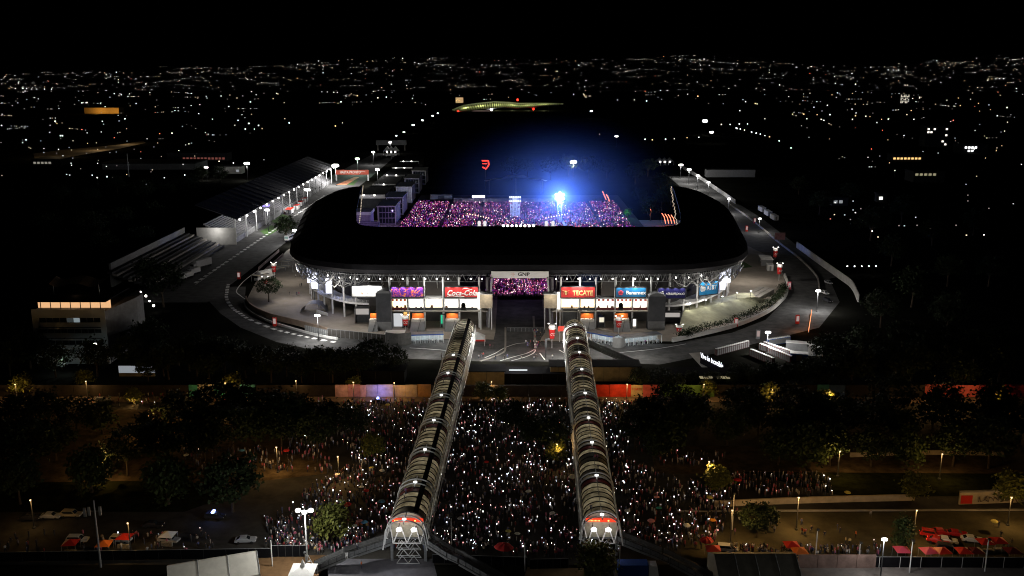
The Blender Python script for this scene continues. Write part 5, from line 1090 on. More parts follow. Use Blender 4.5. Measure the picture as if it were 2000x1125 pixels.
o = specks('wristband_lights', wp, [emis('wb_magenta', (.55, .02, .36), .6), emis('wb_pink', (1, .30, .50), 1.2), emis('wb_white', (1, .85, .8), 2.4), emis('wb_violet', (.30, .08, .8), .6), emis('wb_red', (1, .12, .16), 1.0)], (.42, .20, .10, .22, .06), ws, fc); tag(o, 'pink and white wristband lights over the field crowd', kind='stuff')
for (x, y, pw, c) in ((-55, 640, 9000, (.75, .12, .9)), (-55, 690, 9000, (.75, .12, .8)), (-15, 660, 9000, (.7, .12, .8)), (30, 640, 9000, (.65, .12, .9)), (60, 690, 9000, (.75, .12, .8)), (62, 625, 7000, (.7, .12, .9)), (3, 448, 5200, (.6, .25, 1)), (4, 412, 3000, (.5, .35, .9)), (3, 384, 2600, (.75, .6, 1)), (-65, 600, 2500, (.5, .2, 1))):
    z_ = 14; light('stage_wash_gate_fill', 'SPOT', (x, y, z_), pw*.34, c, 1.0, None, (x, y, 0), 160, .9)  # the spots inside the gate are unseen, added to light its road
# back rail of the field and containers beyond it
t = thing('field_barrier', 'pale barrier along the back of the field crowd', 'barrier', (0, 722, 0)); 
for x0 in (-30, -10, 10, 30): b = MB(); b.bx(x0-9.8, x0+9.8, 721, 721.4, 0, 2.6); b.build('panel', WALLW, t)
boxy('container', 'long white container behind the field crowd', 'container', (862, 389), (17, 4, 3.6), 0, WALLW); boxy('container', 'small pale cabin behind the field crowd', 'container', (894, 395), (6, 4, 3), 0, GREY)
# the stage, seen from behind
t = thing('stage', 'dark concert stage with lit truss tower behind the front stand', 'stage', (3, 470, 0))
b = MB(); b.bx(-24, 30, 470, 500, 0, 2.2); b.build('platform', BLACK, t)
b = MB(); b.bx(-22, 28, 500, 503, 2.2, 17); b.build('back_screen', BLACK, t)
for x in (-24, 30): b = MB(); b.bx(x-3, x+3, 486, 504, 0, 17); b.build('wing_tower', mat('wing', (.03, .03, .05), .7), t)
b = MB()
XT, YT = W(1006, 425).x, W(1006, 425).y
tt = thing('mixing_tower', 'white lattice mixing tower with lamp rows in the field crowd', 'tower', (XT, YT, 0))
for x in (-3.6, -1.2, 1.2, 3.6):
    for y in (0, 5): b.tube((XT+x*.8, YT+y, 0), (XT+x, YT+y, 14), .2, 6)
for k in range(5):
    z = k*2.8
    for y in (0, 5): b.tube((XT-3.4, YT+y, z), (XT+3.4, YT+y, z+2.8), .15, 4); b.tube((XT+3.4, YT+y, z), (XT-3.4, YT+y, z+2.8), .15, 4); b.tube((XT-3.6, YT+y, z+2.8), (XT+3.6, YT+y, z+2.8), .15, 4)
b.build('lattice', WHITE, tt)
b = MB(); b.bx(XT-3.2, XT+3.2, YT+1, YT+4, 0, 5); b.build('desk_cabin', WALLW, tt)
for z in (14.4, 11.6): 
    for k in range(7): b = MB(); b.box((XT-3.6+k*1.2, YT-.6, z), (.75, .6, .7)); b.build('tower_lamp', emis('tower_lamp', (.9, .9, 1), 2.5), tt)
for k in range(8): b = MB(); b.lathe(((.3, -.5), (.65, -.3), (.65, .3), (.3, .5)), 8, (-4.5+k*2.25, 484, 20.3)); b.build('stage_lamp', emis('stage_lamp', (1, .82, .62), 12) if k % 2 else emis('stage_lamp_v', (1, .7, 1), 12), t)
b = MB(); b.bar((-9, 484, 20.3), (15, 484, 20.3), .5); b.build('lamp_truss', DSTEEL, t)
light('tower_light', 'POINT', (XT, YT-7, 13), 1500, (.85, .88, 1), .6, tt)
for (x0, x1, s_) in ((-25, -13, 1), (19, 31, -1)):
    for k in range(9): b = MB(); f = k/8; b.box((x0+(x1-x0)*f, 520, 21.2+(-2.4*f if s_ == 1 else 2.4*f-2.4)), (.5, .5, .45)); b.build('edge_lamp', emis('edge_lamp', (1, .78, .5), 2.5), t)
for (px, lab) in ((936, 'white glowing figure left of the stage, outer'), (947, 'white glowing figure left of the stage, inner'), (1067, 'white glowing figure right of the stage, inner'), (1080, 'white glowing figure right of the stage, outer')):
    p = WY(px, 440, 528); p.z = 10; t2 = thing('stage_figure', lab, 'figure', (p.x, 528, 6.0)); b = MB(); b.lathe(((.5, 0), (1.1, .8), (1.25, 3.2), (1.6, 5.2), (1.3, 6.8), (.7, 7.4), (.95, 8.3), (.9, 9.4), (.3, 9.9)), 12, (0, 0, 0)); b.build('body', emis('figure_white', (1, .95, .97), .9), t2, True, True)
    b = MB(); b.lathe(((1.5, -6), (1.5, -.05)), 12); b.build('plinth', BLACK, t2, local=True)
# main light tower and its smoke
p = W(1093, 385, 16); t = thing('light_tower', 'blinding blue white light tower behind the field crowd', 'light tower', (p.x, p.y, 0))
b = MB()
for x in (-1.5, 1.5):
    for y in (-1.5, 1.5): b.tube((x, y, 0), (x, y, 14), .15, 6)
b.build('legs_frame', STEEL, t, local=True)
for k in range(5): b = MB(); b.tube((-1.5, -1.5, k*2.8), (1.5, -1.5, (k+1)*2.8), .1, 4); b.tube((1.5, -1.5, k*2.8), (-1.5, -1.5, (k+1)*2.8), .1, 4); b.build('brace', STEEL, t, local=True)
for (ix, iz) in [(i_+.5*(j_ % 2), j_*.87) for i_ in range(-3, 4) for j_ in range(-3, 4) if (i_+.5*(j_ % 2))**2+(j_*.87)**2 < 3.3]: b = MB(); b.tube((1.5*ix, -1.8, 16.5+1.5*iz), (1.5*ix, -1.3, 16.5+1.5*iz), .72, 10); b.build('lamp', LAMPB, t, local=True)
light('tower_flood', 'POINT', (p.x, p.y-4.5, 16), 120000, (.02, .13, 1), 1.0, t)
light('tower_flood', 'POINT', (p.x, p.y-5.5, 16.5), 75000, (.55, .72, 1), 1.0, t)
p2 = W(935, 384, 9); t = thing('light_bank', 'violet white bank of stage lamps behind the field crowd', 'light bank', (p2.x, p2.y, 0))
for k in range(6): b = MB(); b.box((-4+k*1.5, 0, 9), (1.2, .8, 1.3)); b.build('lamp', emis('violet_lamp', (.85, .7, 1), 30), t, local=True)
for x in (-4, 4): b = MB(); b.tube((x, .6, 0), (x, .6, 9.5), .15, 6); b.build('leg', STEEL, t, local=True)
b = MB(); b.bar((-4.6, .6, 9.6), (4.6, .6, 9.6), .3); b.build('bar', STEEL, t, local=True)
light('bank_light', 'POINT', (p2.x, p2.y-2, 9), 3000, (.5, .3, 1), .6, t)
sm_ = MB(); nn, mm = 24, 14
for j in range(mm+1):
    for i in range(nn): a, e = 2*math.pi*i/nn, math.pi*j/mm; sm_.v.append((math.sin(e)*math.cos(a), math.sin(e)*math.sin(a), -math.cos(e)))
for j in range(mm):
    for i in range(nn): sm_.f.append((j*nn+i, j*nn+(i+1) % nn, (j+1)*nn+(i+1) % nn, (j+1)*nn+i)); sm_.m.append(0)
vm = bpy.data.materials.new('stage_smoke'); vm.use_nodes = True; n = vm.node_tree; n.nodes.remove(n.nodes['Principled BSDF']); pv = n.nodes.new('ShaderNodeVolumePrincipled')
pv.inputs['Color'].default_value = (.30, .5, 1, 1); pv.inputs['Density'].default_value = .0035  # blue of the lamps tinted into the smoke colour
tc = n.nodes.new('ShaderNodeTexCoord'); ln = n.nodes.new('ShaderNodeVectorMath'); ln.operation = 'LENGTH'; n.links.new(tc.outputs['Object'], ln.inputs[0])
mr = n.nodes.new('ShaderNodeMapRange'); mr.inputs['From Min'].default_value = 0; mr.inputs['From Max'].default_value = 1; mr.inputs['To Min'].default_value = 1; mr.inputs['To Max'].default_value = 0; n.links.new(ln.outputs['Value'], mr.inputs['Value'])
pw_ = n.nodes.new('ShaderNodeMath'); pw_.operation = 'POWER'; pw_.inputs[1].default_value = 2.3; n.links.new(mr.outputs[0], pw_.inputs[0])
ml = n.nodes.new('ShaderNodeMath'); ml.operation = 'MULTIPLY'; ml.inputs[1].default_value = .011; n.links.new(pw_.outputs[0], ml.inputs[0]); n.links.new(ml.outputs[0], pv.inputs['Density']); pv.inputs['Anisotropy'].default_value = .0  # density peaks beside the lamps to shape their round glow
n.links.new(pv.outputs[0], n.nodes['Material Output'].inputs['Volume'])
sk = put('stage_smoke', sm_.mesh('stage_smoke', vm, True), loc=(p.x-2, p.y+3, 19)); sk.scale = (95, 75, 56); tag(sk, 'blue lit and blue tinted stage smoke hanging over the field', 'smoke', kind='stuff')
# things behind the field
t = thing('tensile_roof', 'pale tensile roof behind the stage tower', 'canopy', W(1008, 385)); q = W(1008, 392); b = MB(); n = 9
for k in range(n): u = k/(n-1)*2-1; b.v += [(q.x+u*24, q.y+40, 10+5*(1-abs(u))+2*abs(math.sin(u*6))), (q.x+u*27, q.y+65, 8+3*(1-abs(u)))]
for k in range(n-1): b.f.append((2*k, 2*k+2, 2*k+3, 2*k+1)); b.m.append(0)
b.build('membrane', WALLW, t)
for u in (-1, 0, 1): b = MB(); b.tube((q.x+u*22, q.y+42, 0), (q.x+u*22, q.y+42, 14 if u == 0 else 10), .25, 6); b.build('mast', STEEL, t)
for (px, py, lab, dx) in ((1140, 398, 'red tilted neon strips behind the field, right', 1), (1180, 385, 'red zigzag light string in the trees behind the field', 2)):
    pass
def neon(pix, z, m, lab, r_=.35):
    pts = [W(px, py, zz) for (px, py), zz in zip(pix, z)]; t = thing('neon_strip', lab, 'light string', (pts[0].x, pts[0].y, 0)); b = MB(); b.path(pts, r_, 6); b.build('tube', m, t); b = MB(); b.tube((pts[0].x, pts[0].y, 0), pts[0], .12, 5); b.tube((pts[-1].x, pts[-1].y, 0), pts[-1], .12, 5); b.build('stand', DSTEEL, t)
NR = emis('neon_red', (1, .22, .12), 3)
neon(((1177, 374), (1180, 381), (1184, 390)), (8, 6, 4), NR, 'left red light string behind the field crowd'); neon(((1184, 380), (1188, 386), (1190, 393)), (8, 6, 4), NR, 'right red light string behind the field crowd')
for k, (x, lab) in enumerate(((1293, 'first curved red neon rib inside the right stand'), (1299, 'second curved red neon rib inside the right stand'), (1305, 'third curved red neon rib inside the right stand'), (1311, 'fourth curved red neon rib inside the right stand'))):
    neon(((x, 417+k), (x+4, 423+k), (x+6, 431+k*.5), (x+7, 436)), (8, 7, 4, 1.5), NR, lab, .25)
neon(((1270, 406), (1272, 412), (1270, 420)), (7, 5, 2), NR, 'single red neon strip among the right trees')
p = W(1222, 416, 4); light('green_wash', 'POINT', p, 900, (.1, 1, .35), .5); tree(3, p.x+2, p.y+4, .9, 'tree lit bright green beside the field', None)
# string lights hanging down the right stand's inner edge
b = MB(); n_ = 40; A, B_ = Vector((93, 545, 33)), Vector((74, 412, 31)); t = thing('string_lights', 'thin string of small lights on the right stand edge', 'string lights', (A.x, A.y, 0))
for k in range(n_): q_ = A.lerp(B_, k/(n_-1)); b = MB() if k == 0 else b; b.box((q_.x-.5+random.uniform(-.4, .4), q_.y, q_.z+.3), (.35, .35, .35))
b.build('bulbs', emis('bulb', (1, .8, .6), .8), t)
b = MB()
for k in range(26): q_ = Vector((-88, 549, 33)).lerp(Vector((-69, 416, 33)), k/25); b.box((q_.x+.6, q_.y, q_.z+.2), (.35, .35, .35))
t = thing('string_lights', 'thin string of small lights on the left stand edge', 'string lights', (-88, 549, 0)); b.build('bulbs', MATS['bulb'], t)
q = WY(948, 322, 800); t = thing('neon_sign', 'red neon hook sign in the dark behind the stage', 'neon sign', (q.x, 800, 0)); b = MB(); b.path([(q.x-3, 800, q.z+3.5), (q.x+2.5, 800, q.z+3.5), (q.x+3, 800, q.z), (q.x+.5, 800, q.z-3.5), (q.x-2.5, 800, q.z-1.8)], .55, 6); b.path([(q.x-2.5, 800, q.z+1), (q.x+1.5, 800, q.z+1)], .4, 6); b.build('tube', EMR, t); b = MB(); b.tube((q.x, 800.6, 0), (q.x, 800.6, q.z), .3, 6); b.build('post', DSTEEL, t)
# ================================================================== THE AVENUE SIDE
# painted wall, panel by panel; unlit stretches are put in as dark colour
WYp = 278.0; t = thing('painted_wall', 'long wall of painted panels, unlit ones coloured dark, behind the avenue crowd', 'wall', (0, WYp, 0))
PC = dict(teal=(.05, .28, .24), white=(.45, .42, .36), pink=(.58, .28, .28), rose=(.6, .36, .36), blue=(.42, .38, .48), orange=(.50, .26, .08), grey=(.05, .042, .038), red=(.55, .04, .02), tan=(.45, .33, .18), green=(.10, .20, .05), navy=(.05, .10, .25), dark=(.025, .02, .018), cyan=(.06, .25, .28), hot=(.62, .07, .12), crimson=(.5, .1, .1))
segs = [(-80, 370, 'dark'), (370, 387, 'teal'), (387, 420, 'white'), (420, 440, 'teal'), (440, 470, 'dark'), (470, 500, 'cyan'), (500, 655, 'dark'), (655, 680, 'rose'), (680, 704, 'pink'), (704, 716, 'rose'), (716, 738, 'blue'), (738, 768, 'blue'), (768, 792, 'tan'), (792, 815, 'tan'), (815, 842, 'orange'), (842, 1160, 'grey'), (1160, 1190, 'red'), (1190, 1232, 'red'), (1232, 1255, 'tan'), (1255, 1288, 'crimson'), (1288, 1340, 'green'), (1340, 1395, 'green'), (1395, 1595, 'dark'), (1595, 1618, 'cyan'), (1618, 1650, 'navy'), (1650, 1805, 'dark'), (1805, 1845, 'crimson'), (1845, 1910, 'crimson'), (1910, 1960, 'hot'), (1960, 2080, 'hot')]
for i, (a, c, k) in enumerate(segs):
    x0, x1 = WY(a, 775, WYp).x, WY(c, 775, WYp).x; n = max(1, int((x1-x0)/9))
    for j in range(n):
        b = MB(); b.bx(x0+(x1-x0)*j/n+.04, x0+(x1-x0)*(j+1)/n-.04, WYp-.12*(i % 2), WYp+.3, 0, 3.9+.1*(i % 3)); b.build('wall_panel', mat('wallpaint_'+k, PC[k], .85, scale=.5, vary=.3), t)
text('lettering', 'COOD', 1.6, (WY(405, 770, WYp).x, WYp-.2, 2.3), mat('letter_dark', (.05, .12, .12), .6, vary=0), t)
text('lettering', 'FORO', 1.1, (WY(1243, 770, WYp).x, WYp-.2, 2.6), mat('letter_red', (.5, .06, .03), .6, vary=0), t)
p = WY(742, 770, WYp-3); light('blue_wash', 'POINT', (p.x, WYp-3, 2.5), 220, (.2, .25, 1), .4); 
# police car in the avenue whose roof bar throws the blue light, other cars below
WIN = GLASS
def car_mesh(kind):
    L, w = (4.5, 1.78); prof = [(-2.25, .45), (-2.25, .82), (-1.95, .95), (-.95, 1.0), (-.25, 1.42), (1.05, 1.45), (1.75, 1.02), (2.2, .95), (2.25, .5)] if kind == 'sedan' else [(-2.3, .5), (-2.3, .95), (-1.2, 1.08), (-.55, 1.68), (1.9, 1.72), (2.25, 1.15), (2.3, .55)]
    b = MB(); n = len(prof); hw = w/2
    def row(x, k, f): return [(x*f(z), y, z) for y, z in prof]
    f = lambda z: 1.0 if z < 1.05 else .84
    b.v = [(-hw*f(z), y, z) for y, z in prof]+[(hw*f(z), y, z) for y, z in prof]
    b.f = [tuple(range(n)), tuple(range(2*n-1, n-1, -1))]+[(i, i+n, (i+1) % n+n, (i+1) % n) for i in range(n)]; b.m = [0]*len(b.f); return b
def make_car(kind, label, loc, rz, colm, group=None, lit=None):
    t = thing('car', label, 'car', loc, rz, group); bm = CARM.setdefault((kind, colm.name), car_mesh(kind).mesh('body', colm)); put('body', bm, t, True)
    if (kind, 'w') not in CARM:
        b = MB(); z0, z1 = (1.06, 1.38) if kind == 'sedan' else (1.14, 1.62)
        ya, yb = (-.7, 1.35) if kind == 'sedan' else (-.75, 1.95)
        for s_ in (-1, 1): b.hexa([(s_*.76, ya-.1, z0), (s_*.80, ya-.1, z0), (s_*.80, yb+.1, z0), (s_*.76, yb+.1, z0), (s_*.74, ya+.35, z1), (s_*.78, ya+.35, z1), (s_*.78, yb-.25, z1), (s_*.74, yb-.25, z1)])
        CARM[(kind, 'w')] = b.mesh('side_window', WIN); b = MB(); y0, y1 = (-1.0, -.3) if kind == 'sedan' else (-1.22, -.6); b.hexa([(-.68, y0, z0-.02), (.68, y0, z0-.02), (.68, y0+.1, z0-.02), (-.68, y0+.1, z0-.02), (-.62, y1-.02, z1), (.62, y1-.02, z1), (.62, y1+.1, z1), (-.62, y1+.1, z1)]); CARM[(kind, 'f')] = b.mesh('windscreen', WIN)
        b = MB(); y0, y1 = (1.78, 1.1) if kind == 'sedan' else (2.28, 1.95); b.hexa([(-.66, y0-.08, z0-.02), (.66, y0-.08, z0-.02), (.66, y0+.03, z0-.02), (-.66, y0+.03, z0-.02), (-.6, y1-.1, z1), (.6, y1-.1, z1), (.6, y1+.06, z1), (-.6, y1+.06, z1)]); CARM[(kind, 'r')] = b.mesh('rear_window', WIN)
    put('side_window', CARM[(kind, 'w')], t, True); put('windscreen', CARM[(kind, 'f')], t, True); put('rear_window', CARM[(kind, 'r')], t, True)
    for y in (-1.4, 1.4):
        for x in (-.82, .82): put('wheel', CARM['wheel'], t, True, (x, y, .33))
    for x in (-.62, .62): put('headlight', CARM['hl'], t, True, (x, -2.26, .72)); put('tail_light', CARM['tl_on' if lit else 'tl'], t, True, (x, 2.24, .8))
    return t
CARM = {}; w = MB(); w.tube((-.1, 0, 0), (.1, 0, 0), .33, 12); CARM['wheel'] = w.mesh('wheel', RUB); w = MB(); w.box((0, 0, 0), (.36, .1, .16)); CARM['hl'] = w.mesh('headlight', WHITE); CARM['tl'] = w.mesh('tail_light', RED); CARM['tl_on'] = w.mesh('tail_light', EMR)
PW, PR, PK, PS = mat('car_white', (.75, .74, .70), .25, vary=0, spec=.6), mat('car_red', (.45, .02, .02), .25, vary=0, spec=.6), mat('car_black', (.03, .03, .035), .25, vary=0, spec=.6), mat('car_silver', (.35, .36, .38), .25, vary=0, spec=.6)
for (px, py, rz, kd, cm2, lit, lab) in ((1898, 1059, 76, 'sedan', PW, 0, 'white sedan parked rightmost in the lot'), (1848, 1061, 74, 'sedan', PW, 1, 'white saloon with red tail lights among the parked cars'), (1818, 1049, 70, 'suv', PR, 1, 'red car with lit tail lights at the left of the lot row'), (1838, 1045, 80, 'sedan', PR, 0, 'red car behind the white saloon'), (1832, 1062, 60, 'sedan', PR, 1, 'red car half hidden behind the narrow lit tree'), (1850, 1077, 72, 'suv', PK, 0, 'black estate car in front of the white saloon'), (1868, 1048, 78, 'sedan', PR, 0, 'red car between the two white cars'),
        (152, 1060, 92, 'suv', PW, 0, 'white estate car on the left street'), (236, 1060, 85, 'suv', PW, 0, 'white car with striped roof at the red stall'), (140, 1010, 88, 'suv', mat('car_tan', (.3, .25, .16), .35, vary=0), 0, 'tan estate car on the dim left street'), (60, 1016, 90, 'sedan', PK, 0, 'black car at the far left street'), (100, 1013, 90, 'sedan', PS, 0, 'silver car at the far left street'), (330, 1060, 80, 'suv', PS, 0, 'grey van beside the crowd of stalls'), (300, 1030, 88, 'sedan', PK, 0, 'black car near the police car'), (480, 1060, 95, 'sedan', PS, 0, 'silver car behind the bottom fence'),
        (345, 785, 90, 'sedan', PK, 0, 'black car by the teal wall'), (455, 783, 92, 'sedan', PS, 1, 'car with red tail lights by the cyan wall'), (200, 785, 90, 'sedan', PS, 0, 'silver car on the far avenue, left'), (1420, 1078, 80, 'suv', PS, 1, 'grey pickup by the bottom fence'), (1610, 575, 20, 'suv', PW, 0, 'white van beside the right lamp post'), (1618, 555, 15, 'suv', PS, 0, 'grey van above the white van on the right road'), (1616, 590, 25, 'suv', PK, 0, 'dark van below the white van on the right road'), (1820, 782, 90, 'sedan', PK, 0, 'dark car before the red wall, far right')):
    p = W(px, py); make_car(kd, lab, (p.x, p.y, .06), R(rz), cm2, None, lit)
p = W(420, 1014); t = make_car('suv', 'police car with bright blue roof lights in the dark left street', (p.x, p.y, .06), R(85), PK); b = MB(); b.box((0, .3, 1.85), (1.3, .5, .28)); b.build('light_bar', emis('police_blue', (.25, .35, 1), 14), t, local=True); light('police_light', 'POINT', (p.x, p.y-.5, 3.0), 110, (.2, .3, 1), .3, t)
p = W(740, 787); t = make_car('sedan', 'police car flashing blue before the painted wall', (p.x, p.y, .06), R(90), PK); b = MB(); b.box((0, .3, 1.55), (1.3, .5, .22)); b.build('light_bar', MATS['police_blue'], t, local=True); light('police_light', 'POINT', (p.x, p.y+1.5, 2.6), 260, (.25, .28, 1), .3, t)
# low white wall and graffiti wall in front of the right park
low_wall('low_wall', 'long low white wall along the right park, lit warm', ((1395, 990), (1500, 985), (1620, 981), (1700, 979), (1785, 977)), 1.5, .5, mat('limewash', (.5, .42, .30), .85, scale=.4), 3)
p0, p1 = W(1872, 985), W(2060, 978); t = thing('graffiti_wall', 'cream wall with dark graffiti lettering at the right edge', 'wall', p0); b = MB(); b.wall([p0, p1], 0, 3.0, .4); b.build('wall', MATS['limewash'], t); b = MB(); b.wall([p0+Vector((0, 0, 0)), p1], 3.0, 3.3, .7); b.build('coping', CONC, t)
b = MB(); g_ = random.Random(4); xx = p0.x+4.5
for k in range(13): x_ = xx+k*1.15; b.path([(x_, p0.y-.28-k*.0, .8+g_.uniform(-.2, .3)), (x_+g_.uniform(.1, .9), p0.y-.28, 2.2+g_.uniform(-.3, .3)), (x_+g_.uniform(.3, 1.1), p0.y-.28, 1.2+g_.uniform(-.4, .6)), (x_+1.0, p0.y-.28, .9+g_.uniform(-.2, .5))], .09, 4)
b.build('graffiti', mat('graffiti', (.10, .07, .05), .8, vary=0), t); b = MB(); b.bx(p0.x+.3, p0.x+3, p0.y-.32, p0.y-.25, .3, 2.4); b.build('red_panel', RED, t)
low_wall('kerb', 'long pale kerb between park and walkers lot', ((1320, 1000), (1500, 999), (1700, 998), (2060, 997)), .35, .5, CONC, 2)
low_wall('low_wall', 'low pale wall far back in the right park', ((1660, 893), (1800, 888), (1960, 890)), 1.3, .4, MATS['limewash'], 3)
# low kiosk roofs and dark sheds between loop road and wall
for (a, c, py, h, m, lab) in ((1075, 1250, 745, 5.0, mat('shed_tan', (.22, .18, .11), .8), 'long low tan shed between loop road and red wall'), (905, 985, 752, 4.5, MATS['shed_tan'], 'low tan kiosk between the skybridges'), (600, 790, 748, 4, BLACK, 'black roofed shed left of the left skybridge'), (925, 1105, 748, 3.0, BLACK, 'black flat roof between the skybridge decks'), (1300, 1480, 752, 3.4, BLACK, 'black roofed shed below the lit lettering')):
    p0, p1 = W(a, py), W(c, py); t = thing('shed', lab, 'shed', ((p0.x+p1.x)/2, p0.y, 0)); b = MB(); b.bx(p0.x, p1.x, p0.y, p0.y+7, 0, h); b.build('walls', m, t); b = MB(); b.bx(p0.x-.4, p1.x+.4, p0.y-.4, p0.y+7.4, h, h+.25); b.build('roof', BLACK, t)
    for k in range(int((p1.x-p0.x)/5)): b = MB(); x = p0.x+2.5+5*k; b.bx(x-.05, x+.05, p0.y-.06, p0.y-.01, 0, h-.1); b.build('panel_joint', DSTEEL, t)
light('shed_light', 'POINT', (W(1160, 745).x, W(1160, 745).y-6, 4), 120, (1, .75, .4), .3)
q = WY(1012, 724, 296); t = thing('lit_sign', 'thin white strip light on the black flat roof', 'light', (q.x, 296, 0)); b = MB(); b.box((q.x, 294, 3.6), (6, .3, .35)); b.build('tube', emis('strip', (.9, .95, 1), .9), t); b = MB(); b.box((q.x-2.5, 294.3, 1.8), (.15, .15, 3.6)); b.box((q.x+2.5, 294.3, 1.8), (.15, .15, 3.6)); b.build('stand', DSTEEL, t)
for k, (px, py) in enumerate(((1370, 738), (1403, 738))):
    q = W(px, py, 3.6); t = thing('skylight', ['left cluster of pale skylights on the dark shed', 'right cluster of pale skylights on the dark shed'][k], 'skylight', (q.x, q.y, 3.6))
    for j in range(3): b = MB(); b.box((q.x+j*1.5, q.y, 3.75), (1.1, 2.2, .2)); b.build('pane', emis('skylight_glow', (1, .85, .5), .25), t)
# ------------------------------------------------------------------ the office block on the left
OY = 312.0; t = thing('office_block', 'white five storey office block with lit roof terrace', 'building', (WY(145, 715, OY).x, OY, 0))
ox0, ox1 = WY(72, 700, OY).x, WY(213, 690, OY).x; zA = WY(140, 608, OY).z; zT = WY(140, 594, OY).z
OWM = mat('office_white', (.52, .54, .54), .8, scale=.2, vary=.1)
rows = [(621, 630), (643, 651), (665, 674)]; zs = [(WY(140, c, OY).z, WY(140, a, OY).z) for a, c in rows]
edges = [0]+[z for r_ in reversed(zs) for z in r_]+[zA]
for i in range(0, len(edges), 2): b = MB(); b.bx(ox0, ox1, OY, OY+.5, edges[i], edges[i+1]); b.build('spandrel', OWM, t)
b = MB(); b.bx(ox0, ox1, OY+.51, OY+22, 0, zA-.02); b.build('core', mat('office_core', (.10, .10, .11), .8), t)
for x0_, x1_ in ((ox0-.02, ox0+2.2), (ox1-1.8, ox1+.02)): b = MB(); b.bx(x0_, x1_, OY-.1, OY+.5, 0, zA); b.build('corner_pier', OWM, t)
n = 9
for ri, (z0, z1) in enumerate(zs):
    for k in range(n):
        x0_ = ox0+2.3+(ox1-ox0-4.2)*k/n; x1_ = ox0+2.3+(ox1-ox0-4.2)*(k+1)/n; m = GLASS
        if ri == 0 and k in (4, 5): m = emis('office_lit', (.7, .85, .9), .28) if k == 5 else emis('office_lit2', (.6, .7, .7), .05)
        b = MB(); b.bx(x0_+.08, x1_-.08, OY+.30, OY+.36, z0+.05, z1-.05); wn_ = b.build('window', m, t); b = MB(); b.bx(x1_-.08, x1_+.08, OY+.2, OY+.4, z0, z1); b.build('mullion', STEEL, wn_)
    b = MB(); b.bx(ox0+2.3, ox1-1.9, OY-.08, OY+.02, z0-1.9, z0-1.65); b.build('groove', DARKB, t)
b = MB(); b.box((ox1-4.5, OY+.2, zs[2][0]+.4), (1.2, .1, .5)); b.build('wall_lamp', LAMPS, t)
b = MB(); b.bx(ox0, ox1, OY+5, OY+5.3, zA, zT+.6); b.build('terrace_glow', emis('terrace_warm', (1, .56, .27), .85, True), t)
b = MB(); b.bx(ox0-.3, ox1+.3, OY+.6, OY+21, zT+.5, zT+1.0); b.build('roof', BLACK, t)
for k in range(7): x = ox0+3+k*(ox1-ox0-3)/6.5; b = MB(); b.bx(x-.1, x+.1, OY+.8, OY+1, zA, zT+.5); b.build('terrace_post', DSTEEL, t)
b = MB(); b.bx(ox0, ox1, OY-.05, OY+.2, zA+.0, zA+.7); b.build('parapet', OWM, t)
b = MB(); b.hexa([(ox1, OY, zA-9), (ox1+5.5, OY+14, zA-9), (ox1+5.5, OY+20, zA-9), (ox1-1, OY+20, zA-9), (ox1, OY, zA), (ox1+5.5, OY+14, zA+1.5), (ox1+5.5, OY+20, zA+1.5), (ox1-1, OY+20, zA)]); b.build('side_wing', mat('wing_grey', (.2, .2, .2), .8), t)
b = MB(); q = WY(155, 548, OY+12)
nn = 12
for k in range(nn+1): u = k/nn*2-1; zz = q.z-.6+1.1*math.cos(u*5)*(.4+.6*abs(u)); b.v += [(q.x+u*9, OY+8, zz), (q.x+u*9.5, OY+15, zz+1.3)]
for k in range(nn): b.f.append((2*k, 2*k+2, 2*k+3, 2*k+1)); b.m.append(0)
b.build('tensile_canopy', mat('canvas_tan', (.45, .32, .2), .8), t)
for u in (-8, 8): b = MB(); b.tube((q.x+u, OY+9, zT), (q.x+u, OY+9, q.z), .12, 5); b.build('canopy_mast', STEEL, t)
light('office_face', 'POINT', ((ox0+ox1)/2+3, OY-14, 5.5), 750, (.85, 1, .98), .6, t); light('terrace_light', 'POINT', ((ox0+ox1)/2, OY+2.5, zT), 200, (1, .65, .35), .5, t); light('canvas_light', 'POINT', (q.x, OY+8, zT+2.0), 28, (1, .6, .3), .4, t)
# lit shop below the office block
q = W(268, 735); t = thing('shop', 'small white lit shop front below the office block', 'shop', (q.x, q.y, 0)); b = MB(); b.bx(q.x-6, q.x+6, q.y, q.y+.2, 1.2, 4.0); b.build('lit_front', emis('shop_glow', (.85, .92, 1), .28), t); b = MB(); b.bx(q.x-6.5, q.x+6.5, q.y-1, q.y+6, 4.0, 4.3); b.build('roof', DARKB, t); b = MB(); b.bx(q.x-6, q.x+6, q.y-.1, q.y+.1, 0, 1.2); b.build('base', CONC, t)
for k, (px, py) in enumerate(((275, 570), (285, 578), (292, 588), (300, 597))):
    q = W(px, py, 3); globe_lamp(q, 'white cluster lamp on the lane behind the office block', 'lane lamps behind the office block', .55+.2*(k % 2))
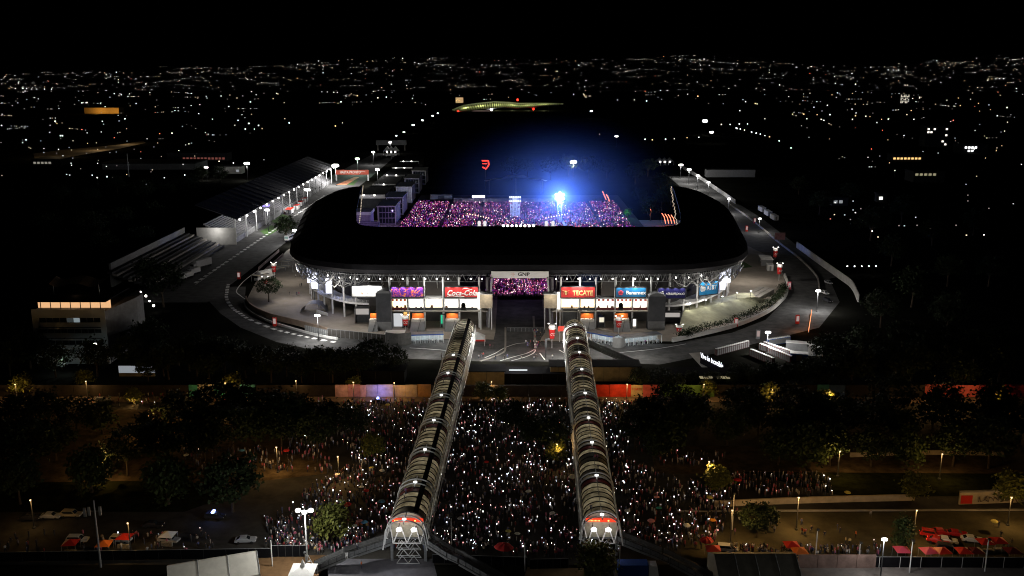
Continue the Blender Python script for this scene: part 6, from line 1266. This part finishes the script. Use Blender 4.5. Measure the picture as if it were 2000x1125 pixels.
# ------------------------------------------------------------------ bottom edge: marquees, stalls, poles, fences
def marquee(label, pa, pb, w, h, m, nb=3, gable=None):
    A, B_ = W(*pa), W(*pb); d = B_-A; L = d.length; rz = math.atan2(d.y, d.x); t = thing('marquee', label, 'tent', (A+B_)/2, rz)
    for k in range(nb):
        x0, x1 = -L/2+L*k/nb+.03, -L/2+L*(k+1)/nb-.03; pr = [(-w/2, 0), (-w/2, h*.55), (0, h), (w/2, h*.55), (w/2, 0)]; b = MB()
        b.strip([(x0, y, z) for y, z in pr], [(x1, y, z) for y, z in pr]); b.build('roof_bay', m, t, local=True)
        b = MB(); b.path([(x1, y*1.005, z+.05) for y, z in pr], .09, 5); b.build('frame_hoop', STEEL, t, local=True)
    for x in (-L/2, L/2): b = MB(); b.add([(x, y, z) for y, z in [(-w/2, 0), (-w/2, h*.55), (0, h), (w/2, h*.55), (w/2, 0)]], [(0, 1, 2, 3, 4)]); b.build('gable', gable or m, t, local=True)
    return t
marquee('white gabled marquee at the bottom left edge', (330, 1155), (505, 1124), 10, 5.5, mat('canvas_white', (.62, .60, .54), .7, scale=.5, vary=.12))
marquee('dark gabled marquee with white end at the bottom right', (1392, 1133), (1550, 1133), 11, 5.8, mat('canvas_dark', (.09, .085, .07), .8), 4, MATS['canvas_white'])
for (px_, pw_) in ((480, 2600), (1480, 500), (1700, 450), (1900, 450)): light('marquee_fill', 'POINT', W(px_, 1100, 7)+Vector((0, -14, 3)), pw_, (1, .95, .85), .5)  # unseen fill lamps added to brighten the marquees and footway
p = W(593, 1136); t = thing('gazebo', 'white peaked gazebo below the left stair', 'tent', (p.x, p.y, 0)); b = MB(); b.add([(-2.5, -2.5, 2.6), (2.5, -2.5, 2.6), (2.5, 2.5, 2.6), (-2.5, 2.5, 2.6), (-.5, -.5, 3.6), (.5, -.5, 3.6), (.5, .5, 3.6), (-.5, .5, 3.6), (0, 0, 5)], [(0, 1, 5, 4), (1, 2, 6, 5), (2, 3, 7, 6), (3, 0, 4, 7), (4, 5, 8), (5, 6, 8), (6, 7, 8), (7, 4, 8)]); b.build('canopy', WHITE, t, local=True)
for x in (-2.4, 2.4):
    for y in (-2.4, 2.4): b = MB(); b.tube((x, y, 0), (x, y, 2.6), .06, 5); b.build('leg', STEELW, t, local=True)
def stall(px, py, m, lab, s_=1.0, tent=False):
    p = W(px, py); t = thing('stall', lab, 'market stall', (p.x, p.y, 0), random.uniform(-.1, .1)); t.scale = (s_,)*3
    b = MB(); b.add([(-1.6, -1.6, 2.3), (1.6, -1.6, 2.3), (1.6, 1.6, 2.3), (-1.6, 1.6, 2.3), (0, 0, 3.2)], [(0, 1, 4), (1, 2, 4), (2, 3, 4), (3, 0, 4), (3, 2, 1, 0)]); b.build('awning', m, t, local=True)
    for x in (-1.5, 1.5):
        for y in (-1.5, 1.5): b = MB(); b.tube((x, y, 0), (x, y, 2.3), .04, 4); b.build('leg', STEEL, t, local=True)
    b = MB(); b.box((0, -.9, .45), (2.6, .8, .9)); b.build('table', mat('table_top', (.3, .28, .24), .7, scale=3, vary=.5), t, local=True); return t
AW = (RED, DRED, ORANGE, SR)
for i, (px, py, m, lab) in enumerate(((1760, 1092, SPK, 'pink awning stall below the narrow lit tree'), (1812, 1094, SPK, 'crimson awning stall left of the white frame'), (1838, 1094, RED, 'red awning stall beside the black estate car'), (1880, 1094, RED, 'red awning stall right of the white frame'), (1903, 1094, DRED, 'dark red awning stall under the pole'), (1922, 1076, EMR if False else RED, 'bright red parasol stall near the right pole'), (1948, 1074, RED, 'red parasol stall rightmost on the lot'), (1975, 1094, DRED, 'dark red awning stall at the right edge'), (1392, 1090, RED, 'red awning stall left of the dark marquee'), (1560, 1094, ORANGE, 'orange awning stall right of the dark marquee'), (1545, 1082, RED, 'red awning stall behind the dark marquee'),
        (140, 1078, RED, 'red stall on the left street'), (245, 1066, RED, 'red awning stall beside the striped roof car'), (205, 1080, ORANGE, 'orange awning stall on the left street'), (330, 1062, WHITE, 'white awning stall on the left street'), (300, 770, WHITE, 'white tent stall on the far left avenue'))):
    stall(px, py, m, lab, .95)
# poles
for (px, py, h, lab) in ((532, 1106, 6.5, 'white camera pole left of the gazebo'), (1025, 1116, 7, 'thin white pole between the skybridges'), (882, 1062, 6.5, 'white pole right of the left skybridge'), (1677, 1096, 4.5, 'short white camera pole right of the dark marquee'), (1776, 1119, 7.5, 'tall white camera pole below the narrow lit tree'), (1923, 1117, 7.5, 'tall white camera pole with box, far right'), (1209, 1130, 8, 'thin pole at the right skybridge end'), (1592, 1092, 7, 'thin dark pole on the walkers lot'), (1430, 1035, 9, 'tall thin pole beside the round dark tree'), (850, 1064, 5, 'short white pole beside the left skybridge'), (598, 1112, 4, 'short pole by the gazebo'), (252, 345, 22, 'tall thin white pole far left before the hangar')):
    p = W(px, py); t = thing('pole', lab, 'pole', (p.x, p.y, 0)); b = MB(); b.tube((0, 0, 0), (0, 0, h), .13 if h < 15 else .5, 7, 0, .1 if h < 15 else .3); b.build('shaft', STEELW, t, local=True); b = MB(); b.box((0, -.25, h-.1), (.5, .6, .35)); b.build('camera_head', DSTEEL, t, local=True)
# antenna mast bottom left
p = W(197, 1108); t = thing('antenna_mast', 'antenna mast with white panels at the bottom left', 'mast', (p.x, p.y, 0)); b = MB(); b.tube((0, 0, 0), (0, 0, 15), .25, 8, 0, .15); b.build('shaft', STEEL, t, local=True)
for (x, z) in ((-1.9, 12.5), (-1.0, 12.7), (1.2, 12.8)): b = MB(); b.box((x, -.3, z), (.5, .25, 1.9)); b.build('panel', mat('panel_dim', (.4, .4, .38), .7), t, local=True)
b = MB(); b.bar((-2, 0, 12.6), (1.5, 0, 12.6), .12); b.build('bracket', STEEL, t, local=True)
def fence(pa, pb, h, lab, m=DSTEEL, panels=12, mesh_=BLACK):
    A, B_ = W(*pa), W(*pb); d = B_-A; L = d.length; t = thing('fence', lab, 'fence', (A+B_)/2, math.atan2(d.y, d.x))
    for k in range(panels): x0, x1 = -L/2+L*k/panels, -L/2+L*(k+1)/panels; b = MB(); b.bx(x0+.06, x1-.06, -.03, .03, .1, h); b.build('panel', mesh_, t, local=True)
    for k in range(panels+1): x = -L/2+L*k/panels; b = MB(); b.box((x, 0, h/2), (.1, .1, h+.1)); b.build('post', m, t, local=True)
    b = MB(); b.box((0, 0, h+.06), (L, .08, .1)); b.build('top_rail', STEEL, t, local=True)
fence((0, 1098), (530, 1090), 2.2, 'dark sheeted fence along the bottom left street'); fence((530, 1088), (600, 1088), 2.6, 'black sheeted fence before the floodlight mast', panels=5); fence((1555, 1108), (2040, 1110), 2.4, 'dark sheeted fence along the bottom right lot', STEELW); fence((1035, 1112), (1110, 1110), 2.2, 'dark fence behind the sandy lot', panels=5); fence((990, 648), (1062, 648), 1.6, 'dark railing across the stadium gate road', STEEL, 10, DSTEEL); fence((845, 1100), (1030, 1106), 2.0, 'black fence between the skybridge ends', panels=8)
fence((640, 657), (762, 670), 3.0, 'dark sheeted fence along the lower left forecourt', STEEL, 14, mat('fence_sheet', (.06, .055, .05), .8)); fence((596, 647), (640, 657), 2.4, 'pale picket fence under the left lamp post', STEELW, 12, STEEL)
lot = thing('concrete_screen', 'concrete screen wall with dark murals beside the dark marquee', 'wall', W(1620, 1110)); q = W(1625, 1110)
for k in range(4): b = MB(); b.bx(q.x-7+k*4, q.x-3.1+k*4, q.y, q.y+.3, 0, 3); b.build('panel', mat('screen_pink', (.22, .15, .13), .9, scale=.5, vary=.35), lot)
# blue lorry under the right skybridge end
truck('blue lorry below the right skybridge end', (1235, 1128), R(90), 6, True, BLUE, hgt=2.4)
light('yard_light', 'POINT', W(770, 1108, 4.2), 420, (.85, .92, 1), .4); light('yard_light', 'POINT', W(700, 1075, 9), 500, (1, .96, .9), .4)
light('red_queue', 'POINT', W(1052, 668, 3.2), 170, (1, .05, .03), .3)
q = W(932, 672); t = thing('gazebo', 'small white and blue tent by the left skybridge', 'tent', (q.x, q.y, 0)); b = MB(); b.add([(-3, -3, 2.6), (3, -3, 2.6), (3, 3, 2.6), (-3, 3, 2.6), (0, 0, 4.8)], [(0, 1, 4), (1, 2, 4), (2, 3, 4), (3, 0, 4)]); b.build('canopy', WHITE, t, local=True)
for x in (-2.9, 2.9):
    for y in (-2.9, 2.9): b = MB(); b.tube((x, y, 0), (x, y, 2.6), .07, 5); b.build('leg', STEELW, t, local=True)
b = MB(); b.bx(-3, 3, 2.9, 3.0, .2, 2.4); b.build('back_cloth', RED, t, local=True)
# traffic-light like dark column and red board by the gate road
q = W(1066, 700); t = thing('signal_post', 'dark thick signal post before the gate road', 'post', (q.x, q.y, 0)); b = MB(); b.tube((0, 0, 0), (0, 0, 4.2), .16, 7); b.build('pole', DSTEEL, t, local=True); b = MB(); b.box((0, 0, 5.6), (.8, .6, 2.8)); b.box((.5, 0, 7.2), (1.6, .5, .35)); b.build('signal_head', DSTEEL, t, local=True)
q = W(1093, 668); t = thing('flag_board', 'red lit flag board left of the right skybridge mouth', 'sign', (q.x, q.y, 0)); b = MB(); b.tube((0, 0, 0), (0, 0, 6), .1, 6); b.build('pole', STEELW, t, local=True); b = MB(); b.box((.6, 0, 5.2), (2.6, .15, 2.0), .2); b.build('board', emis('flag_red', (1, .12, .08), .9), t, local=True)
# ================================================================== RIGHT SIDE: lit lettering and cabins
p0, p1 = W(1368, 700, 2), W(1412, 722, 2); d = p1-p0; rz = math.atan2(d.y, d.x); t = thing('letter_sign', 'glowing white lettering Vive lo increible on a dark stand', 'sign', ((p0.x+p1.x)/2, (p0.y+p1.y)/2, 0), rz); L = d.length
b = MB(); b.box((0, .4, 2.0), (L+1, .3, 4)); b.build('stand', BLACK, t, local=True)
text('lettering', 'Vive lo increible', 2.6, ((p0.x+p1.x)/2, (p0.y+p1.y)/2, 3.2), emis('letters_white', (.92, .94, 1), 1.6), t, rz=rz, width=L, bold=.015, depth=.05)
light('letter_light', 'POINT', Vector(((p0.x+p1.x)/2, (p0.y+p1.y)/2, 2.0))+Vector((-1.5, -3, 0)), 130, (.5, .55, 1), .4, t)
region('sign_apron', ((1345, 690), (1372, 688), (1410, 722), (1380, 728)), .07, CONC, 'pale concrete apron before the lit lettering')
cab = MB(); cab.box((0, 0, 1.15), (1.15, 1.15, 2.3)); cbm = {}
def cabin(x, y, rz, key, m, lab, group):
    t = thing('cabin', lab, 'cabin', (x, y, 0), rz, group)
    if key not in cbm: cbm[key] = (cab.mesh('body', m), (lambda q: q.mesh('roof', WHITE))(MB().lathe(((.84, 2.3), (.7, 2.45), (.3, 2.52)), 4)), (lambda q: q.mesh('door', GREY))(MB().box((0, -.6, 1.1), (.7, .05, 1.9))))
    for nm_, me in zip(('body', 'roof', 'door'), cbm[key]): put(nm_, me, t, True)
def cab_row(pa, pb, n, key, m, lab, group):
    A, B_ = W(*pa), W(*pb); d = B_-A; rz = math.atan2(d.y, d.x)
    for k in range(n): q = A.lerp(B_, (k+.5)/n); cabin(q.x, q.y, rz, key, m, lab, group)
cab_row((1499, 674), (1541, 668), 13, 'b', BLUE, 'blue portable cabin in the row under the right lamp post', 'row of blue cabins')
cab_row((1484, 682), (1545, 708), 17, 'r', DRED, 'dark red portable cabin in the long slanting row', 'front row of dark red cabins'); cab_row((1492, 679), (1552, 700), 16, 'r', DRED, 'dark red portable cabin in the rear slanting row', 'rear row of dark red cabins'); cab_row((1466, 694), (1510, 712), 12, 'r', DRED, 'dark red portable cabin in the short near row', 'near row of dark red cabins')
cab_row((1398, 694), (1461, 677), 16, 'k', mat('cabin_black', (.05, .02, .02), .6), 'near black portable cabin in the row behind the lit lettering', 'row of near black cabins')
boxy('container', 'grey site container beside the blue cabins', 'container', (1568, 685), (12, 3, 3), R(-18), GREY); boxy('container', 'pale site container at the right end of the cabins', 'container', (1592, 693), (5, 3, 3), R(-18), WALLW); boxy('container', 'dark blue cabin block in the middle of the cabin yard', 'container', (1560, 703), (6, 3, 2.6), R(-15), BLUE)
boxy('container', 'grey site office on the upper right forecourt', 'container', (1495, 515), (6, 12, 3.4), R(-8), GREY); boxy('container', 'small white cabin below the site office', 'container', (1503, 527), (3, 6, 3), R(-8), WALLW)
# orange lit fence at the right road end
A, B_ = W(1585, 612), W(1579, 650); t = thing('light_fence', 'orange glowing fence strip at the right road end', 'fence', A); b = MB(); b.wall([A, B_], .5, 1.6, .2); b.build('glow_strip', emis('orange_strip', (1, .35, .15), 1.6), t); b = MB(); b.wall([A, B_], 0, .5, .3); b.build('base', CONC, t); light('orange_light', 'POINT', W(1566, 630, 4), 750, (1, .38, .14), .4, t)
for k in range(5): 
    q = W(1655+14*k, 520, 5); globe_lamp(q, 'dim white strip lamp in the row beyond the perimeter wall', 'row of lamps beyond the perimeter wall', .42)
boxy('shed', 'pale wall shed behind the right circuit lamps', 'shed', (1425, 345), (46, 10, 7), 0, GREY, DARKB)
for i, (px, py) in enumerate(((1488, 412), (1500, 420), (1512, 428))): boxy('container', ['pale container left beside the right circuit wall', 'pale container in the middle beside the right circuit wall', 'pale container right beside the right circuit wall'][i], 'container', (px, py), (3, 11, 3), 0, WALLW)
q = W(1523, 468, 4); t = thing('road_sign', 'red framed board over the right circuit bend', 'sign', (q.x, q.y, 0)); b = MB(); b.bx(q.x-3, q.x+3, q.y, q.y+.2, 4, 8); b.build('board', mat('board_pink', (.5, .25, .25), .7), t); b = MB(); b.tube((q.x, q.y+.3, 0), (q.x, q.y+.3, 4.2), .15, 6); b.build('post', STEEL, t)
# plaza lighting on the right forecourt comes from the stand's own high floods
for (x, y, z, pw) in ((104, 402, 14, 8500), (113, 440, 14, 6500), (-97, 402, 14, 5000), (-106, 440, 14, 3500), (-72, 366, 12, 2600), (78, 364, 12, 2600)): light('stand_flood', 'POINT', (x, y, z), pw, (1, .92, .82), .6, stad)
for (px, py, z, pw) in ((960, 660, 9, 1800), (1090, 662, 8, 1700), (830, 655, 8, 1100), (1180, 652, 8, 900), (1010, 690, 9, 900), (1250, 660, 8, 800), (880, 640, 6, 500)): light('forecourt_fill', 'POINT', W(px, py, z), pw*4.2, (1, .96, .88), .5, stad)  # unseen fill lamps added to brighten forecourt and gate road
# ================================================================== THE FAR CITY
# white roofed arena
def arena():
    Yq = 2300.0; t = thing('arena', 'far arena with swooping pale green lit roof', 'arena', (WY(990, 222, Yq).x, Yq, 0)); b = MB()
    top = [(883, 215), (905, 206), (935, 202), (965, 199), (990, 200), (1015, 202), (1040, 202), (1070, 202), (1100, 203)]; bot = [(890, 219), (912, 217), (940, 214), (965, 212), (985, 210), (1010, 212), (1035, 210), (1060, 207), (1092, 205)]
    T = [WY(x, y, Yq+90) for x, y in top]; B_ = [WY(x, y, Yq) for x, y in bot]; n = 6
    rm_ = bpy.data.materials.new('arena_membrane'); rm_.use_nodes = True; nd_ = rm_.node_tree; tr_ = nd_.nodes.new('ShaderNodeBsdfTranslucent'); tr_.inputs[0].default_value = (.5, .52, .3, 1); nd_.nodes['Principled BSDF'].inputs['Base Color'].default_value = (.4, .42, .28, 1)
    mx_ = nd_.nodes.new('ShaderNodeMixShader'); mx_.inputs[0].default_value = .5; nd_.links.new(nd_.nodes['Principled BSDF'].outputs[0], mx_.inputs[1]); nd_.links.new(tr_.outputs[0], mx_.inputs[2]); nd_.links.new(mx_.outputs[0], nd_.nodes['Material Output'].inputs[0])
    for i in range(len(T)-1):
        for k in range(n):
            f0, f1 = k/n, (k+1)/n; a, c = B_[i].lerp(B_[i+1], f0), B_[i].lerp(B_[i+1], f1-.06); e, g_ = T[i].lerp(T[i+1], f1-.06), T[i].lerp(T[i+1], f0); m_ = MB(); m_.quad(a, c, e+Vector((0, 0, 2)), g_+Vector((0, 0, 2))); m_.build('roof_panel', rm_, t)
    for e_ in (T, B_): m_ = MB(); m_.path(e_, 1.2, 5); m_.build('roof_edge', STEELW, t)
    for (x, y0, y1) in ((893, 219, 229), (915, 217, 228), (960, 212, 224), (1000, 212, 224), (1038, 210, 228), (1070, 206, 226)): p, q = WY(x, y0, Yq+2), WY(x+3, y1, Yq+2); m_ = MB(); m_.tube(p, (q.x, q.y, 0), 1.0, 5); m_.build('strut', STEEL, t)
    for (x0, x1, y) in ((965, 972, 223), (974, 992, 223), (1000, 1022, 223.5), (1034, 1060, 223.5)): a, c = WY(x0, y-1.2, Yq-4), WY(x1, y+1.2, Yq-4); m_ = MB(); m_.bx(a.x, c.x, Yq-4, Yq-3, c.z, a.z); m_.build('lit_band', emis('arena_band', (1, .85, .7), 1.3), t)
    for (x0, x1, y) in ((921, 960, 218), (1030, 1062, 219)): a, c = WY(x0, y-1.5, Yq+30), WY(x1, y+1.5, Yq+30); m_ = MB(); m_.bx(a.x, c.x, Yq+30, Yq+31, c.z, a.z); m_.build('lit_band', emis('arena_tier', (.9, .6, .55), .45), t)
    for (x, y) in ((960, 214), (895, 218), (1042, 213), (1011, 195)): 
        a = WY(x, y, Yq-5); m_ = MB(); m_.lathe(((1, -3), (3, 0), (1, 3)), 8, a); m_.build('beacon', EMR if x != 960 else LAMPS, t)
    for x in (910, 940, 970, 1000, 1030, 1062): a = WY(x, 222, Yq+45); light('arena_uplight', 'POINT', (a.x, a.y, 4), 26000, (.95, 1, .55), 2, t)
arena()
# individual far buildings that can be made out
def far_building(px, py, Yq, w, h, d, label, wins, cm_, wall=DARKB, lit=None):
    p = WY(px, py, Yq); t = thing('building', label, 'building', (p.x, Yq, 0)); b = MB(); b.bx(p.x-w/2, p.x+w/2, Yq, Yq+d, 0, h); b.build('walls', lit or wall, t); b = MB(); b.bx(p.x-w/2-.5, p.x+w/2+.5, Yq-.5, Yq+d+.5, h, h+1); b.build('roof', DARKB, t)
    for (i, j) in wins: m_ = MB(); m_.box((p.x-w/2+2.5+i*4, Yq-.2, 3+j*4), (2.6, .3, 2.2)); m_.build('window', cm_, t)
WW = emis('window_white', (1, .93, .8), 1.6); WO = emis('window_amber', (1, .6, .2), 1.2)
far_building(197, 202, 2200, 80, 13, 30, 'wide low facade lit orange on the far left', [], WW, wall=mat('ochre', (.4, .3, .15), .8)); pf = WY(190, 203, 2165); light('facade_light', 'POINT', (pf.x-8, 2175, 5), 26000, (1, .5, .1), 1); light('facade_light', 'POINT', (pf.x+28, 2180, 5), 12000, (1, .5, .1), 1); far_building(897, 194, 2900, 22, 16, 20, 'small building lit warm left of the arena', [(0, 1), (1, 2), (2, 1)], WO, lit=emis('facade_glow', (1, .65, .3), .5))  # walls of the small building glow in place of lamps lighting them
far_building(1768, 190, 2600, 26, 34, 20, 'lit apartment tower in the dark on the right', [(i, j) for i in range(6) for j in range(2, 8) if (i*j) % 3 != 1], emis('window_dim', (1, .92, .75), .8)); far_building(1830, 275, 1250, 30, 26, 20, 'dark tower with scattered lit windows on the right', [(0, 5), (0, 4), (1, 4), (6, 5), (6, 3), (5, 1), (6, 0), (2, 5)], WW)
far_building(1903, 292, 1150, 34, 10, 20, 'low building with a bright white lit sign on the right', [(i, 1) for i in range(1, 5)]+[(i, 0) for i in range(2, 4)], emis('sign_bright', (1, 1, 1), 3)); far_building(1815, 345, 850, 28, 9, 20, 'low yellowish building on the right', [(i, 1) for i in range(5)], emis('window_olive', (.8, .75, .45), .3))
far_building(1775, 302, 1050, 36, 7, 15, 'low shop row with amber and red lights on the right', [(i, 0) for i in range(0, 8, 1)], WO); far_building(1722, 398, 720, 7, 6, 6, 'small bright cabin beyond the perimeter wall', [(0, 0)], emis('cabin_bright', (1, .98, .9), 2)); far_building(1640, 405, 700, 12, 5, 6, 'small dim cabin beyond the perimeter wall', [(0, 0), (1, 0)], emis('cabin_dim', (.8, .85, .9), .3))
far_building(90, 310, 1000, 30, 6, 30, 'low pale block beside the far left ramp road', [(i, 0) for i in range(5)], emis('dim_strip', (.9, .85, .7), .25)); far_building(385, 310, 1050, 66, 8, 20, 'long arched red building far left', [(i, 0) for i in range(4, 16)], emis('arch_red', (.8, .25, .2), .18)); far_building(290, 322, 960, 95, 6, 40, 'low white domed hangar far left', [], WW, wall=mat('hangar', (.3, .3, .32), .8))
far_building(445, 333, 920, 26, 7, 14, 'pale gateway building behind the covered grandstand', [(0, 0), (5, 0)], MATS['cabin_dim'], wall=WALLW)
sheet('ramp_road', [(p.x, p.y) for p in [W(*q) for q in ((65, 300), (120, 293), (230, 283), (280, 275), (285, 279), (235, 290), (140, 306), (70, 316))]], .05, mat('ramp_asphalt', (.14, .11, .07), .9), 'dim lit motorway ramp far left'); 
for (px, py) in ((110, 285), (190, 272), (245, 262)): light('ramp_lamp', 'POINT', W(px, py, 14), 9000, (1, .72, .4), 1)
# peaked tents at the far end of the track
for k, px in enumerate((757, 765, 773)):
    p = W(px, 303); t = thing('peaked_tent', ['left peaked white tent on the far track', 'middle peaked white tent on the far track', 'right peaked white tent on the far track'][k], 'tent', (p.x, p.y, 0)); b = MB(); b.add([(-4.5, -4, 5), (4.5, -4, 5), (4.5, 4, 5), (-4.5, 4, 5), (0, 0, 11)], [(0, 1, 4), (1, 2, 4), (2, 3, 4), (3, 0, 4)]); b.build('canopy', WHITE, t, local=True)
    for x in (-4.3, 4.3): b = MB(); b.tube((x, -3.8, 0), (x, -3.8, 5), .2, 5); b.build('leg', STEELW, t, local=True)
    b = MB(); b.box((0, -4.2, 4.2), (1.6, .5, 1.6)); b.build('lamp', LAMPS, t, local=True)
for k, px in enumerate((1288, 1297, 1307)):
    p = W(px, 322); t = thing('peaked_tent', ['left small peaked tent behind the right stand', 'middle small peaked tent behind the right stand', 'right small peaked tent behind the right stand'][k], 'tent', (p.x, p.y, 0)); b = MB(); b.add([(-4.5, -4, 4), (4.5, -4, 4), (4.5, 4, 4), (-4.5, 4, 4), (0, 0, 8)], [(0, 1, 4), (1, 2, 4), (2, 3, 4), (3, 0, 4)]); b.build('canopy', GREY, t, local=True); b = MB(); b.box((0, -4.2, 3.6), (1.6, .5, 1.4)); b.build('lamp', LAMPS, t, local=True)
    for x in (-4.3, 4.3): b = MB(); b.tube((x, -3.8, 0), (x, -3.8, 4), .2, 5); b.build('leg', STEELW, t, local=True)
p = W(765, 297); b = MB(); t = thing('track_bridge', 'grey footbridge over the far track behind the peaked tents', 'bridge', (p.x, p.y, 0)); b.bx(p.x-22, p.x+16, p.y+20, p.y+24, 7, 13); b.build('deck', GREY, t)
for x in (-20, 14): b = MB(); b.bx(p.x+x-.6, p.x+x+.6, p.y+21, p.y+23, 0, 7); b.build('pier', CONC, t)
# city lamps: the largest ones as things, the rest as one mass of lights
def far_pt(px, py):
    r_ = ray(px, py); lo = None
    if r_.z < -.002:
        P_ = W(px, py, 6)
        if P_.y < 4200: return P_
    for d in np.linspace(4200, 11400, 60):
        s_ = d/r_.y; z = CAMH+r_.z*s_; g_ = hz(r_.x/r_.y, d)
        if z <= g_+6: return Vector((r_.x*s_, d, g_+6))
    return None
HAND = [(18, 173), (30, 173), (45, 174), (52, 174), (62, 174), (72, 175), (87, 175), (101, 175), (285, 165), (313, 144), (223, 183), (237, 185), (340, 125), (160, 253), (244, 232), (51, 273), (336, 260), (447, 208), (489, 199), (479, 252), (465, 235), (497, 252), (486, 241), (369, 281), (200, 237), (108, 237), (118, 265), (3, 245), (122, 265), (312, 261), (170, 200), (160, 201), (180, 342), (190, 347), (209, 345), (220, 347), (361, 342), (321, 347), (428, 315), (456, 318),
        (540, 182), (738, 191), (666, 199), (652, 180), (505, 245), (512, 251), (565, 240), (655, 246), (669, 240), (698, 187), (880, 176), (890, 168), (950, 167), (975, 144), (1086, 141), (1140, 184), (1239, 195), (1263, 197), (1088, 141), (1290, 177), (1303, 177), (1343, 184), (1363, 188), (1375, 118), (1440, 251), (1409, 243), (1426, 243), (1444, 242), (1460, 242), (1438, 250), (1446, 252), (1454, 254), (1468, 258), (1477, 260), (1485, 262), (1494, 265), (1475, 202), (1479, 203), (1445, 216), (1494, 232), (1300, 272), (1317, 271), (1342, 269), (1365, 268), (1274, 273), (1260, 272), (1260, 178), (1171, 262),
        (1548, 223), (1570, 223), (1596, 224), (1621, 224), (1576, 232), (1604, 233), (1671, 226), (1691, 227), (1665, 233), (1735, 233), (1785, 233), (1862, 235), (1962, 256), (1662, 156), (1664, 144), (1671, 166), (1582, 182), (1702, 291), (1748, 333), (1946, 294), (1903, 291), (1625, 185), (1768, 167), (1772, 167), (1985, 174), (1930, 156), (1937, 156), (1945, 156), (1952, 156), (1960, 156), (1735, 137), (1745, 137), (1755, 137), (1967, 210), (1503, 267), (1545, 289), (1522, 275)]
RL = np.random.default_rng(3); LP = []
for (x, y) in HAND:
    p = far_pt(x, y)
    if p: LP.append((p, RL.uniform(1.7, 2.7)))
def skyline(x): return float(np.interp(x, [0, 200, 350, 500, 640, 800, 1000, 1220, 1300, 1360, 1450, 1500, 1560, 1650, 1750, 1900, 2000], [140, 133, 125, 122, 113, 107, 112, 112, 104, 99, 108, 114, 122, 124, 121, 108, 99]))
RND = []
k = 0
while k < 1300:
    x = RL.uniform(-20, 2020); sk_ = skyline(x); y = sk_+RL.exponential(46)+RL.uniform(3, 10)
    if y > (262 if 520 < x < 1560 else 330): continue
    if y > 205 and 560 < x < 1500: continue
    if 880 < x < 1105 and y > 196: continue
    den = .55+.45*math.sin(x*.013+y*.05)*math.sin(x*.037-y*.11)
    if RL.random() > den: continue
    p = far_pt(x, y); k += 1
    if p is None: continue
    RND.append((p, abs(RL.normal(0, .55))+.55))
    if RL.random() < .16:      # short streets
        n_ = int(RL.integers(3, 9)); ang = RL.normal(0, .25)
        for j in range(n_):
            q = far_pt(x+j*RL.uniform(3, 7), y+j*ang)
            if q and y+j*ang > sk_: RND.append((q, .8))
for _ in range(70):
    x, y = RL.uniform(0, 520), RL.uniform(250, 360)
    if x < 420: RND.append((far_pt(x, y), .9))
for _ in range(40): x, y = RL.uniform(1620, 2000), RL.uniform(262, 470); RND.append((far_pt(x, y), .8))
RND.sort(key=lambda q: -q[1]*1.0); LP += RND[:170]; RND = RND[170:]
post = MB(); post.tube((0, 0, -6), (0, 0, -.5), .12, 5); pmesh = post.mesh('pole', DSTEEL)
hd = MB(); hd.lathe(((.15, -.5), (.5, -.3), (.5, .3), (.15, .5)), 7)
HM = [hd.mesh('lamp_head', emis('city_%d' % i, c, s_)) for i, (c, s_) in enumerate((((1, .97, .9), 3), ((1, .84, .6), 2.2), ((.9, .95, 1), 3.5), ((1, .6, .28), 2), ((1, .2, .12), 2)))]
for i, (p, s_) in enumerate(LP):
    dist = p.y; px_m = 1830/dist; size = max(s_*(.85 if dist < 3500 else .6)/px_m, .6)
    t = thing('city_lamp', 'small lamp glowing in the distant dark city', 'lamp', (p.x, p.y, p.z-6), 0, 'lamps of the distant city'); h = put('lamp_head', HM[int(RL.choice(5, p=(.42, .28, .13, .14, .03)))], t, True, (0, 0, 6)); h.scale = (size, size, size); put('pole', pmesh, t, True, (0, 0, 6))
P_ = [tuple(p) for p, s_ in RND]; S_ = [max(s_*(1.12 if p.y < 4300 else .72)*p.y/1830, .6) for p, s_ in RND]
o = specks('city_lights', P_, [emis('far_a', (1, .97, .9), 2.0), emis('far_b', (1, .78, .5), 1.2), emis('far_c', (.9, .95, 1), .7), emis('far_d', (1, .9, .8), .3), emis('far_e', (1, .3, .2), .8)], (.2, .2, .2, .37, .03), S_, None); tag(o, 'countless tiny lights of the distant city and hills', 'city lights', kind='stuff')
